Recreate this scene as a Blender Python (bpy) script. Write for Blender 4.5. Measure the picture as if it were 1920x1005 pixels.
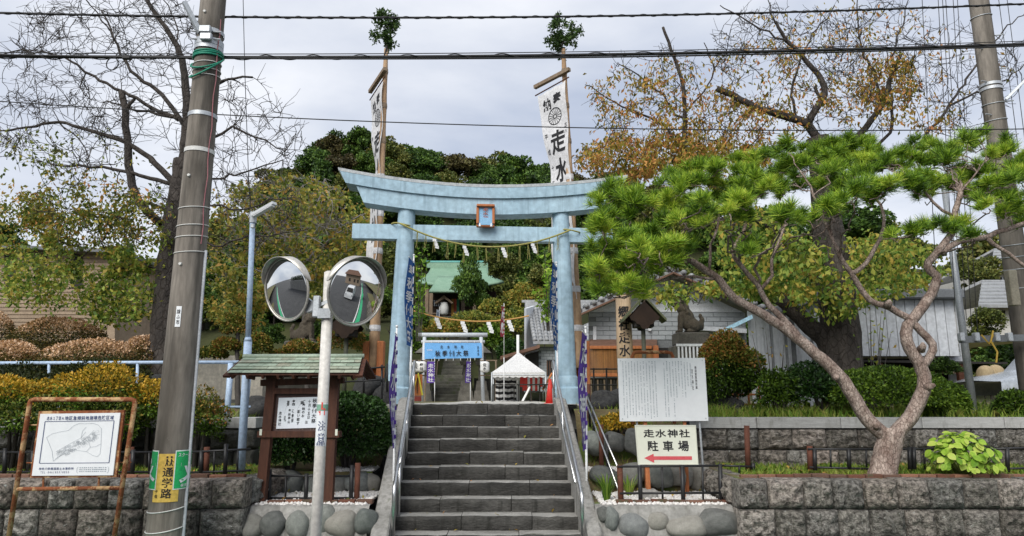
import bpy, bmesh, math, random
import numpy as np
from mathutils import Vector, Matrix

for o in list(bpy.data.objects): bpy.data.objects.remove(o)
SC = bpy.context.scene
COL = SC.collection
R = math.radians
random.seed(7)
RNG = np.random.default_rng(7)

# ------------------------------------------------------------------ camera
F, CX, CY, EYE = 1300.0, 960.0, 502.5, 1.95
PITCH = math.atan(242.5 / F)
cam_d = bpy.data.cameras.new('camera'); cam = bpy.data.objects.new('camera', cam_d); COL.objects.link(cam)
cam.location = (0, 0, EYE); cam.rotation_euler = (math.pi / 2 + PITCH, 0, 0)
cam_d.sensor_width = 36; cam_d.lens = F / 1920 * 36
cam_d.clip_start = .1; cam_d.clip_end = 3000
SC.camera = cam
SC.render.resolution_x, SC.render.resolution_y = 1024, 536

# ------------------------------------------------------------------ sky, sun, exposure
SUN_EL, SUN_AZ = R(40), R(204)          # azimuth clockwise from +Y: behind the camera, to the left
w = bpy.data.worlds.new('World'); SC.world = w; w.use_nodes = True
nt = w.node_tree; nt.nodes.clear()
def wn(t, **k):
    n = nt.nodes.new(t)
    for a, b in k.items(): setattr(n, a, b)
    return n
sky = wn('ShaderNodeTexSky'); sky.sky_type = 'NISHITA'; sky.sun_disc = False
sky.sun_elevation = SUN_EL; sky.sun_rotation = SUN_AZ
bgs = wn('ShaderNodeBackground'); bgs.inputs['Strength'].default_value = .05
nt.links.new(sky.outputs[0], bgs.inputs['Color'])
tc = wn('ShaderNodeTexCoord'); mp = wn('ShaderNodeMapping'); mp.inputs['Scale'].default_value = (1, 1, 2.6)
mp.inputs['Location'].default_value = (.8, .3, .2)
nz = wn('ShaderNodeTexNoise'); nz.inputs['Scale'].default_value = 1.7; nz.inputs['Detail'].default_value = 7; nz.inputs['Roughness'].default_value = .5
nz.inputs['Distortion'].default_value = .15
rp = wn('ShaderNodeValToRGB')
rp.color_ramp.elements[0].position = .37; rp.color_ramp.elements[0].color = (.49, .55, .68, 1)
rp.color_ramp.elements[1].position = .61; rp.color_ramp.elements[1].color = (.90, .92, .97, 1)
bgc = wn('ShaderNodeBackground'); bgc.inputs['Strength'].default_value = .45
mx = wn('ShaderNodeMixShader'); mx.inputs[0].default_value = .9
out = wn('ShaderNodeOutputWorld')
nt.links.new(tc.outputs['Generated'], mp.inputs[0]); nt.links.new(mp.outputs[0], nz.inputs['Vector'])
nt.links.new(nz.outputs['Fac'], rp.inputs[0]); nt.links.new(rp.outputs[0], bgc.inputs['Color'])
nt.links.new(bgs.outputs[0], mx.inputs[1]); nt.links.new(bgc.outputs[0], mx.inputs[2]); nt.links.new(mx.outputs[0], out.inputs[0])
sd = bpy.data.lights.new('sun', 'SUN'); sd.energy = 1.5; sd.angle = R(40); sd.color = (1, .965, .9)
sun = bpy.data.objects.new('sun', sd); COL.objects.link(sun)
sv = Vector((math.sin(SUN_AZ) * math.cos(SUN_EL), math.cos(SUN_AZ) * math.cos(SUN_EL), math.sin(SUN_EL)))
sun.rotation_euler = sv.to_track_quat('Z', 'Y').to_euler(); sun.location = (-6, -10, 30)
VS = SC.view_settings; VS.view_transform = 'Standard'; VS.look = 'None'; VS.exposure = 1.32; VS.gamma = 1; VS.use_curve_mapping = False
SC.cycles.max_bounces = 5; SC.cycles.diffuse_bounces = 2; SC.cycles.glossy_bounces = 3; SC.cycles.transmission_bounces = 2
SC.cycles.transparent_max_bounces = 6; SC.cycles.use_denoising = True
SC.cycles.caustics_reflective = False; SC.cycles.caustics_refractive = False

# ------------------------------------------------------------------ surveying: from a sight line to a place
_c, _s = math.cos(PITCH), math.sin(PITCH)
def ray(px, py):
    u, v = (px - CX) / F, (CY - py) / F
    return Vector((u, _c - v * _s, _s + v * _c))
def P(px, py, Y):
    d = ray(px, py); t = Y / d.y
    return Vector((d.x * t, Y, EYE + d.z * t))
def PZ(px, py, z):
    d = ray(px, py); t = (z - EYE) / d.z
    return Vector((d.x * t, d.y * t, z))
def ppm(px, py, Y):                      # pixels per metre there
    d = ray(px, py); return F / (Y / d.y)
class Plane:
    """a standing plane through a point, turned about the vertical and leaning"""
    def __init__(s, o, yaw=0.0, lean=0.0):
        s.o = Vector(o); a = R(yaw); l = R(lean)
        s.r = Vector((math.cos(a), math.sin(a), 0)); f = Vector((math.sin(a), -math.cos(a), 0))
        s.u = Vector((0, 0, 1)) * math.cos(l) - f * math.sin(l); s.n = s.r.cross(s.u)   # n looks at the viewer
    def at(s, px, py):                   # pixel to (right, up)
        d = ray(px, py); c = Vector((0, 0, EYE)); t = (s.o - c).dot(s.n) / d.dot(s.n)
        q = c + d * t - s.o; return q.dot(s.r), q.dot(s.u)
    def w(s, a, b, n=0.0): return s.o + s.r * a + s.u * b + s.n * n
    def W(s, px, py, n=0.0): return s.w(*s.at(px, py), n)

# ------------------------------------------------------------------ materials
def lin(c):
    if isinstance(c, str): c = [int(c[i:i + 2], 16) / 255 for i in (0, 2, 4)]
    return tuple(((x + .055) / 1.055) ** 2.4 if x > .04045 else x / 12.92 for x in c)
MATS = {}
def mat(name, c1, c2=None, rough=.75, scale=4.0, detail=6, bump=0.0, bscale=30.0, metal=0.0, stretch=(1, 1, 1),
        spots=None, spot_scale=6.0, spot_pos=.62, objvar=0.0, objcols=None, spec=.35, coat=0.0, streak=None, trans=0.0, lo=.3, hi=.7, isl=None, fine=.25, bdist=.02, plates=0.0):
    """c1..c2 mixed by noise; spots = colour of patches; streak = colour of runs down the surface; objvar = value shift for each object"""
    if name in MATS: return MATS[name]
    c1 = lin(c1) if isinstance(c1, str) else c1
    c2 = c1 if c2 is None else (lin(c2) if isinstance(c2, str) else c2)
    m = bpy.data.materials.new(name); m.use_nodes = True; t = m.node_tree; N = t.nodes; L = t.links
    b = N['Principled BSDF']; b.inputs['Roughness'].default_value = rough; b.inputs['Metallic'].default_value = metal
    b.inputs['Specular IOR Level'].default_value = spec; b.inputs['Coat Weight'].default_value = coat
    tc = N.new('ShaderNodeTexCoord'); oi = N.new('ShaderNodeObjectInfo')
    ad = N.new('ShaderNodeVectorMath'); ad.operation = 'MULTIPLY_ADD'
    cx = N.new('ShaderNodeCombineXYZ')
    for i in range(3): L.new(oi.outputs['Random'], cx.inputs[i])
    ad.inputs[1].default_value = (37, 53, 71); L.new(cx.outputs[0], ad.inputs[0]); L.new(tc.outputs['Object'], ad.inputs[2])
    mp = N.new('ShaderNodeMapping'); mp.inputs['Scale'].default_value = stretch; L.new(ad.outputs[0], mp.inputs[0])
    def noise(sc, det=detail, v=mp.outputs[0], ro=.55):
        n = N.new('ShaderNodeTexNoise'); n.inputs['Scale'].default_value = sc; n.inputs['Detail'].default_value = det
        n.inputs['Roughness'].default_value = ro; L.new(v, n.inputs['Vector']); return n.outputs['Fac']
    def ramp(f, a, bb, p0=0., p1=1.):
        r = N.new('ShaderNodeValToRGB'); e = r.color_ramp.elements
        e[0].position, e[1].position = p0, p1; e[0].color = (*a[:3], 1); e[1].color = (*bb[:3], 1); L.new(f, r.inputs[0]); return r.outputs[0]
    def mix(f, a, bb, mode='MIX'):
        x = N.new('ShaderNodeMix'); x.data_type = 'RGBA'; x.blend_type = mode
        for k, v in ((0, f), (6, a), (7, bb)):
            if hasattr(v, 'is_linked'): L.new(v, x.inputs[k])
            else: x.inputs[k].default_value = v if k == 0 else (*v[:3], 1)
        return x.outputs[2]
    col = ramp(noise(scale), c1, c2, lo, hi)
    if objcols:
        r = N.new('ShaderNodeValToRGB'); r.color_ramp.interpolation = 'LINEAR'; e = r.color_ramp.elements
        cols = [lin(x) if isinstance(x, str) else x for x in objcols]
        while len(e) < len(cols): e.new(.5)
        for i, c in enumerate(cols): e[i].position = i / max(1, len(cols) - 1); e[i].color = (*c, 1)
        L.new(oi.outputs['Random'], r.inputs[0]); col = mix(.5, col, mix(1.0, col, mix(1.0, r.outputs[0], (5.5, 5.5, 5.5), 'MULTIPLY'), 'MULTIPLY')) if len(cols) == 7 else mix(.62, col, r.outputs[0])
    if isl:
        g = N.new('ShaderNodeNewGeometry'); r = N.new('ShaderNodeValToRGB'); e = r.color_ramp.elements
        cols = [lin(x) if isinstance(x, str) else x for x in isl]
        while len(e) < len(cols): e.new(.5)
        for i, c in enumerate(cols): e[i].position = i / max(1, len(cols) - 1); e[i].color = (*c, 1)
        L.new(g.outputs['Random Per Island'], r.inputs[0]); col = mix(ramp(noise(scale), (.55,) * 3, (1,) * 3, .3, .7), col, r.outputs[0])
    col = mix(1.0, col, ramp(noise(scale * 9, 3), (1 - fine,) * 3, (1 + fine * .7,) * 3, .25, .75), 'MULTIPLY')
    vo = None
    if plates:
        pmp = N.new('ShaderNodeMapping'); pmp.inputs['Scale'].default_value = (1, 1, .55); L.new(ad.outputs[0], pmp.inputs[0])
        vw = N.new('ShaderNodeVectorMath'); vw.operation = 'MULTIPLY_ADD'; nn = N.new('ShaderNodeTexNoise'); nn.inputs['Scale'].default_value = plates * .8; L.new(pmp.outputs[0], nn.inputs['Vector'])
        vw.inputs[1].default_value = (.05, .05, .05); L.new(nn.outputs['Color'], vw.inputs[0]); L.new(pmp.outputs[0], vw.inputs[2])
        v_ = N.new('ShaderNodeTexVoronoi'); v_.feature = 'DISTANCE_TO_EDGE'; v_.inputs['Scale'].default_value = plates; L.new(vw.outputs[0], v_.inputs['Vector'])
        vo = ramp(v_.outputs['Distance'], (.55, .51, .48), (1, 1, 1), .0, .085); col = mix(1.0, col, vo, 'MULTIPLY')
    if objvar:
        mr = N.new('ShaderNodeMapRange'); mr.inputs[3].default_value = 1 - objvar; mr.inputs[4].default_value = 1 + objvar
        L.new(oi.outputs['Random'], mr.inputs[0]); col = mix(1.0, col, mr.outputs[0], 'MULTIPLY')
    if streak:
        sm = N.new('ShaderNodeMapping'); sm.inputs['Scale'].default_value = (9, 9, .45); L.new(ad.outputs[0], sm.inputs[0])
        col = mix(ramp(noise(1.3, 5, sm.outputs[0]), (0, 0, 0), (.8, .8, .8), .52, .72), col, lin(streak) if isinstance(streak, str) else streak)
    if spots:
        col = mix(ramp(noise(spot_scale, 8, ad.outputs[0], .68), (0, 0, 0), (.9, .9, .9), spot_pos, spot_pos + .07), col, lin(spots) if isinstance(spots, str) else spots)
    L.new(col, b.inputs['Base Color'])
    if bump:
        bp = N.new('ShaderNodeBump'); bp.inputs['Strength'].default_value = bump; bp.inputs['Distance'].default_value = bdist
        L.new(noise(bscale, 5, ro=.6) if vo is None else mix(1.0, vo, noise(bscale, 5, ro=.6), 'MULTIPLY'), bp.inputs['Height']); L.new(bp.outputs[0], b.inputs['Normal'])
    if trans:
        tr = N.new('ShaderNodeBsdfTranslucent'); L.new(col, tr.inputs[0]); ms = N.new('ShaderNodeMixShader'); ms.inputs[0].default_value = trans
        o = N['Material Output']; L.new(b.outputs[0], ms.inputs[1]); L.new(tr.outputs[0], ms.inputs[2]); L.new(ms.outputs[0], o.inputs[0])
    MATS[name] = m; return m
def leafmat(name, cols, rough=.55, trans=.28, spec=.3, ov=.3):
    """leaves: every leaf (mesh island) takes its own tint"""
    if name in MATS: return MATS[name]
    m = bpy.data.materials.new(name); m.use_nodes = True; t = m.node_tree; N = t.nodes; L = t.links
    b = N['Principled BSDF']; b.inputs['Roughness'].default_value = rough; b.inputs['Specular IOR Level'].default_value = spec
    g = N.new('ShaderNodeNewGeometry'); r = N.new('ShaderNodeValToRGB'); e = r.color_ramp.elements
    cols = [lin(x) if isinstance(x, str) else x for x in cols]
    while len(e) < len(cols): e.new(.5)
    for i, c in enumerate(cols): e[i].position = i / max(1, len(cols) - 1); e[i].color = (*c, 1)
    tc = N.new('ShaderNodeTexCoord'); n = N.new('ShaderNodeTexNoise'); n.inputs['Scale'].default_value = 1.7; n.inputs['Detail'].default_value = 3
    oi = N.new('ShaderNodeObjectInfo'); L.new(tc.outputs['Object'], n.inputs['Vector'])
    a = N.new('ShaderNodeMath'); a.operation = 'MULTIPLY_ADD'; a.inputs[1].default_value = 1.1; a.inputs[2].default_value = -.55; L.new(n.outputs['Fac'], a.inputs[0])
    a2 = N.new('ShaderNodeMath'); a2.operation = 'MULTIPLY_ADD'; a2.inputs[1].default_value = .8; a2.inputs[2].default_value = .1; L.new(g.outputs['Random Per Island'], a2.inputs[0])
    s = N.new('ShaderNodeMath'); s.operation = 'ADD'; L.new(a.outputs[0], s.inputs[0]); L.new(a2.outputs[0], s.inputs[1])
    o2 = N.new('ShaderNodeMath'); o2.operation = 'MULTIPLY_ADD'; o2.inputs[1].default_value = ov; o2.inputs[2].default_value = -ov / 2; L.new(oi.outputs['Random'], o2.inputs[0])
    s2 = N.new('ShaderNodeMath'); s2.operation = 'ADD'; s2.use_clamp = True; L.new(s.outputs[0], s2.inputs[0]); L.new(o2.outputs[0], s2.inputs[1])
    L.new(s2.outputs[0], r.inputs[0]); L.new(r.outputs[0], b.inputs['Base Color'])
    tr = N.new('ShaderNodeBsdfTranslucent'); L.new(r.outputs[0], tr.inputs[0]); ms = N.new('ShaderNodeMixShader'); ms.inputs[0].default_value = trans
    L.new(b.outputs[0], ms.inputs[1]); L.new(tr.outputs[0], ms.inputs[2]); L.new(ms.outputs[0], N['Material Output'].inputs[0])
    MATS[name] = m; return m

# ------------------------------------------------------------------ objects
def world_of(o):
    M = o.matrix_basis.copy()
    while o.parent: o = o.parent; M = o.matrix_basis @ M
    return M
def tag(o, label=None, cat=None, group=None, kind=None):
    if label: o['label'] = label
    if cat: o['category'] = cat
    if group: o['group'] = group
    if kind: o['kind'] = kind
    return o
def thing(name, label, cat, loc=(0, 0, 0), rz=0.0, group=None):
    o = bpy.data.objects.new(name, None); COL.objects.link(o); o.location = loc; o.rotation_euler = (0, 0, rz); o.empty_display_size = .2
    return tag(o, label, cat, group)
def link(name, me, m=None, parent=None, loc=None):
    o = bpy.data.objects.new(name, me); COL.objects.link(o)
    if m and not me.materials: me.materials.append(m)
    if parent: o.parent = parent
    if loc is not None: o.location = loc
    return o
def copy_tree(o, parent=None):
    kids = list(o.children); c = o.copy(); COL.objects.link(c); c.parent = parent
    for k in kids: copy_tree(k, c)
    return c
def rotm(rx=0, ry=0, rz=0):
    return Matrix.Rotation(rz, 3, 'Z') @ Matrix.Rotation(ry, 3, 'Y') @ Matrix.Rotation(rx, 3, 'X')
def frame(d, hint=Vector((0, 0, 1))):
    d = d.normalized()
    if abs(d.dot(hint)) > .95: hint = Vector((1, 0, 0))
    a = d.cross(hint).normalized(); return a, d.cross(a).normalized()
class MB:
    def __init__(s): s.v = []; s.f = []
    def add(s, vs, fs):
        k = len(s.v); s.v += [tuple(v) for v in vs]; s.f += [tuple(i + k for i in f) for f in fs]; return s
    def box(s, c, size, rot=None, taper=1.0):
        c = Vector(c); hx, hy, hz = [a / 2 for a in size]
        vs = [Vector((x * hx * (taper if z > 0 else 1), y * hy * (taper if z > 0 else 1), z * hz)) for z in (-1, 1) for y in (-1, 1) for x in (-1, 1)]
        if rot: vs = [rot @ v for v in vs]
        return s.add([v + c for v in vs], [(0, 2, 3, 1), (4, 5, 7, 6), (0, 1, 5, 4), (1, 3, 7, 5), (3, 2, 6, 7), (2, 0, 4, 6)])
    def bbox(s, c, size, rot=None, b=.01):
        """box with chamfered edges"""
        c = Vector(c); h = [a / 2 for a in size]; b = min(b, min(h) * .9); vs = []; idx = {}
        for sx in (-1, 1):
            for sy in (-1, 1):
                for sz in (-1, 1):
                    for ax in range(3):
                        p = [sx * (h[0] - b), sy * (h[1] - b), sz * (h[2] - b)]; p[ax] = (sx, sy, sz)[ax] * h[ax]
                        idx[(sx, sy, sz, ax)] = len(vs); v = Vector(p); vs.append((rot @ v if rot else v) + c)
        fs = []
        for ax in range(3):
            o1, o2 = [a for a in range(3) if a != ax]
            for sg in (-1, 1):
                q = []
                for a, bb in ((-1, -1), (1, -1), (1, 1), (-1, 1)):
                    k = [0, 0, 0]; k[ax] = sg; k[o1] = a; k[o2] = bb; q.append(idx[(*k, ax)])
                fs.append(q)
            for a in (-1, 1):
                for bb in (-1, 1):
                    k1 = [0, 0, 0]; k1[o1] = a; k1[o2] = bb; q = []
                    for sg, w_ in ((-1, o1), (1, o1), (1, o2), (-1, o2)):
                        k = list(k1); k[ax] = sg; q.append(idx[(*k, w_)])
                    fs.append(q)
        for sx in (-1, 1):
            for sy in (-1, 1):
                for sz in (-1, 1): fs.append([idx[(sx, sy, sz, a)] for a in range(3)])
        return s.add(vs, fs)
    def beam(s, a, b, wd, ht, hint=Vector((0, 0, 1))):
        a, b = Vector(a), Vector(b); x, y = frame(b - a, hint); x *= wd / 2; y *= ht / 2
        vs = [q + x * i + y * j for q in (a, b) for i, j in ((-1, -1), (1, -1), (1, 1), (-1, 1))]
        return s.add(vs, [(0, 1, 2, 3), (7, 6, 5, 4), (0, 4, 5, 1), (1, 5, 6, 2), (2, 6, 7, 3), (3, 7, 4, 0)])
    def tube(s, pts, rad, n=8, cap=True, closed=False):
        pts = [Vector(p) for p in pts]
        if not hasattr(rad, '__len__'): rad = [rad] * len(pts)
        k = len(s.v); m = len(pts); a = None
        for i, p in enumerate(pts):
            if closed: d = pts[(i + 1) % m] - pts[i - 1]
            else: d = pts[min(i + 1, m - 1)] - pts[max(i - 1, 0)]
            if d.length < 1e-9: d = Vector((0, 0, 1))
            d.normalize()
            if a is None: a, _ = frame(d)
            a = (a - d * a.dot(d)); a = a.normalized() if a.length > 1e-6 else frame(d)[0]
            b = d.cross(a)
            for j in range(n):
                t = 2 * math.pi * j / n; s.v.append(tuple(p + (a * math.cos(t) + b * math.sin(t)) * rad[i]))
        for i in range(m if closed else m - 1):
            i2 = (i + 1) % m
            for j in range(n): s.f.append((k + i * n + j, k + i * n + (j + 1) % n, k + i2 * n + (j + 1) % n, k + i2 * n + j))
        if cap and not closed: s.f.append(tuple(k + j for j in reversed(range(n)))); s.f.append(tuple(k + (m - 1) * n + j for j in range(n)))
        return s
    def lathe(s, prof, n=24, o=(0, 0, 0), ax=None):
        """prof: (radius, height); ax = 3x3 whose columns are x, y and the turning axis"""
        o = Vector(o); k = len(s.v)
        for r, h in prof:
            for j in range(n):
                t = 2 * math.pi * j / n; v = Vector((r * math.cos(t), r * math.sin(t), h)); s.v.append(tuple((ax @ v if ax else v) + o))
        for i in range(len(prof) - 1):
            for j in range(n): s.f.append((k + i * n + j, k + i * n + (j + 1) % n, k + (i + 1) * n + (j + 1) % n, k + (i + 1) * n + j))
        s.f.append(tuple(k + j for j in reversed(range(n)))); s.f.append(tuple(k + (len(prof) - 1) * n + j for j in range(n)))
        return s
    def slab(s, poly, off):
        """polygon (world points) thickened by the vector off"""
        poly = [Vector(p) for p in poly]; n = len(poly); off = Vector(off)
        return s.add(poly + [p + off for p in poly], [tuple(range(n)), tuple(range(2 * n - 1, n - 1, -1))] + [(i, i + n, (i + 1) % n + n, (i + 1) % n) for i in range(n)])
    def grid(s, rows):
        m, n = len(rows), len(rows[0]); k = len(s.v)
        for r in rows: s.v += [tuple(p) for p in r]
        for i in range(m - 1):
            for j in range(n - 1): s.f.append((k + i * n + j, k + i * n + j + 1, k + (i + 1) * n + j + 1, k + (i + 1) * n + j))
        return s
    def mesh(s, name, smooth=False, M=None):
        me = bpy.data.meshes.new(name)
        v = s.v if M is None else [tuple(M @ Vector(p)) for p in s.v]
        me.from_pydata(v, [], s.f); me.update()
        if smooth:
            me.polygons.foreach_set('use_smooth', [True] * len(me.polygons))
            if smooth != 'all': me.set_sharp_from_angle(angle=R(38))
        return me
    def build(s, name, m, parent=None, smooth=False, local=False):
        M = world_of(parent).inverted() if parent and not local else None
        return link(name, s.mesh(name, smooth, M), m, parent)
def fix_normals(me):
    b = bmesh.new(); b.from_mesh(me); bmesh.ops.recalc_face_normals(b, faces=b.faces); b.to_mesh(me); b.free()

# ------------------------------------------------------------------ lettering
_glyph = {}
def glyph(ch, bold):
    if (ch, bold) in _glyph: return _glyph[(ch, bold)]
    c = bpy.data.curves.new('g', 'FONT'); c.body = ch; c.offset = bold; c.resolution_u = 2
    o = bpy.data.objects.new('g', c); COL.objects.link(o)
    dg = bpy.context.evaluated_depsgraph_get(); me = bpy.data.meshes.new_from_object(o.evaluated_get(dg), depsgraph=dg)
    v = [(q.co.x, q.co.y) for q in me.vertices]; f = [tuple(p.vertices) for p in me.polygons]
    bpy.data.objects.remove(o); bpy.data.curves.remove(c); bpy.data.meshes.remove(me)
    if v:
        ax = (min(q[0] for q in v) + max(q[0] for q in v)) / 2; ay = (min(q[1] for q in v) + max(q[1] for q in v)) / 2
        v = [(x - ax, y - ay) for x, y in v]
    _glyph[(ch, bold)] = (v, f); return v, f
def lettering(items, mapf, m, parent, bold=.0, name='lettering'):
    """items: (character, centre u, centre v, width, height); mapf(u, v) gives the world point"""
    b = MB()
    for ch, u, v, sx, sy in items:
        gv, gf = glyph(ch, bold)
        if gv: b.add([mapf(u + x * sx, v + y * sy) for x, y in gv], gf)
    return b.build(name, m, parent)
def vtext(s, u, v0, v1, sx, gap=1.0):
    """characters one below another between heights v0 (top) and v1"""
    n = len(s); st = (v0 - v1) / n
    return [(c, u, v0 - st * (i + .5), sx, st * .92 * gap) for i, c in enumerate(s)]
def htext(s, u0, u1, v, sy, gap=1.0):
    n = len(s); st = (u1 - u0) / n
    return [(c, u0 + st * (i + .5), v, st * .92 * gap, sy) for i, c in enumerate(s)]

# ------------------------------------------------------------------ foliage
def fast_mesh(name, V, n):
    """V: (faces*n, 3) array, every n vertices one polygon"""
    me = bpy.data.meshes.new(name); k = len(V); nf = k // n
    me.vertices.add(k); me.vertices.foreach_set('co', V.astype(np.float32).ravel())
    me.loops.add(k); me.loops.foreach_set('vertex_index', np.arange(k, dtype=np.int32))
    me.polygons.add(nf); me.polygons.foreach_set('loop_start', np.arange(0, k, n, dtype=np.int32))
    me.update(calc_edges=True); return me
def unit(a): return a / np.maximum(np.linalg.norm(a, axis=-1, keepdims=True), 1e-9)
def leaf_quads(pts, size, rng, out=None, aspect=.5, hang=0.0, up=0.0, jit=.35, fold=.18, face=0.0):
    """rhombic leaves with a folded midrib line at pts; out = preferred direction of the leaf tip"""
    n = len(pts); d = unit(rng.normal(size=(n, 3)))
    if out is not None: d = unit(d * .8 + out)
    d[:, 2] -= hang; d = unit(d)
    nrm = unit(rng.normal(size=(n, 3)) + np.array([0, 0, up]) + (0 if out is None or not face else unit(out) * face))
    if face: d = unit(d - nrm * (d * nrm).sum(1, keepdims=True) * .8)
    b = unit(np.cross(d, nrm)); nn = np.cross(b, d)
    L = (size * (1 + jit * rng.uniform(-1, 1, n)))[:, None]
    p = np.asarray(pts); q = np.stack([p, p + d * L * .5 + b * L * aspect * .5 + nn * L * fold, p + d * L, p + d * L * .5 - b * L * aspect * .5 + nn * L * fold], 1)
    return q.reshape(-1, 3)
def leaves(name, pts, size, m, parent, rng, M=None, **k):
    V = leaf_quads(np.asarray(pts), size, rng, **k)
    if parent is not None:
        Mi = np.array(world_of(parent).inverted()); V = V @ Mi[:3, :3].T + Mi[:3, 3]
    o = link(name, fast_mesh(name, V, 4), m, parent); o['kind'] = 'stuff'; return o
def vnoise(p, sc, seed=0):
    """cheap smooth noise for arrays of points"""
    r = np.random.default_rng(seed); s = np.zeros(len(p))
    for i in range(5):
        k = r.normal(size=3) * sc * (1 + .45 * i); s += np.sin(p @ k + r.uniform(0, 6.28)) / (1 + .45 * i)
    return s / 2.2
class Skel:
    """a tree's wood: limbs laid by hand, twigs that leave the nearest wood at an acute angle and reach to where the leaves are"""
    def __init__(s, seed=1): s.N = np.zeros((120000, 3)); s.T = np.zeros((120000, 3)); s.R = np.zeros(120000); s.n = 0; s.lines = []; s.rng = np.random.default_rng(seed)
    def _push(s, pts, rad):
        k = len(pts); s.N[s.n:s.n + k] = pts; s.T[s.n:s.n + k] = unit(np.gradient(np.asarray(pts), axis=0)); s.R[s.n:s.n + k] = rad; s.n += k; s.lines.append((np.array(pts), np.array(rad)))
    def limb(s, pts, r0, r1, jit=.02, step=.12):
        pts = [np.array(p, float) for p in pts]; out = []
        for i in range(len(pts) - 1):
            a, b, c, d = pts[max(i - 1, 0)], pts[i], pts[i + 1], pts[min(i + 2, len(pts) - 1)]
            m = max(2, int(np.linalg.norm(c - b) / step))
            for j in range(m):
                t = j / m; out.append(.5 * ((2 * b) + (c - a) * t + (2 * a - 5 * b + 4 * c - d) * t * t + (3 * b - a - 3 * c + d) * t ** 3))
        out.append(pts[-1]); out = np.array(out); out[1:-1] += s.rng.normal(size=(len(out) - 2, 3)) * jit
        t = np.linspace(0, 1, len(out)); s._push(out, r0 + (r1 - r0) * t); return out
    def reach(s, T, r_tip=.003, wander=.08, step=.1, up=.0, rmax=.03, taper=.62, lead=.45, lim=None):
        k = lim or s.n; T = np.asarray(T, float); D = T - s.N[:k]; d = np.linalg.norm(D, axis=1); cs = np.einsum('ij,ij->i', D, s.T[:k]) / np.maximum(d, 1e-6)
        i = int(np.argmin(d * (1.0 + .55 * (1 - cs)))); d = d[i]; A = s.N[i].copy()
        if d < .02: return
        m = max(3, int(d / step)); t = np.linspace(0, 1, m + 1)[:, None]; dr = (T - A) / d
        t0 = unit(s.T[i] * .55 + dr * .6) * d * lead * 2; t1 = unit(dr + s.rng.normal(size=3) * .35 + np.array([0, 0, up])) * d * .8
        pts = (2 * t ** 3 - 3 * t ** 2 + 1) * A + (t ** 3 - 2 * t ** 2 + t) * t0 + (3 * t ** 2 - 2 * t ** 3) * T + (t ** 3 - t ** 2) * t1
        pts[1:-1] += s.rng.normal(size=(m - 1, 3)) * wander * step; r0 = min(s.R[i] * taper, rmax, .004 + .02 * d)
        s._push(pts, np.maximum(r0 + (r_tip - r0) * t[:, 0], r_tip)); return pts
    def twiglets(s, n, L0, L1, r, frm=0):
        """short side twigs, so that branches end in sprays"""
        ids = s.rng.integers(frm, s.n, n)
        for i in ids:
            L = s.rng.uniform(L0, L1); d = unit(s.T[i] * .9 + s.rng.normal(size=3) * .75 + np.array([0, 0, .12])); k = 4; f = np.linspace(0, 1, k)[:, None]
            s._push(s.N[i] + d * L * f + s.rng.normal(size=(k, 3)) * L * .05 * f, np.linspace(min(r * 1.5, s.R[i] * .8), r * .75, k))
    def build(s, name, m, parent, big=.02, smooth=True):
        b = MB()
        for p, r in s.lines: b.tube(p, list(r), 9 if r[0] > .1 else (6 if r[0] > big else 3), cap=r[0] > big)
        return b.build(name, m, parent, smooth='all')
# ================================================================== materials of the place
M_ASPH = mat('asphalt', (.05, .05, .052), (.075, .075, .075), rough=.9, scale=1.2, bump=.35, bscale=160)
M_SOIL = mat('soil', '5a4a35', '6f6a48', rough=.95, scale=3, bump=.6, bscale=40, spots='5c7034', spot_scale=3, spot_pos=.52)
M_GRAVELG = mat('pale_gravel', (.50, .48, .43), (.62, .60, .55), rough=.9, scale=8, bump=.5, bscale=120)
M_MOSS = mat('moss_ground', '6a7a2c', '8a9440', rough=.95, scale=5, bump=.6, bscale=60)
M_STONE = mat('tuff_stone', (.07, .065, .058), (.36, .34, .31), rough=.92, scale=7, bump=1.0, bscale=16, bdist=.05, objvar=.35, fine=.5, lo=.36, hi=.64,
              objcols=[(.14, .115, .10), (.20, .19, .175), (.15, .165, .175), (.25, .21, .185), (.13, .115, .10), (.19, .20, .20), (.23, .18, .16)],
              spots=(.44, .45, .42), spot_scale=8, spot_pos=.61, streak=(.05, .052, .035))
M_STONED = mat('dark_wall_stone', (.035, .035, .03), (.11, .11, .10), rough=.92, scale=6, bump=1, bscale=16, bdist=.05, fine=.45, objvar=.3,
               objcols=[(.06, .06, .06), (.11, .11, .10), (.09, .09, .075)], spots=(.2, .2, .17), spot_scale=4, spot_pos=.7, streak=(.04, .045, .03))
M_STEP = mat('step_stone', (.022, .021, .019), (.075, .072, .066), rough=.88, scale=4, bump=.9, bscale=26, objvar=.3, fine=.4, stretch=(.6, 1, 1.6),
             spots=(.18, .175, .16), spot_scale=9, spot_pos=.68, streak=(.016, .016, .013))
M_TREAD = mat('worn_lit_tread', (.19, .185, .17), (.36, .35, .325), rough=.85, scale=4, bump=.5, bscale=40, spots=(.10, .105, .08), spot_scale=3, spot_pos=.6)  # paler than the risers: wear, with light from above put into the colour
M_MORT = mat('mortar_dark', (.05, .05, .045), (.09, .09, .08), rough=.95, scale=8, bump=.5)
M_COPE = mat('coping_granite', (.33, .33, .32), (.44, .44, .43), rough=.8, scale=6, bump=.3, bscale=90, objvar=.1, streak=(.2, .2, .18), spots=(.22, .22, .2), spot_scale=9, spot_pos=.68)
M_CONC = mat('old_concrete', (.21, .205, .19), (.34, .33, .31), rough=.92, scale=2.5, bump=.5, bscale=50, streak=(.13, .125, .11), spots=(.12, .125, .09), spot_scale=5, spot_pos=.64)
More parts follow.
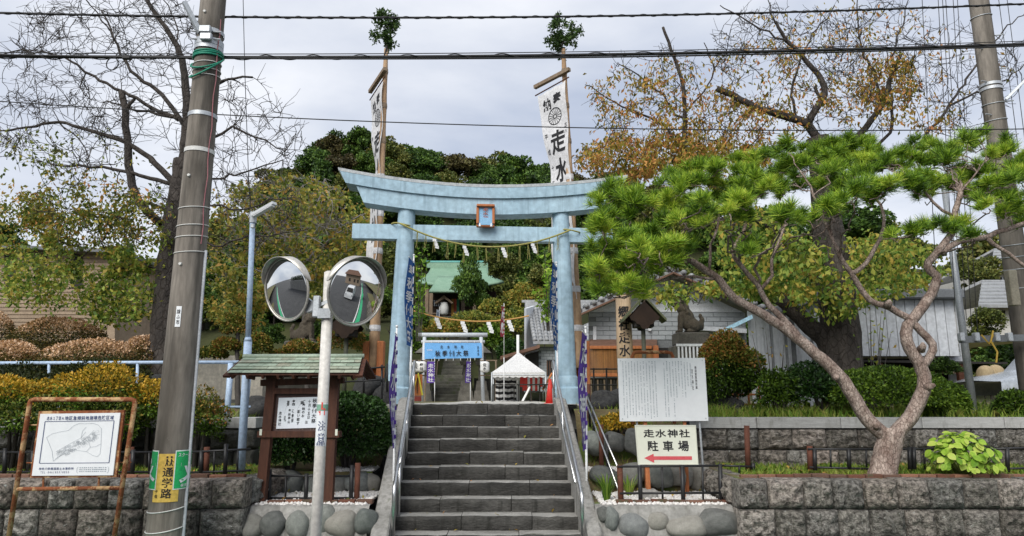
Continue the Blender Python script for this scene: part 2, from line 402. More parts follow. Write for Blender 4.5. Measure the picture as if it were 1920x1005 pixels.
M_BOULD = mat('river_boulder', (.11, .12, .115), (.30, .31, .29), rough=.8, scale=3, bump=.7, bscale=22, fine=.35, objvar=.25,
              objcols=[(.085, .09, .085), (.24, .235, .21), (.13, .165, .14), (.07, .07, .068), (.33, .30, .25), (.16, .165, .165), (.11, .125, .11), (.22, .21, .185)], spots=(.42, .42, .38), spot_scale=7, spot_pos=.7)
M_LAVA = mat('lava_rock', (.025, .025, .027), (.06, .06, .058), rough=.95, scale=5, bump=1.0, bscale=14)
M_PEB = mat('white_pebble', (.62, .61, .59), (.80, .79, .77), rough=.7, scale=10, isl=[(.8, .79, .77), (.62, .6, .57), (.74, .70, .66), (.5, .47, .45)])
M_BRICK = mat('edging_brick', '6e4536', '805a48', rough=.9, scale=6, bump=.4, objvar=.35, objcols=['7d4e3c', '5c4438', '4a433c', '86604c', '3f3a33'], spots='4a4a36', spot_scale=5, spot_pos=.56)
M_HILL = mat('forest_floor', '2b3018', '3d4022', rough=1, scale=.4)
M_GREEN = mat('green_road_paint', (.03, .36, .16), (.05, .42, .2), rough=.7, scale=6)
M_WHITE = mat('white_road_paint', (.7, .7, .68), (.8, .8, .78), rough=.7, scale=6)

H = EYE - .108; RISE = .1715; TREAD = .30; YTOP = 11.6
YW, YU = 8.5, 10.35                       # faces of the lower and the upper walls
ZB, ZU, ZN = .97, 1.66, .66               # planting bed, top of the upper wall, gravel nook
def xs(Y): return -.47 + (YTOP - Y) * .0625      # middle line of the stairs

def structure(name, mb, m, smooth=False):
    o = mb.build(name, m, smooth=smooth); o['kind'] = 'structure'; return o
# ------------------------------------------------------------------ ground sheets
b = MB(); b.grid([[(x, y, 0) for x in (-900, -60, 0, 60, 900)] for y in (-900, -60, 8.3, 30, 1200)]); structure('road', b, M_ASPH)
b = MB(); b.grid([[(x, y, .004) for x in (-80, 80)] for y in (7.15, 7.65)]); o = structure('road_edge_paint', b, M_GREEN)
b = MB(); b.grid([[(x, y, .004) for x in (-80, 80)] for y in (6.9, 7.03)]); o = structure('road_edge_line', b, M_WHITE)
def smooth01(t): t = max(0., min(1., t)); return t * t * (3 - 2 * t)
_cx = [-90, -60, -45, -32, -26, -21, -17, -12, -6, 0, 8, 18, 30, 60, 90]; _cz = [4, 4.5, 6, 9, 15, 21, 24.0, 24.2, 22.8, 21.2, 20.4, 18, 15, 10, 8]
def hill_h(x, y):
    c = float(np.interp(x, _cx, _cz)); base = 1.76
    side = smooth01((abs(x + 4) - 10) / 14)                       # away from the shrine the slope starts later
    s1 = base + (5.1 if x < 14 else 3.0) * smooth01((y - 35 - side * 3) / 10.5)
    if c < 7: s1 = base + (c - base) * .5 * smooth01((y - 38) / 14)
    return s1 + max(0, c - s1) * smooth01((y - 48) / 17) + .25 * math.sin(x * .7) * math.cos(y * .6) * smooth01((y - 36) / 4)
rows = []
for y in [10.45, 11, 11.6, 12.4, 14, 17, 21, 26, 30, 33] + list(np.arange(35, 72, 1.5)) + [75, 85, 110]:
    rows.append([(x, y, (hill_h(x, y) if y > 33 else 1.62 + .14 * smooth01((y - 10.8) / 2.2)) - (0.0 if y < 72 else (y - 72) * .12)) for x in [-120, -90, -70] + list(np.arange(-54, 54.1, 2)) + [70, 90, 120]])
def band(name, y0, y1, x0, x1, z, m, lift=0.):
    b = MB(); b.grid([[(x, y, z(x, y) if callable(z) else z) for x in np.linspace(x0, x1, 14)] for y in np.linspace(y0, y1, 10)]); return structure(name, b, m, True)
# the terrace in front is cut out where the stairs and the planted nooks are
b = MB()
def rowf(y, xa, xb, n): return [(x, y, 1.62 + .14 * smooth01((y - 10.8) / 2.2)) for x in np.linspace(xa, xb, n)]
b.grid([rowf(y, -120, -3.75, 16) for y in (10.45, 11, 11.6, 12.4)]); b.grid([rowf(y, 2.72, 120, 16) for y in (10.45, 11, 11.6, 12.4)]); structure('terrace_ground', b, M_SOIL, True)
b = MB(); b.grid([r for r in rows if r[0][1] >= 12.3 and r[0][1] < 35]); structure('shrine_ground', b, M_SOIL, True)
b = MB(); b.grid([r for r in rows if r[0][1] >= 33]); structure('hill', b, M_HILL, True)
band('gravel_path', 11.7, 33.5, -2.0, 1.1, lambda x, y: 1.835 - .05 * smooth01((y - 12) / 14), M_GRAVELG)
band('moss_path_edge', 12.6, 30, 1.104, 4.5, lambda x, y: 1.812 - .03 * smooth01((y - 12) / 14), M_MOSS)
band('planting_bed', YW + .12, YU + .1, -14, -3.2, lambda x, y: ZB + .02 * math.sin(x * 3), M_SOIL)
band('planting_bed', YW + .12, YU + .1, 2.72, 14, lambda x, y: ZB + .02 * math.sin(x * 3), M_SOIL)
def nook(x, y):
    if y < 9.95: return ZN
    if y < 10.05: return ZN + (y - 9.95) / .1 * (.93 - ZN)
    if y < 10.55: return .93
    return .93 + .83 * smooth01((y - 10.55) / 1.1)
ys = [8.86, 9.3, 9.94, 9.96, 10.05, 10.3, 10.55, 10.8, 11.1, 11.4, 11.7, 12.4]
for x0, x1 in ((-3.78, -1.95), (1.02, 2.76)):
    b = MB(); b.grid([[(x, y, nook(x, y)) for x in np.linspace(x0, x1, 10)] for y in ys]); structure('nook_ground', b, M_SOIL)

# ------------------------------------------------------------------ walls of cut stone
def rough_block(seed, nx=9, nz=8, amp=.20):
    """unit block, rock-faced towards -Y, edges eased; x -.5...5, z -.5...5, y 0..1"""
    r = np.random.default_rng(seed); b = MB(); rows = []
    ph = r.uniform(0, 6.28, 6); kx = r.normal(size=6) * 4.5; kz = r.normal(size=6) * 4.5
    for j in range(nz + 1):
        row = []
        for i in range(nx + 1):
            u, v = i / nx - .5, j / nz - .5; e = min(.5 - abs(u), .5 - abs(v))
            n = sum(math.sin(kx[k] * u * 2 + kz[k] * v * 2 + ph[k]) for k in range(6)) / 3 + r.normal() * .16
            y = -amp * (smooth01(e / .2)) * (1 + .75 * n) + (.06 if e < 1e-6 else 0)
            je = r.normal(size=2) * .008
            row.append((u + (je[0] if 0 < i < nx else je[0] * .6), y, v + (je[1] if 0 < j < nz else je[1] * .6)))
        rows.append(row)
    b.grid(rows); k = len(b.v)
    ring = [(i, 0) for i in range(nx + 1)] + [(nx, j) for j in range(1, nz + 1)] + [(i, nz) for i in range(nx - 1, -1, -1)] + [(0, j) for j in range(nz - 1, 0, -1)]
    idx = [j * (nx + 1) + i for i, j in ring]
    b.v += [(b.v[q][0], .9, b.v[q][2]) for q in idx]; m = len(idx)
    b.f += [(idx[i], k + i, k + (i + 1) % m, idx[(i + 1) % m]) for i in range(m)] + [tuple(k + i for i in range(m))]
    me = b.mesh('stone', 'all'); fix_normals(me); me.set_sharp_from_angle(angle=R(62)); return me
BLOCKS = [rough_block(100 + i) for i in range(9)]
def pm(me, m):                                   # the same shape with its own material
    c = me.copy(); c.materials.clear(); c.materials.append(m); return c
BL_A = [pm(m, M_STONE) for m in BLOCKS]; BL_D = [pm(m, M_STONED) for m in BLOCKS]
smooth_block = MB(); smooth_block.bbox((0, .5, 0), (1, 1, 1), b=.02); SB_ME = smooth_block.mesh('stone'); SB_ME.materials.append(M_COPE)
def wall_run(parent, p0, p1, courses, wmin, wmax, pool, depth=.3, rng=random.Random(3), gap=.012):
    """courses: (bottom, top) heights; stones laid from p0 to p1, faces to the right-hand side of travel"""
    p0, p1 = Vector(p0), Vector(p1); d = (p1 - p0); L = d.length; d.normalize(); a = math.atan2(d.y, d.x); inv = world_of(parent).inverted()
    for ci, (z0, z1) in enumerate(courses):
        x = 0.0
        while x < L - .02:
            wd = rng.uniform(wmin, wmax)
            if L - x - wd < wmin * .7: wd = L - x
            wd = min(wd, L - x); c = p0 + d * (x + wd / 2)
            o = link('stone', rng.choice(pool), None, parent)
            o.location = inv @ Vector((c.x, c.y, (z0 + z1) / 2 + rng.uniform(-.004, .004))); o.rotation_euler = (rng.uniform(-.015, .015), rng.uniform(-.012, .012), a)
            o.scale = (wd - gap, depth, z1 - z0 - gap); x += wd
def core(parent, p0, p1, z0, z1, back, th=.3):
    p0, p1 = Vector((*p0, z0)), Vector((*p1, z0)); d = (p1 - p0).normalized(); n = Vector((-d.y, d.x, 0))
    b = MB(); b.slab([p0 + n * back, p1 + n * back, p1 + n * (back + th), p0 + n * (back + th)], (0, 0, z1 - z0)); b.build('mortar_core', M_MORT, parent)
rw = random.Random(11)
wl = thing('retaining_wall', 'low rough grey stone wall left of the stairs, under the rusty map board', 'wall', (-6, YW, 0))
core(wl, (-13, YW), (-3.18, YW), 0, ZB - .02, .05); wall_run(wl, (-7.6, YW, 0), (-3.15, YW, 0), [(.66, .995), (.33, .66)], .30, .47, BL_A, rng=rw)
core(wl, (-3.15, YW + .25), (-3.15, 10.0), 0, ZB - .03, .04); wall_run(wl, (-3.15, YW + .28, 0), (-3.15, 10.0, 0), [(.66, .99), (.33, .66)], .35, .5, BL_A, rng=rw)
wr = thing('retaining_wall', 'low rough grey stone wall in front of the pine', 'wall', (6, YW, 0))
core(wr, (2.7, YW), (13, YW), 0, ZB - .02, .05); wall_run(wr, (2.66, YW, 0), (7.4, YW, 0), [(.66, .995), (.33, .66)], .33, .43, BL_A, rng=rw)
core(wr, (2.66, 10.0), (2.66, YW + .25), 0, ZB - .03, .04); wall_run(wr, (2.66, 10.0, 0), (2.66, YW + .28, 0), [(.66, .99), (.33, .66)], .35, .5, BL_A, rng=rw)
ur = thing('retaining_wall', 'upper stone wall with pale granite coping behind the pine', 'wall', (6, YU, ZB))
core(ur, (2.7, YU), (13, YU), .7, 1.5, .05); wall_run(ur, (2.70, YU, 0), (9.3, YU, 0), [(1.205, 1.505), (.90, 1.205)], .36, .50, BL_A, rng=rw)
core(ur, (2.7, 11.3), (2.7, YU + .25), .7, 1.5, .04); wall_run(ur, (2.70, 11.2, 0), (2.70, YU + .28, 0), [(1.205, 1.505), (.90, 1.205)], .36, .50, BL_A, rng=rw)
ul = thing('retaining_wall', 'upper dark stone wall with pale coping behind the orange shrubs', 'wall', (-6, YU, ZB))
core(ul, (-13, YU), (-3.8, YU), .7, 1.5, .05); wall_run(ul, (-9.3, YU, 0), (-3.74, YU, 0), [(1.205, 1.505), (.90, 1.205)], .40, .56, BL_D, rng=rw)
def coping(parent, x0, x1, y, lens):
    inv = world_of(parent).inverted(); x = x0; i = 0
    while x < x1 - .05:
        L = min(lens[i % len(lens)], x1 - x); i += 1
        o = link('coping_stone', SB_ME, None, parent); o.location = inv @ Vector((x + L / 2, y - .035, 1.585)); o.scale = (L - .008, .34, .15); x += L
coping(ur, 2.66, 9.4, YU, [.9, 1.22, 1.18, 1.2]); coping(ul, -9.4, -3.72, YU, [1.2, 1.1, 1.25])
# edging bricks along the beds
BRK = MB(); BRK.bbox((0, 0, 0), (.205, .09, .05), b=.006); BRK_ME = BRK.mesh('brick'); BRK_ME.materials.append(M_BRICK)
def brick_row(label, x0, x1, y, z, n_j=.01):
    t = thing('brick_edging', label, 'edging', ((x0 + x1) / 2, y, z)); x = x0
    while x < x1:
        o = link('brick', BRK_ME, None, t); o.location = (x + .1 - (x0 + x1) / 2, random.uniform(-n_j, n_j), random.uniform(-.008, .006)); o.rotation_euler = (random.uniform(-.05, .05), 0, random.uniform(-.06, .06)); x += .218
    return t
brick_row('row of red and brown bricks along the bed below the pine', 2.8, 7.4, YW + .33, ZB + .03)
brick_row('row of worn bricks along the bed behind the map board', -7.4, -3.3, YW + .33, ZB + .03)
brick_row('row of red bricks edging the gravel behind the parking sign', 1.28, 2.6, 8.92, ZN + .025)
brick_row('row of red bricks edging the gravel under the notice board', -3.0, -1.85, 8.92, ZN + .025)

# ------------------------------------------------------------------ boulders and rocks
def boulder_mesh(seed, flat=.75, rough=.2, sub=3, m=None):
    bm = bmesh.new(); bmesh.ops.create_icosphere(bm, subdivisions=sub, radius=1); r = np.random.default_rng(seed)
    K = r.normal(size=(7, 3)) * 2.0; ph = r.uniform(0, 6.28, 7)
    for v in bm.verts:
        n = sum(math.sin(float(K[i] @ np.array(v.co)) + ph[i]) for i in range(7)) / 7; v.co *= 1 + rough * 2.2 * n
        for i in range(3): v.co[i] = math.copysign(abs(v.co[i]) ** .85, v.co[i])
    me = bpy.data.meshes.new('boulder'); bm.to_mesh(me); bm.free(); me.polygons.foreach_set('use_smooth', [True] * len(me.polygons)); me.materials.append(m or M_BOULD); return me
BOUL = [boulder_mesh(i) for i in range(7)]
def boulder_row(label, spec, Y, group=None):
    """spec: (px, py, half width px, half height px)"""
    c = P(spec[0][0], spec[0][1], Y); t = thing('boulder_edging', label, 'edging', (c.x, Y, 0))
    for i, (px, py, hw, hh) in enumerate(spec):
        q = P(px, py, Y); s = ppm(px, py, Y); o = link('boulder', BOUL[(i * 3 + len(spec)) % 7], None, t)
        o.location = (q.x - c.x, random.uniform(-.04, .04), q.z); o.scale = (hw / s, (hw + hh) / 2 / s, hh / s); o.rotation_euler = (random.uniform(-.3, .3), random.uniform(-.15, .15), random.uniform(-.4, .4))
    return t
boulder_row('rounded grey boulders set in mortar below the notice board', [(478, 985, 20, 24), (515, 985, 26, 24), (562, 984, 24, 26), (605, 978, 24, 28), (645, 980, 30, 26), (688, 978, 22, 26)], 8.72)
boulder_row('rounded boulders set in mortar below the parking sign', [(1130, 962, 11, 14), (1144, 975, 15, 22), (1187, 985, 30, 22), (1232, 980, 22, 17), (1286, 985, 36, 20), (1346, 980, 42, 28)], 8.72)
boulder_row('dark boulders behind the gravel under the notice board', [(505, 912, 22, 24), (545, 912, 28, 26), (590, 915, 24, 22), (630, 918, 26, 24), (672, 905, 24, 22), (694, 908, 18, 20)], 9.98)
boulder_row('grey boulders at the back of the gravel by the parking sign', [(1135, 893, 30, 15), (1185, 890, 28, 20), (1232, 890, 28, 24), (1275, 892, 24, 22), (1312, 898, 24, 26)], 9.98)
boulder_row('pale boulders on the upper shelf left of the parking sign', [(1115, 830, 22, 24), (1150, 828, 22, 20), (1190, 830, 24, 24), (1228, 830, 20, 22)], 10.62)
boulder_row('pale boulders on the upper shelf beside the round green bush', [(735, 822, 20, 18), (700, 832, 24, 16), (668, 838, 24, 16)], 10.62)
for sx, (xa, xb) in (('left', (-3.15, -1.72)), ('right', (1.0, 2.66))):
    b = MB(); rows = []
    for z, y in ((0, 8.58), (.3, 8.62), (.56, 8.68), (.655, 8.74), (.672, 8.80), (.665, 8.90)):
        rows.append([(x, y + .012 * math.sin(x * 31), z) for x in np.linspace(xa, xb, 24)])
    b.grid(rows); structure('mortar_bank', b, M_CONC, True)
LAVA = [boulder_mesh(50 + i, rough=.3, m=M_LAVA) for i in range(3)]
def lava(label, px, py, Y, hw, hh, i):
    q = P(px, py, Y); s = ppm(px, py, Y); o = link('lava_rock', LAVA[i % 3]); o.location = q; o.scale = (hw / s, hw / s, hh / s); o.rotation_euler = (0, 0, i * 1.3); tag(o, label, 'rock', 'lava rocks by the torii')
lava('dark lava rock left of the torii foot, the taller one', 724, 752, 12.0, 22, 32, 0); lava('dark lava rock behind the round bush', 690, 722, 12.2, 30, 22, 1)
lava('dark lava rock behind the white text board, left end', 1130, 752, 12.0, 30, 24, 2); lava('dark lava rock under the wooden lantern', 1175, 748, 12.3, 28, 22, 0)
lava('dark lava rock right of the white text board', 1345, 752, 12.2, 26, 22, 1); lava('dark lava rock at the foot of the clipped tree', 1372, 762, 12.0, 20, 20, 2)
lava('grey rock at the left end of the upper coping', 300, 722, 11.4, 30, 20, 1)
lava('small grey rock beside the blue guard rail', 484, 762, 11.2, 26, 24, 2)

# pebbles: nobody could count them
def pebbles(name, x0, x1, y0, y1, zf, n, label, s0=.018, s1=.034):
    r = np.random.default_rng(n); c = np.stack([r.uniform(x0, x1, n), r.uniform(y0, y1, n), np.zeros(n)], 1); c[:, 2] = [zf(a, bb) for a, bb in c[:, :2]] + r.uniform(0, .02, n)
    s = r.uniform(s0, s1, (n, 1)); base = np.array([(1, 0, 0), (0, 1, 0), (-1, 0, 0), (0, -1, 0), (0, 0, .7), (0, 0, -.7)], float)
    fac = [(0, 1, 4), (1, 2, 4), (2, 3, 4), (3, 0, 4), (1, 0, 5), (2, 1, 5), (3, 2, 5), (0, 3, 5)]
    V = np.zeros((n, 6, 3)); ang = r.uniform(0, 6.28, n)
    for i in range(6):
        q = base[i] * (1 + .35 * r.uniform(-1, 1, (n, 3))); V[:, i, 0] = q[:, 0] * np.cos(ang) - q[:, 1] * np.sin(ang); V[:, i, 1] = q[:, 0] * np.sin(ang) + q[:, 1] * np.cos(ang); V[:, i, 2] = q[:, 2]
    V = V * s[:, None] + c[:, None]; b = MB(); fl = []
    b.v = [tuple(v) for v in V.reshape(-1, 3)]; b.f = [(k * 6 + f[0], k * 6 + f[1], k * 6 + f[2]) for k in range(n) for f in fac]
    o = b.build(name, M_PEB, smooth='all'); tag(o, label, 'gravel', kind='stuff')
pebbles('white_gravel', -3.12, -1.78, 8.80, 9.9, nook, 3200, 'white gravel under the notice board')
pebbles('white_gravel', 1.1, 2.62, 8.80, 9.9, nook, 3400, 'white gravel under the parking sign')
pebbles('white_gravel', -2.6, -1.95, 10.06, 10.5, nook, 700, 'white gravel on the shelf by the round bush')
pebbles('white_gravel', 1.06, 2.5, 10.06, 10.5, nook, 1100, 'white gravel on the shelf left of the parking sign')

# ------------------------------------------------------------------ stairs
st = thing('stone_stairs', 'worn dark stone stairs leading up under the blue torii', 'stairs', (xs(9), 8.5, 0))
J = [(550, 738, 932), (457, 850, 1065), (680, 940), (443, 800), (625, 955), (437, 855), (622, 1005), (443, 890), (578, 1015), (490, 930), (600, 900)]
EX = [(280, 1145), (262, 1170), (250, 1195), (245, 1200), (238, 1200), (215, 1245), (195, 1260), (185, 1280), (175, 1295), (165, 1310), (150, 1330)]
rs = random.Random(5); inv = world_of(st).inverted()
for k in range(11):
    Y = YTOP - k * TREAD; zt = H - k * RISE; e0, e1 = EX[k]; xa, xb = xs(Y) - 1.2, xs(Y) + 1.2
    cuts = [xa] + [xs(Y) + ((j - e0) / (e1 - e0) - .5) * 2.3 for j in J[k]] + [xb]
    for a, c in zip(cuts[:-1], cuts[1:]):
        b = MB(); wdt = c - a - .008; nx = max(4, int(wdt / .1)); r = np.random.default_rng(rs.randint(0, 10 ** 6)); dz = rs.uniform(-.008, .006); dy = rs.uniform(-.008, .01)
        prof = [(0.012, -RISE), (0.0, -RISE * .62), (-.004, -RISE * .3), (0.0, -.03), (.012, -.007), (.035, 0.0), (.17, .001), (TREAD + .06, .0)]
        rows = []
        wob = [r.normal() * .006 for _ in range(nx + 1)]
        for pi, (py_, pz_) in enumerate(prof):
            rows.append([(a + .004 + wdt * i / nx, Y + dy + py_ + (wob[i] + r.normal() * .005 if pi < 5 else 0) + (.012 if i in (0, nx) and pi < 5 else 0), zt + dz + pz_ + (r.normal() * .004 - abs(wob[i]) * .5 if 2 < pi < 6 else 0)) for i in range(nx + 1)])
        b.grid(rows); n = nx + 1; m = len(prof)
        b.f.append(tuple(q * n for q in range(m))); b.f.append(tuple(q * n + nx for q in reversed(range(m)))); b.v += []
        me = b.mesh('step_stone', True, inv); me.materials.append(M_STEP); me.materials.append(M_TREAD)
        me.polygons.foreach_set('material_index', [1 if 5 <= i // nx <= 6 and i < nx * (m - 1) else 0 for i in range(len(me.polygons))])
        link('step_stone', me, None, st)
b = MB(); b.slab([(xs(8.4) - 1.2, 8.6, .0), (xs(8.4) + 1.2, 8.6, 0), (xs(8.4) + 1.2, 8.6, .02), (xs(8.4) - 1.2, 8.6, .02)], (0, 3.3, 0)); b.build('stair_bed', M_MORT, st)
b = MB(); b.slab([(xs(Y) - 1.15, Y + .06, H - k * RISE - .2) for k, Y in ((10, 8.7), (0, 11.7))] + [(xs(11.7) + 1.15, 11.76, H - .2), (xs(8.7) + 1.15, 8.76, H - 10 * RISE - .2)], (0, 0, -.1)); b.build('stair_core', M_MORT, st)
# sloped concrete side walls
for nm, lab, sg in (('stair_side_wall', 'sloped concrete side wall left of the stairs', -1), ('stair_side_wall', 'sloped concrete side wall right of the stairs', 1)):
    b = MB(); rows = []
    pr = [(8.35, .30), (8.7, .52), (11.4, 1.93), (11.72, 1.95)]
    for Y, z in pr:
        xi = xs(Y) + sg * 1.16; xo = xs(Y) + sg * (1.37 if sg < 0 else 1.33)
        rows.append([(xi, Y, -.05), (xi, Y, z - .02), (xi + sg * .02, Y, z), (xo - sg * .02, Y, z), (xo, Y, z - .02), (xo, Y, -.05)])
    b.grid(rows); b.f.append(tuple(range(6))); k = len(rows) - 1; b.f.append(tuple(k * 6 + i for i in reversed(range(6))))
    o = b.build(nm, M_CONC); fix_normals(o.data); tag(o, lab, 'wall')
# ================================================================== painted and metal finishes
M_TORII = mat('torii_blue_paint', (.33, .475, .575), (.385, .53, .62), rough=.55, scale=1.1, bump=.12, bscale=8, streak=(.21, .305, .37), spots=(.45, .56, .63), spot_scale=2.6, spot_pos=.68)
M_TORIIW = mat('torii_top_flashing', (.74, .77, .80), (.80, .82, .84), rough=.45, scale=2, streak=(.5, .53, .55))
M_STEEL = mat('brushed_steel', (.55, .55, .54), (.68, .68, .67), rough=.28, metal=1.0, scale=12, stretch=(1, 1, 6))
M_GALV = mat('galvanised_steel', (.40, .43, .45), (.52, .54, .56), rough=.5, metal=.55, scale=7, spots=(.3, .31, .32), spot_scale=9, spot_pos=.66)
M_BLUEP = mat('pale_blue_paint', (.36, .47, .62), (.42, .53, .68), rough=.5, scale=3, streak=(.30, .40, .53), spots=(.24, .22, .2), spot_scale=7, spot_pos=.74)
M_BLACKM = mat('black_pipe', (.012, .012, .013), (.022, .022, .023), rough=.45, scale=8)
M_BLACK = mat('black_ink', (.012, .012, .014), (.022, .022, .025), rough=.8, scale=20)
M_CEDAR = mat('cedar_wood', '9c5a34', 'b8764a', rough=.75, scale=5, stretch=(3, 3, .5), bump=.2, bscale=30)
M_NPOLE = mat('peeled_cedar_pole', '97785a', 'b89c7e', rough=.75, scale=2.2, bump=.2, streak='6e5a49', stretch=(1, 1, .6))
M_OLDW = mat('grey_weathered_wood', '6d5c4b', '8f7f6d', rough=.9, scale=5, stretch=(4, 4, .6), bump=.3)
M_DARKW = mat('dark_brown_wood', '3a2016', '573424', rough=.7, scale=4, stretch=(5, 5, .6), bump=.25, bscale=40, spots='6b4630', spot_scale=5, spot_pos=.68)
M_POSTW = mat('brown_fence_post', '4a2a1e', '613a2b', rough=.8, scale=8, bump=.2)
M_ROPE = mat('straw_rope', '8f8a4c', 'a8a264', rough=.95, scale=30, bump=.4, bscale=80)
M_ROPE2 = mat('tan_rope', 'b0854c', 'c49a62', rough=.95, scale=30, bump=.4, bscale=80)
M_PAPER = mat('white_paper', (.74, .75, .77), (.80, .81, .82), rough=.8, scale=3, trans=.15)
M_CLOTHW = mat('white_banner_cloth', (.62, .62, .64), (.72, .72, .73), rough=.9, scale=2, trans=.15)
M_BLUEC = mat('blue_flag_cloth', (.012, .085, .30), (.02, .11, .36), rough=.85, scale=3, trans=.1)
M_PURPC = mat('purple_flag_cloth', (.10, .045, .32), (.14, .07, .40), rough=.85, scale=3, trans=.1)
M_INKW = mat('white_print', (.72, .73, .76), (.80, .80, .82), rough=.85, scale=10)
M_PLAST = mat('white_plastic_pole', (.66, .67, .68), (.74, .74, .74), rough=.4, scale=5)
M_BARK = mat('cherry_bark', (.034, .029, .026), (.085, .073, .064), rough=.95, scale=6, stretch=(1, 1, .5), bump=.9, bscale=22, spots=(.17, .17, .15), spot_scale=6, spot_pos=.7, plates=9, bdist=.04)
M_SAKAKI = leafmat('evergreen_sprig_leaf', ['2c4420', '4a6430', '6a7e42'])
rt = np.random.default_rng(21)

# ------------------------------------------------------------------ torii
TP = Plane((-.52, 12.2, 0), 4.6)
t = thing('torii', 'large pale blue torii gate at the top of the stairs', 'gate', TP.o, R(4.6))
def torii_pillar(px0, py0, px1, py1, w0, w1):
    a, z0 = TP.at(px0, py0); c, z1 = TP.at(px1, py1); z0 = 1.80
    pts = [TP.w(a + (c - a) * k / 12, z0 + (z1 + .25 - z0) * k / 12) for k in range(13)]
    rad = [w0 + (w1 - w0) * (k / 12) for k in range(13)]
    b = MB(); b.tube(pts, rad, 40); p = b.build('pillar', M_TORII, t, 'all'); d = (pts[-1] - pts[0]).normalized()
    ax = Matrix((frame(d)[0], frame(d)[1], d)).transposed()
    b = MB(); b.lathe([(w0 + .055, -.04), (w0 + .06, .30), (w0 + .048, .315), (w0 + .012, .33), (w0 + .012, .50), (w0 + .004, .512), (w0 + .002, .52)], 40, pts[0], ax); b.build('pillar_base', M_TORII, p, True)
    b = MB(); q = pts[0]; b.bbox((q.x, q.y, 1.62), (.62, .62, .44), b=.02); b.build('plinth', M_CONC, p)
    return pts
pl = torii_pillar(744, 752, 764, 385, .19, .148); pr = torii_pillar(1063, 752, 1050, 393, .19, .148)
# lintel curve from the picture's sight lines: centre line low, ends rising
ends = TP.at(640, 326), TP.at(915, 357)
cxm = .5 * (TP.at(764, 385)[0] + TP.at(1050, 393)[0]); half = cxm - TP.at(640, 326)[0]
zc = TP.at(912, 357)[1]; ze = TP.at(640, 326)[1]
def curve_z(s): return zc + (ze - zc) * abs(s / half) ** 1.9
def lintel(name, z_top, z_bot, d, hl_t, hl_b, m, parent, N=40):
    b = MB(); rows = []
    for k in range(N + 1):
        q = k / N * 2 - 1; st_, sb = q * hl_t, q * hl_b
        rows.append([TP.w(cxm + sb, curve_z(sb) + z_bot, d * .92), TP.w(cxm + st_, curve_z(st_) + z_top, d), TP.w(cxm + st_, curve_z(st_) + z_top, -d), TP.w(cxm + sb, curve_z(sb) + z_bot, -d * .92), TP.w(cxm + sb, curve_z(sb) + z_bot, d * .92)])
    b.grid(rows); b.f.append((3, 2, 1, 0)); k = N * 5; b.f.append((k, k + 1, k + 2, k + 3))
    o = b.build(name, m, parent, True); fix_normals(o.data); return o
ka = lintel('top_lintel', .0, -.215, .26, half, half - .12, M_TORII, t)
lintel('flashing', .026, -.022, .285, half + .014, half + .01, M_TORIIW, ka)
lintel('second_lintel', -.217, -.50, .20, half - .30, half - .44, M_TORII, t)
# tie beam in three lengths between and outside the pillars
n0, zt_ = TP.at(662, 421); n1 = 2 * cxm - n0; zb_ = TP.at(662, 449)[1]; zm = (zt_ + zb_) / 2; hh = zt_ - zb_
b = MB(); b.bbox(TP.w((n0 + n1) / 2, zm), (n1 - n0, .17, hh), rotm(rz=R(4.6)), b=.008); b.build('tie_beam', M_TORII, t)
# name plate
c0, c1 = TP.at(893, 390), TP.at(926, 431); fu, fv = (c0[0] + c1[0]) / 2, (c0[1] + c1[1]) / 2; fw, fh = c1[0] - c0[0], c0[1] - c1[1]
M_PLAQ = mat('plaque_blue', (.19, .38, .58), (.24, .44, .63), rough=.6, scale=6); M_COPPER = mat('reddish_gold_letter', '8f3e26', 'b0603a', rough=.5, scale=10)
b = MB(); b.bbox(TP.w(fu, fv, .21), (fw - .05, .03, fh - .05), rotm(R(-6), 0, R(4.6)), b=.004); pq = b.build('name_plate', M_PLAQ, t)
b = MB()
for du, dv, sx, sz in ((0, fh / 2 - .02, fw, .045), (0, -fh / 2 + .02, fw, .045), (-fw / 2 + .02, 0, .045, fh - .09), (fw / 2 - .02, 0, .045, fh - .09)):
    b.bbox(TP.w(fu + du, fv + dv, .215 + dv * .1), (sx, .075, sz), rotm(R(-6), 0, R(4.6)), b=.008)
b.build('plate_frame', M_CEDAR, pq)
lettering(vtext('走水神社', 0, fh / 2 - .055, -fh / 2 + .055, .105), lambda u, v: TP.w(fu + u, fv + v, .232 + v * .1), M_COPPER, pq, .012)
for s in (-1, 1):
    b = MB(); b.tube([TP.w(fu + s * (fw / 2 - .06), fv - fh / 2 + .0, .25), TP.w(fu + s * (fw / 2 - .06), fv - fh / 2 + .06, .25)], [.022, .008], 8); b.build('bracket', M_TORIIW, pq)

# ------------------------------------------------------------------ sacred ropes
def zigzag(parent, top, s, right, name='paper_streamer'):
    """folded paper streamer hanging from top: staggered rhombs"""
    b = MB(); up = Vector((0, 0, 1)); n = Vector(right).cross(up); c = Vector(top)
    for k in range(4):
        w_, h_ = .42 * s, .36 * s; o_ = c + Vector(right) * (.10 * s * k) - up * (.26 * s * k)
        q = [o_ + Vector(right) * (-w_ / 2), o_ + Vector(right) * (w_ / 2) - up * (.10 * s), o_ + Vector(right) * (w_ / 2) - up * (h_ + .10 * s), o_ - Vector(right) * (w_ / 2) - up * h_]
        f = n * (.02 * s * (-1) ** k); b.slab([v + f for v in q], n * .003)
    return b.build(name, M_PAPER, parent)
def sag(a, c, dip, n=40): return [a.lerp(c, k / n) - Vector((0, 0, dip * 4 * (k / n) * (1 - k / n))) for k in range(n + 1)]
a = TP.W(752, 424, .20); c = TP.W(1066, 436, .20); dip = .5 * (TP.at(752, 424)[1] + TP.at(1066, 436)[1]) - TP.at(905, 467)[1]
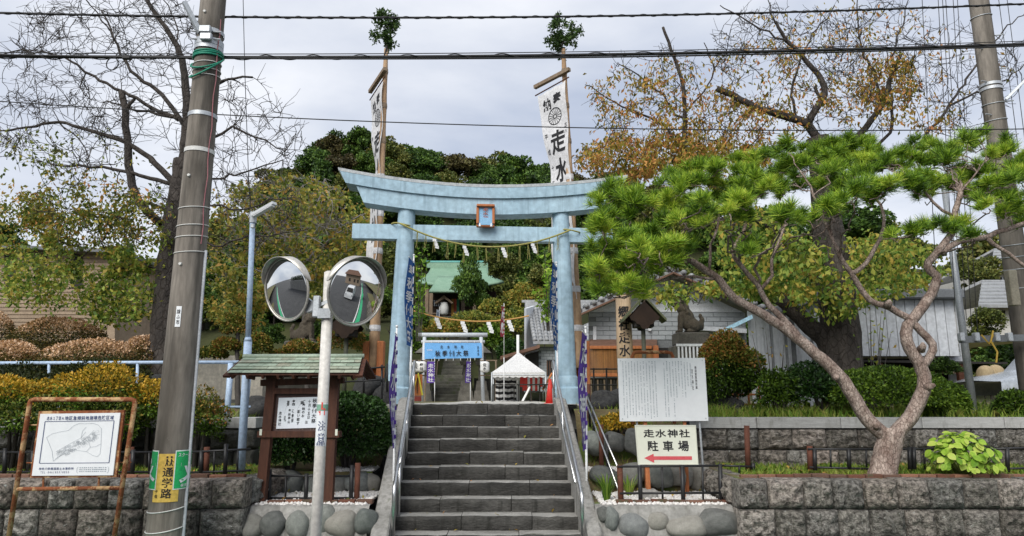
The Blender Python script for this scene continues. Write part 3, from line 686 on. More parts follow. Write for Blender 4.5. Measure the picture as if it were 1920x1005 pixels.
rp_ = thing('sacred_rope', 'straw rope with white paper streamers hung across the blue torii', 'rope', a)
rl = sag(a, c, dip); b = MB(); b.tube(rl, .016, 7)
for s, e in ((0, a), (1, c)): b.tube([e + Vector((math.cos(q) * .19, .19 * math.sin(q) - .0 + .19, .02 * math.sin(q * 2))) for q in np.linspace(0, 6.28, 20)], .014, 6, closed=True)
b.build('rope', M_ROPE, rp_, 'all')
def rope_at(px):
    return min(rl, key=lambda p: abs((p - Vector((0, 0, EYE))).x / p.y - ray(px, 470).x / ray(px, 470).y))
for px in (811, 868, 946, 1001): zigzag(rp_, rope_at(px) - Vector((0, 0, .01)), .155, TP.r)
for px in (782, 800, 816, 838, 854, 870, 893, 915, 934, 955, 973, 990, 1010, 1030, 1045):
    q = rope_at(px); b = MB(); Lh = random.uniform(.26, .36)
    for j in range(3):
        b.tube([q + Vector((random.uniform(-.012, .012), 0, 0)), q + Vector((random.uniform(-.02, .02), random.uniform(-.02, .02), -Lh * .5)), q + Vector((random.uniform(-.03, .03), 0, -Lh * random.uniform(.85, 1)))], .0045, 3)
    b.build('straw_strand', M_ROPE, rp_)
a2, c2 = P(776, 583, 28), P(992, 592, 28); r2 = thing('sacred_rope', 'tan rope with paper streamers strung across the inner court', 'rope', a2)
rl2 = sag(a2, c2, .32); b = MB(); b.tube(rl2, .03, 6); b.build('rope', M_ROPE2, r2)
for f in (.22, .44, .665, .845): zigzag(r2, rl2[int(f * 40)], .40, Vector((1, 0, 0)))

# ------------------------------------------------------------------ handrails
def handrail(label, top, bot, lo_t, lo_b, Yt, Yb, posts):
    t = thing('handrail', label, 'handrail', P(*bot, Yb)); A, B = P(*top, Yt), P(*bot, Yb); gz = .25
    d = (B - A).normalized(); e = B + d * .02
    arc = [A + Vector((0, .10, -.10)), A + Vector((0, .075, -.02)), A] + [A.lerp(B, k / 6) for k in range(1, 7)] + [B + Vector((0, -.05, -.06)), B + Vector((0, -.06, -.14)), Vector((B.x, B.y - .06, .18))]
    b = MB(); b.tube(arc, .024, 12); b.build('rail', M_STEEL, t, 'all')
    C, D = P(*lo_t, Yt - .1), P(*lo_b, Yb + .35); b = MB(); b.tube([C, D], .015, 10); b.build('lower_rail', M_STEEL, t, 'all')
    for f in posts:
        q = A.lerp(B, f); zg = H - (YTOP - q.y) / TREAD * RISE - .1 if q.y < YTOP else H - .05
        b = MB(); b.tube([q, (q.x, q.y, zg)], .02, 10); b.build('post', M_STEEL, t, 'all')
handrail('stainless steel handrail on the left of the stairs', (777, 678), (741, 905), (770, 742), (750, 868), 11.9, 8.62, (.02, .45, .8))
handrail('stainless steel handrail on the right of the stairs', (1037, 678), (1090, 920), (1040, 738), (1079, 905), 11.9, 8.62, (.02, .42))

# ------------------------------------------------------------------ tall festival banners on cedar poles
def crest(mapf, u, v, r, parent, m):
    b = MB(); N = 32
    def ring(r0, r1):
        for k in range(N):
            a0, a1 = 2 * math.pi * k / N, 2 * math.pi * (k + 1) / N
            b.add([mapf(u + rr * math.cos(a), v + rr * math.sin(a)) for rr, a in ((r0, a0), (r1, a0), (r1, a1), (r0, a1))], [(0, 1, 2, 3)])
    ring(r * .90, r); ring(r * .16, r * .24)
    for k in range(16):
        a = 2 * math.pi * k / 16; w_ = .035 * r; c_, s_ = math.cos(a), math.sin(a)
        b.add([mapf(u + rr * c_ - q * s_, v + rr * s_ + q * c_) for rr, q in ((r * .24, -w_ * .6), (r * .90, -w_), (r * .90, w_), (r * .24, w_ * .6))], [(0, 1, 2, 3)])
    b.build('crest', m, parent)
def tall_banner(label, plabel, top, base, Y, cw, yaw, cl_top, bx, by0, by1, side):
    """top/base pixels of the pole; cloth hangs on the left of the pole"""
    A, B = P(*base, Y), P(*top, Y); t = thing('festival_pole', plabel, 'pole', (A.x, Y, 1.78))
    b = MB(); n = 26; pts = [A.lerp(B, k / n) for k in range(n + 1)]
    rad = [.105 - .062 * (k / n) + (.006 if k % 3 == 0 else 0) for k in range(n + 1)]; b.tube(pts, rad, 14); b.build('pole', M_NPOLE, t, 'all')
    for k in range(3, n - 1, 3):
        b = MB(); q = pts[k]; b.tube([q - Vector((0, 0, .06)), q - Vector((0, 0, .02)), q + Vector((0, 0, .06))], [rad[k] + .004, rad[k] + .012, rad[k] + .004], 12); b.build('cloth_tie', M_CLOTHW if k < 16 else M_OLDW, t)
    # leafy sprig lashed to the tip
    sk = Skel(int(top[0])); tip = np.array(B); sk.limb([tip - [0, 0, .3], tip + [0, 0, .15]], .03, .02)
    lf = []
    for _ in range(34):
        a = RNG.uniform(0, 6.28); r_ = RNG.uniform(.08, .38) * (1.15 if side > 0 else .85); T = tip + np.array([math.cos(a) * r_, math.sin(a) * r_, RNG.uniform(.08, .72) - .25 * (r_ > .3)]); p = sk.reach(T, .004, .1)
        if p is not None:
            for q in p[len(p) // 3:]: lf += [q + RNG.normal(size=3) * .035 for _ in range(11)]
    sp = sk.build('sprig_stem', M_BARK, t); leaves('sprig_leaves', lf, .085, M_SAKAKI, t, RNG, aspect=.45)
    # wooden shoe that holds the pole
    b = MB(); q0, q1 = P(bx, by0, Y), P(bx, by1, Y); g = 1.74
    for dx in (-.155, .155): b.bbox((A.x + dx * .9, Y, (q0.z + g) / 2), (.125, .2, q0.z - g), b=.01)
    b.bbox((A.x, Y + .14, (q0.z + g) / 2 - .1), (.18, .07, q0.z - g - .2), b=.01); b.build('pole_shoe', M_CEDAR, t)
    # crossbar and cloth
    T = Plane(P(cl_top[0], cl_top[1], Y - .12), yaw); k = thing('festival_banner', label, 'banner', T.o); hang = T.o.z
    pd = (A - B).normalized(); L = 4.6
    def cm(u, v):                      # u to the left of the pole, v down; the cloth narrows and swings a little
        wv = .05 * math.sin(v * 2.1 + 1) * u / cw + .025 * math.sin(v * 5 + u * 3); return T.o + pd * v - T.r * (u * (1 - .26 * smooth01(v / 2.6))) + T.n * wv + Vector((0, 0, -.17 * u * max(0, 1 - v * .5)))
    b = MB(); rows = [[cm(cw * i / 8, L * j / 60 + (.05 * abs(math.sin(i / 8 * 3 * math.pi)) if j == 0 else 0)) for i in range(9)] for j in range(61)]
    b.grid(rows); cl = b.build('cloth', M_CLOTHW, k, 'all')
    up = Vector((0, 0, 1))
    b = MB(); b.beam(T.o + up * .20 + T.r * .12, cm(cw * 1.12, 0) + up * .235, .08, .075); b.build('crossbar', M_OLDW, k)
    b = MB(); b.tube([T.o + T.r * .1 + up * .03, cm(cw * 1.1, 0) + up * .035], .014, 6); b.build('cloth_rod', M_DARKW, k)
    b = MB(); b.tube([cm(cw * .85, 0) + up * .24, B + (A - B) * .09], .006, 4); b.tube([cm(.02, 0) + up * .24, B + (A - B) * .09], .006, 4); b.build('cord', M_OLDW, k)
    mf = lambda u, v: cm(cw / 2 - u, -v) + T.n * .006
    it = [('納', -cw * .20, -.33, .23, .27), ('奉', cw * .20, -.31, .23, .27)]; y = .97
    for ch in '走水神社':
        it.append((ch, cw * .08, -(y + .28), .46, .54)); y += .63
    lettering(it, mf, M_BLACK, k, .028)
    lettering([(c_, -cw * .37, -(1.05 + i * .36), .10, .13) for i, c_ in enumerate('平成十五年')] + [(c_, cw * .40, -(.95 + i * .14), .08, .10) for i, c_ in enumerate('三八')], mf, M_BLACK, k, .012, 'small_lettering')
    crest(mf, .02, -.66, .19, k, M_BLACK)
tall_banner('white cloth banner with black characters on the right festival pole, seen full face', 'tall peeled cedar pole right of the torii, tipped with leafy branches', (1056, 92), (1086, 690), 13.6, .74, -46, (1060, 150), 1086, 640, 715, 1)
tall_banner('white cloth banner on the left festival pole, seen almost edge-on', 'tall peeled cedar pole left of the torii, tipped with leafy branches', (724, 92), (700, 690), 13.6, .78, -64, (719, 150), 700, 640, 715, -1)

# ------------------------------------------------------------------ nobori flags
def nobori(label, top, base, Y, cloth0, cloth1, cw, yaw, text, m, mt, side=-1, chars=.8, z0=None):
    """thin pole; the cloth hangs on one side between two sight-line heights"""
    A, B = P(*base, Y), P(*top, Y)
    if z0 is not None: A.z = z0
    k = thing('nobori_flag', label, 'flag', A); b = MB(); b.tube([A, A.lerp(B, .45)], .017, 8); b.tube([A.lerp(B, .45), B], .012, 8); b.tube([B, B + Vector((0, 0, .03))], .018, 8); b.build('pole', M_PLAST, k, 'all')
    T = Plane(A, yaw); pd = (B - A).normalized()
    zt, zb = P(top[0], cloth0, Y).z, P(top[0], cloth1, Y).z; at = lambda z: A + pd * ((z - A.z) / pd.z); Lc = zt - zb
    def cm(u, v): return at(zt - v) + T.r * side * (u + .02) + T.n * (.03 * math.sin(v * 4 + u * 5) * u / cw)
    b = MB(); b.grid([[cm(cw * i / 6, Lc * j / 40) for i in range(7)] for j in range(41)]); b.build('cloth', m, k, 'all')
    b = MB(); b.tube([at(zt + .015), cm(cw, -.015)], .007, 6); b.build('top_rod', M_PLAST, k)
    b = MB()
    for j in range(8): q = cm(0, Lc * (j + .2) / 8); b = MB(); b.box(q - T.r * side * .01, (.035, .035, .05)); b.build('pole_loop', m, k)
    mf = lambda u, v: cm(cw / 2 + u * (1 if side > 0 else -1), -v) + T.n * .006
    lettering(vtext(text, 0, -.08, -Lc * .97, cw * chars), mf, mt, k, .02)
    lettering(vtext(text, 0, -.08, -Lc * .97, cw * chars), lambda u, v: cm(cw / 2 - u * (1 if side > 0 else -1), -v) - T.n * .006, mt, k, .02, 'back_lettering')
nobori('dark blue flag with white festival characters beside the left torii pillar', (776, 480), (768, 760), 11.95, 492, 650, .42, 84, '奉秋季例大祭', M_BLUEC, M_INKW, -1, z0=1.8)
nobori('dark blue flag with white festival characters beside the right torii pillar', (1043, 494), (1046, 760), 11.95, 500, 658, .42, 75, '奉秋季例大祭', M_BLUEC, M_INKW, -1, z0=1.8)
nobori('purple flag with white characters on the right of the stairs', (1098, 616), (1100, 940), 9.4, 628, 842, .4, 74, '走水神社', M_PURPC, M_INKW, -1, chars=.8, z0=.6)
nobori('purple flag left of the stairs, seen almost edge-on', (744, 614), (736, 990), 9.4, 630, 840, .36, 92, '走水神社', M_PURPC, M_INKW, -1, z0=.45)
# ================================================================== things along the street
M_POLEC = mat('stained_concrete_pole', (.085, .075, .062), (.23, .205, .175), rough=.9, scale=1.6, bump=.25, bscale=60, lo=.36, hi=.62, streak=(.05, .045, .038), spots=(.30, .28, .245), spot_scale=2.5, spot_pos=.66, stretch=(2, 2, .35))
M_CABLE = mat('black_cable', (.012, .012, .013), (.02, .02, .02), rough=.6, scale=10)
M_GREENW = mat('green_insulated_wire', (.01, .19, .12), (.02, .24, .15), rough=.5, scale=10)
M_WHITEB = mat('white_binding_wire', (.55, .55, .53), (.66, .66, .63), rough=.6, scale=10)
M_GREENS = mat('green_sign_vinyl', (.012, .36, .10), (.02, .42, .13), rough=.45, scale=6)
M_YELL = mat('yellow_sign_vinyl', '#d6b65a'[1:], 'c8a44c', rough=.55, scale=3, streak='b08f45')
M_RUST = mat('rusty_pipe', '6b3a22', '8c5533', rough=.9, scale=5, bump=.5, bscale=40, spots='b99a70', spot_scale=4.5, spot_pos=.50)
M_BOARD = mat('weathered_white_board', (.66, .69, .70), (.71, .73, .74), rough=.5, scale=1.5, fine=.04)
M_BOARDC = mat('cream_board', '#c9cabb'[1:], 'd3d4c6', rough=.5, scale=2, fine=.04)
M_NAVY = mat('navy_print', (.03, .05, .14), (.05, .07, .17), rough=.7, scale=20)
M_GREY = mat('grey_print', (.28, .32, .36), (.36, .40, .43), rough=.7, scale=20)
M_RED = mat('red_print', '#c04a52'[1:], 'ca5a5e', rough=.6, scale=10)
M_REDV = mat('red_vinyl', '#cf3b36'[1:], 'd64a40', rough=.5, scale=10)
M_COPR = mat('verdigris_copper_roof', '8a9a86', 'a5b09a', rough=.55, scale=3, metal=.15, streak='6f7d6c', objcols=['8fa08c', '9a8f80', 'aab8a6', '7f8f80'], spots='c2ccc0', spot_scale=4, spot_pos=.64)
M_PANEL = mat('brown_back_panel', '4f3d3a', '5d4a46', rough=.7, scale=4, stretch=(.4, 1, 4))
M_NOTE = mat('white_notice_paper', (.66, .70, .76), (.72, .75, .80), rough=.8, scale=3, fine=.04)
M_MIRROR = bpy.data.materials.new('mirror_glass'); M_MIRROR.use_nodes = True
_b = M_MIRROR.node_tree.nodes['Principled BSDF']; _b.inputs['Base Color'].default_value = (.78, .79, .79, 1); _b.inputs['Metallic'].default_value = 1; _b.inputs['Roughness'].default_value = .025
M_MRIM = mat('mirror_rim_metal', (.42, .40, .36), (.55, .53, .48), rough=.4, metal=.6, scale=5, spots=(.3, .27, .22), spot_scale=6, spot_pos=.68)
M_POLEW = mat('off_white_pole_paint', (.55, .53, .49), (.64, .62, .58), rough=.5, scale=3, streak=(.45, .43, .39))
up = Vector((0, 0, 1))

# ------------------------------------------------------------------ concrete utility poles
def upole(label, p0, p1, Y0, Y1, r0, r1):
    A, B = P(*p0, Y0), P(*p1, Y1); d = (B - A).normalized(); A = A + d * ((0 - A.z) / d.z) if A.z > .2 else A; B = B + d * 2.2
    t = thing('utility_pole', label, 'pole', A); n = 20; b = MB(); b.tube([A.lerp(B, k / n) for k in range(n + 1)], [r0 + (r1 - r0) * k / n for k in range(n + 1)], 32); b.build('shaft', M_POLEC, t, 'all')
    return t, A, B, lambda z: (A + d * ((z - A.z) / d.z)), lambda z: r0 + (r1 - r0) * (z - A.z) / (B.z - A.z)
t, A, B, at, rad = upole('stained concrete utility pole rising beside the map board', (309, 1005), (400, 0), 7.9, 8.0, .195, .135)
def zpole(px, py, Y=7.95): return P(px, py, Y).z
def hoop(t, at, rad, z, r, m, name='band', tilt=.0, w_=.0):
    q = at(z); R_ = rad(z) + r * .9
    b = MB()
    if w_: b.tube([q + up * (-w_ / 2), q + up * (w_ / 2)], R_ + .004, 28, cap=False); b.build(name, m, t, 'all')
    else: b.tube([q + Vector((math.cos(a) * R_, math.sin(a) * R_, tilt * math.cos(a - .8))) for a in np.linspace(0, 6.28, 29)[:-1]], r, 6, closed=True); b.build(name, m, t, 'all')
for py in (392, 425, 446, 475): hoop(t, at, rad, zpole(365, py), .006, M_WHITEB, 'binding_wire', .02)
for py in (951, 988): hoop(t, at, rad, zpole(310, py), .006, M_WHITEB, 'binding_wire', .03)
for py, w_ in ((285, .05), (218, .05)): hoop(t, at, rad, zpole(380, py), .004, M_GALV if py < 250 else M_WHITEB, 'steel_band', 0, w_)
for py, w_ in ((82, .08), (92, .05), (62, .05)): hoop(t, at, rad, zpole(390, py), .012, M_GALV, 'steel_band', 0, w_)
for py, tl in ((100, .02), (103, .03), (107, .02)): hoop(t, at, rad, zpole(390, py), .013, M_GREENW, 'green_wire', tl)
z = zpole(385, 125)
for k in range(2):
    b = MB(); q = at(z + .08 * k); b.tube([q + Vector((math.cos(a) * (rad(z) + .03), math.sin(a) * (rad(z) + .03), -.16 * math.sin(-a) * (a > 3.14) + (.1 if k == 0 else .02) * math.cos(a))) for a in np.linspace(2.9, 6.5, 16)], .011, 6); b.build('green_wire', M_GREENW, t, 'all')
for py in (120, 134, 145): hoop(t, at, rad, zpole(385, py), .006, M_WHITEB, 'binding_wire', .02)
q = at(zpole(392, 62)); b = MB(); b.beam(q + Vector((-.05, -.16, -.06)), q + Vector((-.22, -.28, .28)), .055, .05); b.build('stay_bracket', M_GALV, t)
for dx, dz in ((.0, 0), (-.02, .1)):
    b = MB(); q = at(zpole(385, 80) + dz); b.bbox(q + Vector((dx + .04, -rad(q.z) - .03, 0)), (.14, .06, .09), b=.01); b.tube([q + Vector((-.16, -.14, 0)), q + Vector((.19, -.12, .0))], .011, 6); b.build('clamp', M_GALV, t)
for px, py in ((391, 30), (363, 336), (360, 500)):
    b = MB(); q = at(zpole(px, py)); b.tube([q + Vector((-.02, -rad(q.z) + .01, 0)), q + Vector((-.02, -rad(q.z) - .02, 0))], [.02, .016], 10); b.build('bolt_hole_cap', M_WHITEB, t)
# conduit down the right side and a pink cord
b = MB(); z0, z1 = 0.02, zpole(385, 470); pts = [at(z0 + (z1 - z0) * k / 8) + Vector((rad(z0 + (z1 - z0) * k / 8) * 1.0 + .012, -.01, 0)) for k in range(9)]; b.tube(pts, .018, 8); b.build('conduit', mat('grey_conduit', (.38, .40, .43), (.46, .48, .5), rough=.5, scale=4), t, 'all')
b = MB(); z0, z1 = zpole(385, 460), zpole(400, 40); b.tube([at(z0 + (z1 - z0) * k / 14) + Vector((rad(z0) * .9 + .01 * math.sin(k * 2), -rad(z0) * .5, 0)) for k in range(15)], .006, 5); b.build('pink_cord', mat('pink_cord', '8d5a60', 'a06a6e', scale=10), t)
# curved signs bent round the pole
def bent(t, at, rad, a0, a1, z0, z1, m, off, name, rnd=0.0, parent=None):
    b = MB(); rows = []
    for j in range(9):
        z = z0 + (z1 - z0) * j / 8; ins = 0
        q = at(z); rr = rad(z) + off; rows.append([q + Vector((math.sin(a) * rr, -math.cos(a) * rr, 0)) for a in np.linspace(a0, a1, 12)])
    b.grid(rows); return b.build(name, m, parent or t, 'all')
def bmap(at, rad, off): return lambda u, v: at(v) + Vector((math.sin(u / rad(v)) * (rad(v) + off), -math.cos(u / rad(v)) * (rad(v) + off), 0))
# the pole stands left of the lens: angle 0 looks down -Y, the camera sees it from the right
zt_, zb_ = zpole(316, 848), zpole(310, 936); V0 = .33
ys = bent(t, at, rad, V0 - .78, V0 + .62, zb_, zt_, M_YELL, .006, 'yellow_sign')
rr0 = rad(.9); mf = bmap(at, rad, .010); ce = (V0 - .02) * rr0
zz = lambda f: zt_ + (zb_ - zt_) * f
lettering([('通', ce, zz(.38), .105, .105), ('学', ce, zz(.60), .105, .105), ('路', ce, zz(.82), .105, .105), ('子', ce - .10, zz(.78), .035, .04), ('母', ce - .10, zz(.88), .035, .04)], mf, M_BLACK, ys, .014)
b = MB()                                                # two walking children
for du in (-.018, .022):
    for (u0, v0, u1, v1, w_) in ((0, .0, 0, .035, .012), (0, 0, -.012, -.04, .009), (0, 0, .014, -.04, .009), (0, .025, .022, .0, .007), (0, .052, 0, .05, .018)):
        L_ = math.hypot(u1 - u0, v1 - v0) + 1e-6; nx_, ny_ = -(v1 - v0) / L_ * w_ / 2, (u1 - u0) / L_ * w_ / 2
        if L_ < .004: nx_, ny_, v1, v0 = .009, 0, .062, .044
        b.add([mf(ce + du + a, zz(.175) + c) for a, c in ((u0 - nx_, v0 - ny_), (u0 + nx_, v0 + ny_), (u1 + nx_, v1 + ny_), (u1 - nx_, v1 - ny_))], [(0, 1, 2, 3)])
b.build('children_pictogram', M_BLACK, ys)
M_BORD = mat('sign_border_white', (.7, .78, .74), (.76, .82, .78), rough=.5, scale=6)
z2, z3 = zpole(316, 842), zpole(312, 914)
for a0, a1, txt in ((V0 + .28, V0 + 1.75, 1), (V0 - 1.7, V0 - .62, 0)):
    bent(t, at, rad, a0, a1, z3, z2, M_BORD, .0085, 'sign_border'); gs = bent(t, at, rad, a0 + .05, a1 - .05, z3 + .012, z2 - .012, M_GREENS, .0115, 'green_sign')
    m2 = bmap(at, rad, .015); ra = rad(1.0)
    if txt:
        c0 = (a0 + .12) * ra
        lettering(htext('スクールゾーン', c0, c0 + .26, z2 - .05, .045), m2, M_INKW, gs, .014)
        lettering([('文', c0 + .155, (z2 + z3) / 2 - .01, .24, .26)], m2, M_INKW, gs, .03, 'school_mark')
        lettering(htext('横須賀市', c0 + .05, c0 + .2, z3 + .04, .035), m2, M_INKW, gs, .01, 'small_lettering')
    else: lettering([('文', (a0 + .45) * ra, (z2 + z3) / 2, .2, .24)], m2, M_INKW, gs, .03)
wp = bent(t, at, rad, V0 - .42, V0 - .1, zpole(333, 616), zpole(340, 578), M_BOARD, .005, 'white_number_plate')
lettering(vtext('線ふ市', (V0 - .26) * rad(2.6), zpole(338, 583), zpole(334, 612), .04), bmap(at, rad, .008), M_BLACK, wp, .008)
t2, A2, B2, at2, rad2 = upole('concrete utility pole at the right edge behind the pine', (1932, 700), (1835, 0), 10.9, 11.0, .185, .14)
zp2 = lambda py: P(1860, py, 10.95).z
for py in (30, 195, 226): hoop(t2, at2, rad2, zp2(py), .008, M_GALV, 'band_wire', .03)
for py in (160, 168): hoop(t2, at2, rad2, zp2(py), .01, M_GALV, 'steel_band', 0, .05)
q = at2(zp2(190)); b = MB(); b.beam(q + Vector((.12, -.14, -.02)), q + Vector((.42, -.3, .30)), .04, .04); b.build('stay_bracket', M_GALV, t2)
for k in range(4):
    q = at2(zp2(70 + k * 62)); b = MB(); b.tube([q + Vector((rad2(q.z) * .8, -.1, 0)), q + Vector((rad2(q.z) + .09, -.14, 0))], .011, 6); b.build('step_bolt', M_GALV, t2)
    q = at2(zp2(95 + k * 62)); b = MB(); b.tube([q + Vector((-rad2(q.z) * .8, -.1, 0)), q + Vector((-rad2(q.z) - .09, -.14, 0))], .011, 6); b.build('step_bolt', M_GALV, t2)
b = MB(); q = P(1898, 540, 10.6); b.bbox((q.x, q.y, q.z), (.13, .12, .55), b=.01); b.build('meter_box', mat('beige_box', '8f8878', 'a39c8a', scale=4), t2)
for py in (460, 482, 505, 540): hoop(t2, at2, rad2, zp2(py), .007, M_GALV, 'band_wire', .03)

# ------------------------------------------------------------------ overhead wires
def wire(label, pix, r, Y0, Y1, m=M_CABLE, wrap=None, group='overhead wires'):
    n = len(pix); pts = []
    xs_ = [p[0] for p in pix]; ys_ = [p[1] for p in pix]
    for px in np.linspace(xs_[0], xs_[-1], 60):
        f = (px - xs_[0]) / (xs_[-1] - xs_[0]); c = np.polyfit(xs_, ys_, min(2, n - 1)); pts.append(P(px, float(np.polyval(c, px)), Y0 + (Y1 - Y0) * f))
    t = thing('overhead_cable', label, 'cable', pts[0], 0, group); b = MB(); b.tube(pts, r, 6); b.build('cable', m, t, 'all')
    if wrap:
        N = 900; q = [pts[int(k / N * 58)].lerp(pts[int(k / N * 58) + 1], k / N * 58 % 1) for k in range(N)]
        b = MB(); b.tube([p + Vector((0, math.cos(k * wrap[1]), math.sin(k * wrap[1]))) * wrap[0] for k, p in enumerate(q)], wrap[2], 4); b.build('lashing_wire', m, t)
wire('topmost thick black cable across the sky', [(-60, 20), (400, 36), (960, 32), (1500, 18), (2000, 6)], .014, 7.75, 9.6, wrap=(.017, .35, .005))
wire('thick bundled cable under the topmost one', [(-60, 106), (400, 104), (960, 108), (1500, 94), (2000, 80)], .021, 7.75, 9.6, wrap=(.03, .16, .006))
wire('thin messenger wire just above the bundled cable', [(-60, 99), (400, 98), (960, 101), (1500, 89), (2000, 74)], .006, 7.78, 9.62)
wire('second cable twisted along the bundled cable', [(-60, 101), (400, 109), (960, 111), (1500, 97), (2000, 84)], .011, 7.7, 9.55)
wire('thin grey wire crossing below the festival banner tops', [(-60, 184), (600, 229), (1100, 237), (1480, 242), (2000, 242)], .008, 9.5, 9.7)
def stay(label, p0, p1, Y, r=.006):
    t = thing('stay_wire', label, 'cable', P(*p1, Y), 0, 'stay wires by the right pole'); b = MB(); b.tube([P(*p0, Y), P(*p1, Y)], r, 5); b.build('wire', M_CABLE, t)
for i, (a, c) in enumerate((((1728, -20), (1757, 560)), ((1758, -20), (1790, 560)), ((1772, -20), (1812, 600)), ((1786, -20), (1822, 620)), ((1870, -20), (1916, 330)), ((1886, -20), (1930, 330)), ((1766, -20), (1802, 580)), ((1794, -20), (1834, 640)))):
    stay('thin stay wire, %s of those beside the right-hand utility pole' % ['leftmost', 'second from the left', 'fourth from the left', 'sixth from the left', 'second from the right', 'rightmost', 'third from the left', 'third from the right'][i], a, c, 11.0 + .15 * i)
t = thing('drop_wire', 'thin dark wire hanging down right of the stained pole', 'cable', P(466, 300, 8.6)); b = MB(); b.tube([P(455, -40, 8.6), P(459, 130, 8.6), P(466, 330, 8.6), P(470, 390, 8.7)], .005, 5); b.build('wire', M_CABLE, t)
t = thing('cable_joint', 'small black cable joint hanging on the bundle left of the pole', 'cable', P(238, 108, 7.7)); b = MB(); q = P(238, 108, 7.68); b.bbox(q, (.10, .05, .05), b=.01); b.build('body', M_CABLE, t)
b = MB(); b.tube([P(212, 108, 7.7) + Vector((.07 * math.sin(a), 0, .08 * math.cos(a) - .08)) for a in np.linspace(0, 6.0, 20)], .007, 5); b.build('cable_loop', M_CABLE, t)

# ------------------------------------------------------------------ traffic mirrors
t = thing('mirror_pole', 'off-white pole carrying two round traffic mirrors', 'pole', P(589, 1020, 6.45)); A = P(588, 1030, 6.45); B = P(618, 511, 6.45); A.z = 0
_d = (B - P(592, 1005, 6.45)).normalized(); A = B - _d * (B.z / _d.z)
b = MB(); b.tube([A, B], .049, 24); b.tube([B, B + _d * .012], [.049, .03], 24); b.build('shaft', M_POLEW, t, 'all')
pat = lambda z: A + _d * (z / _d.z); zq = lambda py: P(600, py, 6.45).z
b = MB(); q = P(600, 570, 6.42)
b.bbox(P(594, 575, 6.40), (.065, .06, .20), b=.008); b.beam(P(594, 572, 6.40), P(576, 578, 6.46), .05, .09); b.beam(P(596, 588, 6.40), P(620, 588, 6.42), .07, .09); b.build('mounting_bracket', M_GALV, t)
def mirror(label, px, py, Y, dia, yaw, pitch):
    """yaw: degrees the glass is turned to the right of facing the road"""
    c = P(px, py, Y); k = thing('traffic_mirror', label, 'mirror', c)
    n = Vector((math.sin(R(yaw)) * math.cos(R(pitch)), -math.cos(R(yaw)) * math.cos(R(pitch)), -math.sin(R(pitch)))); r = n.cross(up).normalized() * -1; u = n.cross(r).normalized(); u = u if u.z > 0 else -u
    ax = Matrix((r, u, n)).transposed(); rr = dia / 2; sph = 2.2 * dia
    prof = [(rr * k_ / 14, math.sqrt(sph ** 2 - (rr * k_ / 14) ** 2) - math.sqrt(sph ** 2 - rr ** 2)) for k_ in range(14, 0, -1)]
    b = MB(); b.lathe([(p[0] if p[0] > 1e-4 else .001, p[1] + .012) for p in prof], 64, c, ax); b.build('mirror_face', M_MIRROR, k, 'all')
    b = MB(); N = 48; b.tube([c + ax @ Vector((math.cos(a) * (rr + .008), math.sin(a) * (rr + .008), .012)) for a in np.linspace(0, 2 * math.pi, N + 1)[:-1]], .011, 8, closed=True); b.build('rim', M_MRIM, k, 'all')
    b = MB(); b.lathe([(rr + .006, .0), (rr * .8, -.05), (rr * .35, -.085), (.05, -.09)], 40, c, ax); b.build('back_shell', M_MRIM, k, 'all')
    b = MB(); rows = []
    for a in np.linspace(R(10), R(170), 26):
        dp = .10 * max(0, math.sin((a - R(10)) / R(160) * math.pi)) ** .5; rows.append([c + ax @ Vector((math.cos(a) * (rr + .022 + e), math.sin(a) * (rr + .022 + e), z_)) for z_, e in ((-.02, 0), (dp, .0), (dp, .006), (-.02, .006))])
    b.grid(rows); o = b.build('hood', M_MRIM, k, 'all'); fix_normals(o.data)
    b = MB(); b.beam(c - n * .09, P(594, 575, 6.42), .03, .03); b.build('arm', M_GALV, k)
mirror('round traffic mirror left of its pole, turned towards the left of the road', 539, 543, 6.5, .575, -32, 11)
mirror('round traffic mirror right of its pole, the larger one, turned to the right', 667, 547, 6.35, .61, 51, 11)
z0, z1 = zq(830), zq(772)
def wrap_sign(px0, py0, py1): return P(px0, py1, 6.45).z, P(px0, py0, 6.45).z
za, zb_ = wrap_sign(603, 756, 836); radc = lambda z: .049
V1 = math.atan2(-A.x, A.y)
st_ = bent(t, pat, radc, V1 - 1.25, V1 + 1.25, za, zb_, M_BOARD, .002, 'caution_sticker'); mfp = bmap(pat, radc, .0045); cu = V1 * .049
lettering([('注', cu, za + (zb_ - za) * .47, .066, .095), ('意', cu, za + (zb_ - za) * .19, .066, .095)], mfp, M_NAVY, st_, .012)
lettering(htext('横須賀市', cu - .04, cu + .04, za + .018, .03), mfp, M_NAVY, st_, .008, 'small_lettering')
b = MB(); hv = za + (zb_ - za) * .72
for (u0, v0, u1, v1, w_) in ((0, .0, 0, .055, .042), (-.004, .05, -.004, .115, .012), (-.02, .02, -.03, .035, .012), (.01, .05, .012, .062, .014), (.022, .045, .024, .054, .012)):
    b.add([mfp(cu + u0 - w_ / 2, hv + v0), mfp(cu + u0 + w_ / 2, hv + v0), mfp(cu + u1 + w_ / 2, hv + v1), mfp(cu + u1 - w_ / 2, hv + v1)], [(0, 1, 2, 3)])
b.build('pointing_hand', M_REDV, st_)
bent(t, pat, radc, V1 - 1.25, V1 + 1.25, zq(770), zq(758), M_BORD, .0035, 'green_band').data.materials[0] = mat('faded_green_tape', '6f9a86', '85a894', scale=9)

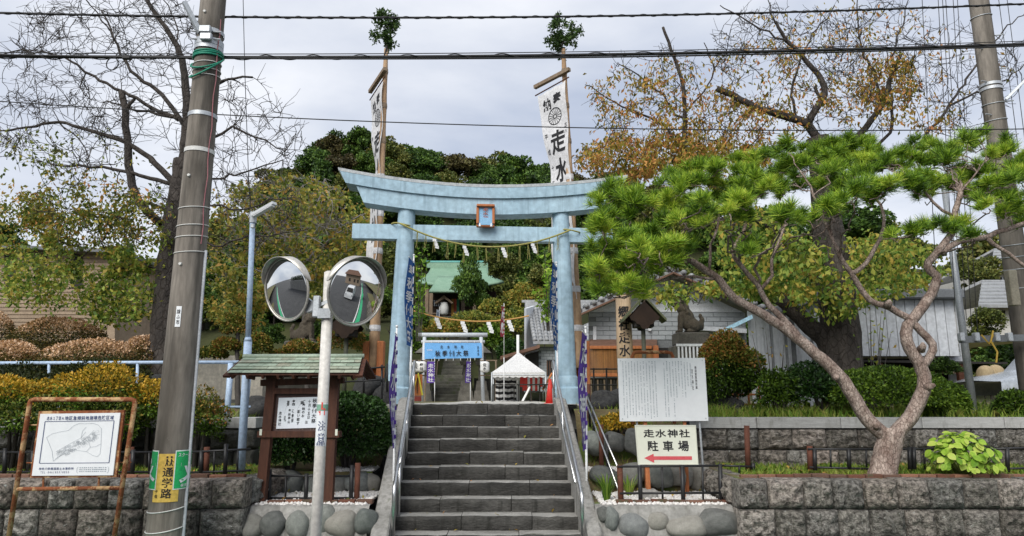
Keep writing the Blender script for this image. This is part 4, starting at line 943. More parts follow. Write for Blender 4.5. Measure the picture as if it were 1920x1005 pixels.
# ------------------------------------------------------------------ map board in a rusty pipe frame
YM = 7.35; t = thing('map_board', 'white danger-area map board in a rusty leaning pipe frame', 'sign', (P(135, 1000, YM).x, YM, 0))
def P2(px, py): return P(px, py, YM + (0.0))
b = MB(); b.tube([P2(15, 1015), P2(56, 756), P2(58, 751), P2(64, 749), P2(246, 749), P2(252, 751), P2(253, 757), P2(213, 1015)], .024, 12); b.build('pipe_frame', M_RUST, t, 'all')
b = MB(); b.tube([P2(32, 917), P2(228, 915)], .021, 10); b.build('cross_pipe', M_RUST, t, 'all')
for py in (797, 868): b = MB(); b.tube([P(50, py, YM + .03), P(246, py - 1, YM + .03)], .008, 6); b.build('support_rod', M_RUST, t)
for px in (82, 186): b = MB(); b.tube([P2(px, 885), P2(px - 1, 915)], .010, 6); b.build('support_rod', M_RUST, t)
MP = Plane(P(142, 832, YM - .04), 0)
cr = [MP.at(*p) for p in ((76, 776), (226, 774), (212, 891), (60, 892))]
def quadmap(cr):
    (a, b_, c, d) = [Vector(q) for q in cr]; return lambda u, v: (a.lerp(b_, u)).lerp(d.lerp(c, u), v)   # u right, v down, 0..1
qm = quadmap(cr); face = lambda u, v, n=0: MP.w(*qm(u, v), n)
b = MB(); b.slab([face(-.035, -.045, -.012), face(1.035, -.045, -.012), face(1.035, 1.035, -.012), face(-.035, 1.035, -.012)], MP.n * -.03); b.build('board_frame', M_RUST, t)
b = MB(); b.slab([face(0, 0, .004), face(1, 0, .004), face(1, 1, .004), face(0, 1, .004)], MP.n * -.014); bd = b.build('board', M_BOARD, t)
mf = lambda u, v: face(u, v, .008)
fl = lambda u, v: mf(u, -v)
lettering(htext('走水2丁目A', .09, .31, -.075, .065) + htext('地区急傾斜地崩壊危険区域', .315, .93, -.075, .07), fl, M_NAVY, bd, .012)
lettering(htext('神奈川県横須賀土木事務所', .075, .51, -.888, .042) + htext('TEL.046(853)8800', .10, .46, -.945, .05), fl, M_NAVY, bd, .012, 'small_lettering')
def strokes(segs, w_, mapf, m, parent, name):
    b = MB()
    for pl_ in segs:
        for (u0, v0), (u1, v1) in zip(pl_[:-1], pl_[1:]):
            L_ = math.hypot(u1 - u0, v1 - v0) + 1e-9; nx_, ny_ = -(v1 - v0) / L_ * w_ / 2, (u1 - u0) / L_ * w_ / 2
            b.add([mapf(u0 - nx_, v0 - ny_), mapf(u0 + nx_, v0 + ny_), mapf(u1 + nx_, v1 + ny_), mapf(u1 - nx_, v1 - ny_)], [(0, 1, 2, 3)])
    return b.build(name, m, parent)
strokes([[(.075, .125), (.935, .125), (.935, .80), (.075, .80), (.075, .125)]], .008, mf, M_NAVY, bd, 'map_border')
# the town map: outline, lanes, plots (traced from what can be made out)
ol = [(.12, .385), (.18, .33), (.27, .30), (.38, .275), (.44, .20), (.50, .165), (.58, .17), (.68, .165), (.74, .19), (.79, .25), (.80, .38), (.81, .55), (.81, .66), (.78, .70), (.72, .68), (.64, .62), (.53, .60), (.47, .57), (.38, .64), (.30, .70), (.26, .75), (.245, .77), (.21, .60), (.16, .48), (.12, .385)]
rm = random.Random(4); lanes = [ol, [(.31, .70), (.38, .60), (.46, .54), (.53, .50), (.60, .42), (.66, .34), (.70, .28)], [(.26, .62), (.36, .54), (.45, .47), (.55, .40), (.60, .30)], [(.55, .40), (.56, .28), (.60, .22)], [(.66, .34), (.72, .36), (.78, .34)], [(.64, .62), (.68, .55), (.75, .54), (.80, .50)], [(.60, .42), (.66, .48), (.68, .55)]]
strokes(lanes, .0035, mf, M_GREY, bd, 'map_lanes')
pl_ = []
for _ in range(95):
    f = rm.random(); u = .26 + .48 * f; v = .68 - .34 * f + rm.uniform(-.07, .07); a = rm.uniform(.015, .035); c = rm.uniform(.015, .03); sl = -.5
    pl_.append([(u, v), (u + a, v + sl * a), (u + a + c * .4, v + sl * a + c), (u + c * .4, v + c), (u, v)])
strokes(pl_, .0018, mf, M_GREY, bd, 'map_plots')
tl = [[(x, .875 + .03 * r_) for x in (x0, x0 + rm.uniform(.01, .02))] for r_ in range(3) for x0 in np.arange(.58, .90, .026)]
strokes(tl, .013, mf, M_GREY, bd, 'fine_print')
strokes([[(.565, .86), (.55, .88), (.55, .94), (.565, .965)], [(.925, .86), (.94, .88), (.94, .94), (.925, .965)]], .004, mf, M_GREY, bd, 'brackets')

# ------------------------------------------------------------------ roofed notice board
YN = 8.95; t = thing('notice_board', 'dark wooden notice board with a small green copper roof', 'notice board', (P(560, 940, YN).x, YN, ZN))
NP = Plane(P(560, 780, YN), -2.0); W = lambda px, py, n=0: NP.W(px, py, n)
for a, c, wd in (((513, 700), (486, 985), .115), ((629, 700), (614, 985), .105)):
    A_, B_ = W(*a), W(*c); B_.z = ZN - .05; b = MB(); b.beam(B_, A_ + up * .06, wd, .11, Vector((0, 1, 0))); b.build('post', M_DARKW, t)
a0, a1 = NP.at(500, 728), NP.at(632, 815)
def nb(u0, v0, u1, v1, n0, n1, name, m, par=t):
    b = MB(); b.slab([NP.w(u0, v0, n1), NP.w(u1, v0, n1), NP.w(u1, v1, n1), NP.w(u0, v1, n1)], NP.n * (n0 - n1)); return b.build(name, m, par)
u0, v0, u1, v1 = a0[0], a0[1], a1[0], a1[1]
pn = nb(u0 + .03, v0 - .02, u1 - .03, v1 + .03, -.03, -.01, 'back_panel', M_PANEL)
nb(u0 + .01, v0 - .07, u1 - .01, v0, -.04, .05, 'top_rail', M_DARKW); nb(u0 - .05, v1 - .03, u1 + .05, v1 + .045, -.04, .085, 'bottom_rail', M_DARKW)
nb(u0 + .04, v1 + .05, u0 + .085, v0 - .075, -.02, .04, 'side_stile', M_DARKW); nb(u1 - .085, v1 + .05, u1 - .04, v0 - .075, -.02, .04, 'side_stile', M_DARKW)
# the small plates and the wave pattern along the foot of the panel
for uu in (u0 - .02, u1 + .0): nb(uu, v1 - .005, uu + .03, v1 + .07, .086, .092, 'corner_plate', M_BOARDC)
seg = []
for cu_ in (.12, .34, .58, .80):
    for rr in (.09, .055): seg.append([(u0 + (u1 - u0) * cu_ + math.cos(a) * rr, v1 + .05 + math.sin(a) * rr) for a in np.linspace(.1, 3.04, 12)])
strokes(seg, .006, lambda u, v: NP.w(u, v, -.005), M_OLDW, pn, 'wave_pattern')
pc = [NP.at(*p) for p in ((523, 746), (598, 744), (594, 802), (518, 804))]; qn = quadmap(pc)
b = MB(); b.slab([NP.w(*qn(u, v), .006) for u, v in ((0, 0), (1, 0), (1, 1), (0, 1))], NP.n * -.008)
nt_ = thing('paper_notice', 'white paper notice with brush writing inside the notice board', 'paper', NP.w(*qn(.5, 1), .006)); b.build('sheet', M_NOTE, nt_)
nm = lambda u, v: NP.w(*qn(u, -v), .010)
col = vtext('秋季例大祭', .91, -.04, -.86, .115) + vtext('十月十五日', .78, -.08, -.72, .07) + vtext('午後', .74, -.76, -.86, .08) + vtext('ご奉納のお', .64, -.08, -.66, .075) + vtext('御願い致す', .53, -.28, -.90, .08) + vtext('本殿', .385, -.06, -.28, .08) + vtext('に参拝', .385, -.36, -.82, .06) + vtext('奉納神山', .30, -.36, -.84, .06) + vtext('御礼', .20, -.36, -.78, .06) + vtext('走水神社', .075, -.44, -.90, .075)
lettering(col, nm, M_BLACK, nt_, .012)
# roof: copper plates on two slopes, rafters beneath
RF = [W(468, 672), W(676, 668)]; eL, eR = W(440, 703, .42), W(690, 690, .42)
rid0 = NP.w(NP.at(466, 671)[0], NP.at(560, 671)[1], .0); rid1 = NP.w(NP.at(672, 671)[0], NP.at(560, 671)[1], 0)
zr = rid0.z; run, drop = .36, .215
def roof_pt(f, s, side): # f along the ridge, s down the slope
    base = rid0.lerp(rid1, f); out_ = NP.n * (run * s * side); ext = NP.r * ((f - .5) * 2 * .05 * s); return base + out_ + ext - up * (drop * s)
rid0 = rid0 - NP.r * .05; rid1 = rid1 + NP.r * .05
for side in (1, -1):
    for row in range(5):
        s0, s1 = row / 5, (row + 1) / 5 + .03; n = 9 + row % 2; off = .5 / n if row % 2 else 0
        for k in range(n):
            f0, f1 = max(0, (k - (.5 if row % 2 else 0)) / (n - (1 if row % 2 else 0))), min(1, (k + 1 - (.5 if row % 2 else 0)) / (n - (1 if row % 2 else 0)))
            lift = up * (.014 + .004 * (row % 2)); g = .0015
            q = [roof_pt(f0 + g, s0, side) + lift * .4, roof_pt(f1 - g, s0, side) + lift * .4, roof_pt(f1 - g, s1, side) + lift * 1.5, roof_pt(f0 + g, s1, side) + lift * 1.5]
            b = MB(); b.slab(q, up * .006); b.build('roof_plate', M_COPR, t)
    b = MB(); b.slab([roof_pt(0, 0, side), roof_pt(1, 0, side), roof_pt(1, .97, side), roof_pt(0, .97, side)], up * -.022); b.build('roof_deck', M_DARKW, t)
    for k in range(9):
        f = .03 + k * .1175; b = MB(); b.beam(roof_pt(f, .05, side) - up * .05, roof_pt(f, .95, side) - up * .05, .03, .045); b.build('rafter', M_DARKW, t)
b = MB(); b.tube([rid0 - NP.r * .02 + up * .02, rid1 + NP.r * .02 + up * .02], .03, 8); b.build('ridge_cap', M_COPR, t, 'all')
for f in (-.005, 1.005):
    for side in (1, -1): b = MB(); b.beam(roof_pt(f, 0, side) - up * .03, roof_pt(f, 1.02, side) - up * .03, .03, .09, NP.r); b.build('barge_board', M_DARKW, t)
b = MB(); b.beam(W(490, 718), W(645, 713), .07, .08); b.build('head_beam', M_DARKW, t)

# ------------------------------------------------------------------ low black fences
def pipe_fence(label, rails, posts, uprights, Y, brown=(), z_extra=.0):
    """rails: list of (p0, p1); posts/uprights: (px, py_top, py_bot)"""
    c = P(posts[0][0], posts[0][2], Y); t = thing('low_fence', label, 'fence', c)
    for p0, p1 in rails: b = MB(); b.tube([P(*p0, Y), P(*p1, Y)], .014, 8); b.build('rail', M_BLACKM, t, 'all')
    for px, a, c_ in posts: b = MB(); b.tube([P(px, a, Y), P(px + (2 if px > 960 else -2) * (c_ - a) / 60, c_, Y)], .027, 10); b.build('post', M_BLACKM, t, 'all')
    for px, a, c_ in uprights: b = MB(); b.tube([P(px, a, Y), P(px + (1.5 if px > 960 else -1.5) * (c_ - a) / 60, c_, Y)], .013, 8); b.build('upright', M_BLACKM, t, 'all')
    for px, a, c_ in brown: b = MB(); b.tube([P(px, a, Y + .03), P(px + (2 if px > 960 else -2) * (c_ - a) / 60, c_, Y + .03)], .036, 12); b.build('wooden_post', M_POSTW, t, 'all')
pipe_fence('low black pipe fence under the parking sign', [((1158, 875), (1358, 873)), ((1162, 925), (1360, 924))], [(1199, 873, 965), (1279, 873, 968), (1350, 870, 962)], [(1241, 874, 955), (1317, 874, 950)], 8.98, [(1162, 872, 958)])
pipe_fence('low black pipe fence at the foot of the notice board', [((502, 892), (664, 893)), ((502, 934), (664, 934))], [(506, 880, 950), (575, 888, 952), (660, 872, 950)], [(536, 892, 950), (612, 892, 950)], 9.12, [(501, 874, 945), (671, 868, 948)])
pipe_fence('low black pipe fence in the bed behind the map board', [((-20, 848), (300, 848)), ((-20, 885), (300, 885))], [(10, 840, 890), (62, 845, 892), (108, 845, 892), (250, 843, 892)], [(36, 848, 890), (170, 848, 892), (212, 848, 892), (280, 848, 890)], 9.05, [(246, 838, 890)])
pipe_fence('low black pipe fence between the stained pole and the lamp post', [((350, 848), (470, 842)), ((355, 886), (470, 882))], [(424, 832, 890), (378, 846, 890)], [(402, 846, 890), (446, 844, 888)], 9.05, [(388, 838, 890)])
pipe_fence('low black pipe fence behind the pine trunk', [((1515, 842), (1660, 843)), ((1518, 876), (1660, 880))], [(1527, 842, 882), (1591, 840, 878), (1705, 838, 880), (1713, 838, 880)], [(1557, 842, 878), (1624, 842, 876), (1733, 842, 880)], 9.2, [(1518, 836, 880)])
pipe_fence('low black pipe fence right of the yellow-green hydrangea', [((1660, 842), (1750, 842)), ((1850, 842), (1990, 838)), ((1850, 880), (1990, 876))], [(1888, 838, 885)], [(1930, 842, 882), (1862, 842, 882)], 9.22)
pipe_fence('short black fence piece beside the brown post', [((1355, 873), (1414, 875))], [(1412, 868, 882)], [(1386, 874, 888)], 9.3, [(1400, 798, 885)])
# slanting stair-side fence right of the stairs
t = thing('slanting_fence', 'slanting black and steel fence climbing beside the right handrail', 'fence', P(1130, 900, 9.6))
for (a, Ya), (c, Yc) in ((((1094, 728), 11.3), ((1160, 880), 9.4)), (((1097, 748), 11.2), ((1162, 925), 9.3))): b = MB(); b.tube([P(*a, Ya), P(*c, Yc)], .013, 8); b.build('rail', M_STEEL, t, 'all')
for px, a, c_, Y in ((1112, 758, 838, 10.9), (1138, 815, 905, 10.1), (1104, 738, 800, 11.2)): b = MB(); b.tube([P(px, a, Y), P(px + 2, c_, Y)], .02, 8); b.build('post', M_BLACKM, t, 'all')
for px, a, c_, Y in ((1127, 796, 878, 10.4), (1103, 720, 805, 11.4)): b = MB(); b.tube([P(px, a, Y), P(px + 1, c_, Y)], .036, 12); b.build('wooden_post', M_POSTW, t, 'all')
t = thing('slanting_fence', 'short black fence climbing beside the left torii foot', 'fence', P(720, 760, 11.5))
for (a, c) in (((642, 695), (722, 688)), ((645, 716), (716, 712)), ((725, 690), (706, 790))): b = MB(); b.tube([P(*a, 11.5), P(*c, 11.4)], .014, 8); b.build('rail', M_BLACKM, t, 'all')
for px, a, c_ in ((682, 690, 740), (716, 684, 770), (726, 682, 735)): b = MB(); b.tube([P(px, a, 11.45), P(px, c_, 11.45)], .018, 8); b.build('post', M_BLACKM, t, 'all')

# ------------------------------------------------------------------ pale blue guard rail and lamp posts
t = thing('guard_rail', 'pale blue pipe guard rail on the left terrace', 'railing', P(250, 780, 11.0))
b = MB(); b.tube([P(-40, 681, 11.0), P(470, 679, 11.0)], .028, 10); b.build('rail', M_BLUEP, t, 'all'); b = MB(); b.tube([P(-40, 763, 11.0), P(470, 763, 11.0)], .02, 10); b.build('lower_rail', M_BLUEP, t, 'all')
for px in (92, 258, 433): b = MB(); b.tube([P(px, 681, 11.0), P(px - 9 if px > 300 else px - 3, 800, 11.0)], .045 if px > 400 else .022, 10); b.build('post', M_BLUEP, t, 'all')
b = MB(); b.tube([P(468, 690, 11.6), P(460, 780, 11.6)], .04, 10); b.build('post', M_BLUEP, t, 'all')
t = thing('street_lamp', 'pale blue lamp post with a slanted white lamp beside the notice board', 'street lamp', (P(453, 890, 9.35).x, 9.35, ZB))
A_, M_, B_ = P(451, 892, 9.35), P(465, 640, 9.35), P(474, 405, 9.35); A_.z = ZB - .02
b = MB(); b.tube([A_, M_], .052, 16); b.tube([M_, M_ + (B_ - M_).normalized() * .05], [.055, .04], 16); b.tube([M_, B_], .036, 16); b.build('shaft', M_BLUEP, t, 'all')
b = MB(); b.beam(P(474, 404, 9.3), P(515, 381, 9.15), .085, .04); b.build('lamp_head', M_BOARD, t); b = MB(); b.beam(P(477, 406, 9.28), P(512, 386, 9.13), .065, .012); b.build('lamp_lens', M_INKW, t)
b = MB(); b.tube([P(475, 398, 9.35), P(474, 418, 9.35)], .048, 12); b.bbox(P(474, 424, 9.27), (.05, .05, .06), b=.008); b.build('collar', M_GALV, t)
t = thing('street_lamp', 'grey steel lamp post rising through the pine at the right', 'street lamp', (P(1826, 775, 11.3).x, 11.3, 1.6))
A_, B_ = P(1826, 778, 11.3), P(1770, 350, 11.4); b = MB(); b.tube([A_, A_.lerp(B_, .5), B_], [.062, .054, .045], 16); b.build('shaft', M_GALV, t, 'all')
b = MB(); q = B_; b.beam(q + Vector((-.02, 0, .0)), q + Vector((-.5, -.15, .12)), .09, .05); b.build('lamp_head', M_BOARD, t)

# ------------------------------------------------------------------ white text board and parking sign
t = thing('text_board', 'large white board covered in columns of fine print beside the stairs', 'sign', (P(1245, 900, 9.75).x, 9.75, .7)); TB = Plane(P(1243, 731, 9.75), 1.5); qb = quadmap([TB.at(*p) for p in ((1158, 672), (1321, 671), (1328, 789), (1162, 790))])
f_ = lambda u, v, n=0: TB.w(*qb(u, v), n)
b = MB(); b.slab([f_(0, 0, .01), f_(1, 0, .01), f_(1, 1, .01), f_(0, 1, .01)], TB.n * -.02); bd = b.build('board', M_BOARD, t)
b = MB(); b.tube([TB.W(1188, 795, -.04), TB.W(1186, 668, -.04), TB.W(1189, 662, -.04), TB.W(1196, 660, -.04), TB.W(1252, 660, -.04), TB.W(1260, 662, -.04), TB.W(1263, 668, -.04), TB.W(1266, 795, -.04)], .024, 10); b.build('pipe_frame', M_RUST, t, 'all')
for px in (1201, 1206): pass
for px, w_ in ((1210, .05), (1284, .04)): b = MB(); q = TB.W(px, 760, -.06); b.beam(q, Vector((q.x, q.y, .66)), w_, .05, Vector((0, 1, 0))); b.build('post', M_CEDAR, t)
for px in (1197, 1315): b = MB(); q = TB.W(px - 2, 780, -.06); b.tube([q, Vector((q.x + .03, q.y, .66))], .016, 8); b.build('steel_stake', M_GALV, t)
rm = random.Random(9); seg = []
for i in range(24):
    if i in (12, 13): continue
    u = .055 + .0335 * i; v = .05 + rm.choice([0, 0, .02, .12 if i % 7 == 3 else 0]); ve = rm.choice([.93, .95, .93, .62, .45 if i > 8 else .9])
    while v < ve:
        L_ = rm.uniform(.010, .018); w_ = rm.uniform(.006, .011)
        if rm.random() > .10: seg.append(((u, v), (u, v + L_), w_))
        v += L_ + .009
b = MB()
for (a, c, w_) in seg: b.add([f_(a[0] - w_ / 2, a[1], .0135), f_(a[0] + w_ / 2, a[1], .0135), f_(a[0] + w_ / 2, c[1], .0135), f_(a[0] - w_ / 2, c[1], .0135)], [(0, 1, 2, 3)])
o = b.build('fine_print', M_GREY, bd); o['kind'] = 'stuff'
fm = lambda u, v: f_(u, -v, .0135)
lettering(vtext('横須賀風物百選', .885, -.13, -.50, .024) + vtext('走水神社', .845, -.17, -.52, .02), fm, M_BLACK, bd, .006)
for u, v in ((.03, .04), (.97, .04), (.03, .96), (.97, .96)): b = MB(); q = f_(u, v, .012); b.tube([q, q + TB.n * .006], .007, 8); b.build('screw', M_GALV, bd)
t = thing('parking_sign', 'cream parking sign with black characters and a red arrow', 'sign', (P(1250, 950, 9.3).x, 9.3, ZN)); KS = Plane(P(1250, 835, 9.3), 1.5); qk = quadmap([KS.at(*p) for p in ((1190, 797), (1304, 797), (1309, 871), (1196, 871))])
f_ = lambda u, v, n=0: KS.w(*qk(u, v), n)
b = MB(); b.slab([f_(0.015, .015, .01), f_(.985, .015, .01), f_(.985, .985, .01), f_(.015, .985, .01)], KS.n * -.02); bd = b.build('board', M_BOARDC, t)
for q in (((0, 0), (1, 0), (1, .02), (0, .02)), ((0, .98), (1, .98), (1, 1), (0, 1)), ((0, .022), (.015, .022), (.015, .978), (0, .978)), ((.985, .022), (1, .022), (1, .978), (.985, .978))):
    b = MB(); b.slab([f_(u, v, .016) for u, v in q], KS.n * -.032); b.build('frame_strip', M_BOARDC, t)
fm = lambda u, v: f_(u, -v, .0135)
lettering(htext('走水神社', .12, .90, -.21, .215) + htext('駐車場', .14, .90, -.53, .275, .78), fm, M_BLACK, bd, .022)
b = MB(); b.add([f_(u, v, .0135) for u, v in ((.11, .835), (.27, .725), (.27, .79), (.90, .79), (.90, .88), (.27, .88), (.27, .955))], [(0, 1, 2, 3, 4, 5, 6)]); b.build('arrow', M_RED, bd)
for px, w_ in ((1213, .055), (1278, .045)): b = MB(); q = KS.W(px, 855, -.045); b.beam(q, Vector((q.x + .02, q.y, .62)), w_, .045, Vector((0, 1, 0))); b.build('post', M_CEDAR, t)
b = MB(); q0 = P(1214, 925, 9.32); b.bbox((q0.x + .02, 9.35, .72), (.22, .2, .13), b=.03); o = b.build('footing', M_CONC, t)
# ================================================================== plants
M_PINEB = mat('red_pine_bark', (.24, .175, .145), (.43, .345, .295), rough=.92, scale=9, bump=1.0, bscale=34, spots=(.15, .10, .08), spot_scale=11, spot_pos=.58, stretch=(1, 1, .6), fine=.45, lo=.38, hi=.62, plates=24, bdist=.025)
M_NEEDLE = leafmat('pine_needle', ['34501a', '587c22', '84a82e', 'aac43e', 'ccd452'], rough=.5, trans=.10, ov=.6)
M_CHLEAF = leafmat('autumn_cherry_leaf', ['5a5e26', '7c7c30', '9e8c38', 'bc964a', 'c68c50', 'b07048'], trans=.35)
M_CHGREEN = leafmat('green_cherry_leaf', ['3e5a26', '648434', '8a9e42', 'aeb04e', 'c0a24e'], trans=.35)
M_OLIVE = leafmat('olive_yellow_leaf', ['445422', '64742e', '848c3a', 'a89c46', 'b89048'], trans=.32)
M_TWIG = mat('pale_twig', (.19, .175, .165), (.29, .27, .255), rough=.95, scale=5)
M_TWIGD = mat('dark_twig', (.045, .04, .037), (.10, .09, .083), rough=.95, scale=5, bump=.5)
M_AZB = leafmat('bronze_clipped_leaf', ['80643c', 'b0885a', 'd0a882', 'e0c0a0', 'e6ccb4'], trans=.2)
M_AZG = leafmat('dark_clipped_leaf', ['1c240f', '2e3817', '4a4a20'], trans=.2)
M_AZM = leafmat('shaded_clipped_leaf', ['262c14', '46481e', '6a5c2c', '8a6e3e'], trans=.2)  # sides of the clipped mounds: darker green, with shade put into the colour
M_GOLD = leafmat('golden_shrub_leaf', ['3c4618', '6c6a1e', 'a88e26', 'd0a434', 'dcb24a'], trans=.28)
M_BUSH = leafmat('glossy_dark_leaf', ['101f0c', '1e3614', '2f4c1e', '456030'], rough=.35, trans=.15)
M_AZAL = leafmat('fresh_azalea_leaf', ['22340e', '3f5a18', '5f7c24', '809a34'], trans=.25)
M_RUSTY = leafmat('green_and_rust_leaf', ['2a3a12', '4a5c1e', '6a742a', '8e7a36', 'a6703e'], trans=.22)
M_HYD = leafmat('hydrangea_leaf', ['4a6e1a', '6e9628', '92b43c', 'b4ca58', 'c0c06a'], trans=.35, ov=.7)
M_GRASS = leafmat('grass_blade', ['40601a', '62842a', '8aa03e', '9a9450'], trans=.3)
M_HTREE = [leafmat('hill_leaf_dark', ['1c2c12', '30481a', '486424', '627e30'], trans=.12), leafmat('hill_leaf_mid', ['22361a', '3c5824', '587630', '78923e'], trans=.15), leafmat('hill_leaf_olive', ['2e3818', '4a5624', '687032', '847e42'], trans=.15), leafmat('hill_leaf_brown', ['2e2c1a', '484226', '605834', '6a6a3c'], trans=.12)]

# ------------------------------------------------------------------ the red pine
def tuft_mesh(seed, n=460):
    r = np.random.default_rng(seed); sh = 7; V = []
    for s in range(sh):
        a = r.uniform(0, 6.28); rad_ = r.uniform(.0, .095) if s else 0; c = np.array([math.cos(a) * rad_, math.sin(a) * rad_, r.uniform(-.02, .03)]); ax = unit(np.array([math.cos(a) * rad_ * 6, math.sin(a) * rad_ * 6, 1.0]))
        k = n // sh; t = r.uniform(0, .055, (k, 1)); d = unit(r.normal(size=(k, 3)) * .62 + ax * .72); d[:, 2] = np.where(d[:, 2] < -.25, -d[:, 2], d[:, 2])
        p = c + ax * t; L = r.uniform(.085, .135, (k, 1)); q = unit(np.cross(d, r.normal(size=(k, 3)))) * .0034
        tip = p + d * L; tip[:, 2] -= .012 * r.uniform(0, 1, k)
        V.append(np.stack([p - q, p + q, tip + q * .25, tip - q * .25], 1))
    return np.concatenate(V).reshape(-1, 3)
TUFT = [tuft_mesh(i) for i in range(6)]; TUFT_ME = []
for v in TUFT: me = fast_mesh('needle_tuft', v, 4); me.materials.append(M_NEEDLE); TUFT_ME.append(me)
YP = 9.0
pine = thing('pine_tree', 'spreading red pine with a forked trunk and flat green needle pads', 'tree', (P(1660, 885, YP).x, YP, ZB))
sk = Skel(31); pp = lambda L: [np.array(P(a, b_, YP + (c[0] if c else 0))) for a, b_, *c in L]
sk.limb(pp([(1648, 915), (1654, 892), (1659, 872), (1665, 845), (1672, 805)]), 0.170, 0.149, .006, .08)
sk.limb(pp([(1668, 822), (1640, 800), (1615, 770), (1592, 730), (1570, 700), (1540, 672), (1480, 622), (1430, 590), (1374, 556), (1347, 523), (1297, 489), (1262, 470, -.1)]), 0.094, 0.037, .006, .1)
sk.limb(pp([(1672, 822), (1700, 792), (1722, 755), (1733, 720), (1728, 690), (1716, 668), (1700, 640), (1702, 610), (1730, 575), (1752, 540), (1757, 518), (1738, 500), (1760, 470), (1784, 440), (1790, 405), (1801, 360)]), 0.097, 0.034, .005, .08)
sk.limb(pp([(1728, 690), (1745, 668), (1748, 645), (1725, 620), (1700, 595), (1670, 577), (1630, 562), (1597, 515), (1570, 470), (1556, 430)]), 0.055, 0.024, .005, .08)
sk.limb(pp([(1505, 640), (1470, 600), (1442, 572), (1418, 533), (1385, 496), (1374, 470), (1395, 431), (1400, 395)]), 0.046, 0.019, .008)
sk.limb(pp([(1425, 545), (1447, 515), (1449, 485), (1466, 440), (1480, 395)]), 0.026, 0.014, .008)
sk.limb(pp([(1597, 513), (1622, 495), (1649, 448), (1656, 405), (1640, 370)]), 0.036, 0.016, .008)
sk.limb(pp([(1765, 475), (1800, 452), (1838, 447), (1886, 430), (1940, 412), (1990, 400)]), 0.046, 0.027, .008)
sk.limb(pp([(1850, 446), (1890, 475), (1930, 505)]), 0.029, 0.020, .008)
sk.limb(pp([(1349, 523), (1300, 520), (1249, 523), (1200, 545), (1150, 558)]), 0.022, 0.009, .01)
sk.limb(pp([(1300, 490), (1229, 448), (1180, 446), (1140, 440)]), 0.022, 0.009, .01)
sk.limb(pp([(1262, 470), (1235, 430), (1205, 401), (1180, 380), (1150, 365)]), 0.022, 0.009, .01)
sk.limb(pp([(1330, 505), (1330, 460), (1347, 425), (1340, 385), (1310, 350)]), 0.022, 0.011, .01)
sk.limb(pp([(1560, 440), (1540, 400), (1520, 350), (1500, 320)]), 0.022, 0.010, .01)
sk.limb(pp([(1790, 405), (1750, 380), (1720, 340), (1690, 320)]), 0.022, 0.010, .01)
sk.limb(pp([(1801, 360), (1830, 320), (1850, 300)]), 0.019, 0.009, .01)
# needle pads: (x, y, half width, half height, tufts, depth)
pads = [(1120, 430, 30, 22, 8, .0), (1140, 372, 45, 34, 14, .3), (1180, 395, 45, 30, 10, -.3), (1165, 465, 40, 24, 10, -.2), (1205, 460, 55, 26, 16, -.5), (1260, 480, 45, 24, 10, -.6), (1150, 520, 50, 28, 12, -.4),
        (1235, 500, 40, 20, 8, -.5), (1110, 545, 22, 16, 5, -.3), (1190, 490, 60, 26, 14, -.3), (1130, 495, 34, 24, 8, -.1), (1180, 550, 60, 20, 9, -.5), (1215, 425, 50, 22, 9, -.1), (1250, 360, 60, 45, 20, .4), (1310, 335, 60, 34, 18, .6), (1290, 410, 42, 26, 10, -.4), (1370, 350, 60, 40, 20, .4), (1330, 385, 50, 24, 9, -.6), (1385, 400, 40, 24, 8, -.8),
        (1430, 310, 60, 34, 18, .9), (1440, 355, 55, 34, 14, .2), (1412, 465, 26, 16, 4, -.7), (1490, 405, 40, 20, 9, -.7), (1500, 330, 60, 40, 20, .7), (1520, 295, 60, 28, 15, 1.1), (1562, 388, 36, 20, 8, -.6), (1580, 340, 50, 34, 14, .3),
        (1600, 285, 60, 26, 15, 1.1), (1640, 365, 48, 24, 11, -.5), (1660, 310, 60, 34, 16, .6), (1700, 355, 52, 28, 12, -.3), (1720, 290, 55, 28, 14, 1.0), (1750, 432, 34, 16, 6, -.5), (1695, 440, 30, 16, 5, -.2), (1770, 330, 50, 36, 14, .4),
        (1790, 285, 40, 26, 10, 1.0), (1815, 430, 36, 18, 7, -.3), (1830, 350, 50, 34, 13, .2), (1870, 385, 45, 24, 10, -.3), (1880, 310, 50, 34, 14, .6), (1920, 345, 45, 36, 12, .3), (1930, 400, 40, 30, 8, .1), (1960, 320, 50, 40, 8, .5), (1850, 270, 40, 18, 6, 1.0)]
TF = []; rp_ = np.random.default_rng(77)
for (px, py, hw, hh, n, dy) in pads:
    for _ in range(int(n * .88)):
        a = rp_.uniform(0, 6.28); q = math.sqrt(rp_.uniform(0, 1)); TF.append((px + math.cos(a) * q * hw, py + math.sin(a) * q * hh * .85, dy + rp_.normal() * .32))
TFw = np.array([np.array(P(a, b_, YP + c)) for a, b_, c in TF])
n_main = sk.n
for i in rp_.choice(len(TFw), 95, replace=False): sk.reach(TFw[i] - np.array([0, 0, .10]), .009, .30, .10, up=.35, rmax=.022, taper=.6, lead=.6, lim=n_main)
order = np.argsort([np.min(np.linalg.norm(sk.N[:sk.n] - T, axis=1)) for T in TFw])
for i in order: sk.reach(TFw[i] - np.array([0, 0, .04]), .008, .22, .09, up=.5, rmax=.026, taper=.75)
sk.build('trunk', M_PINEB, pine)
inv = world_of(pine).inverted(); rest = []
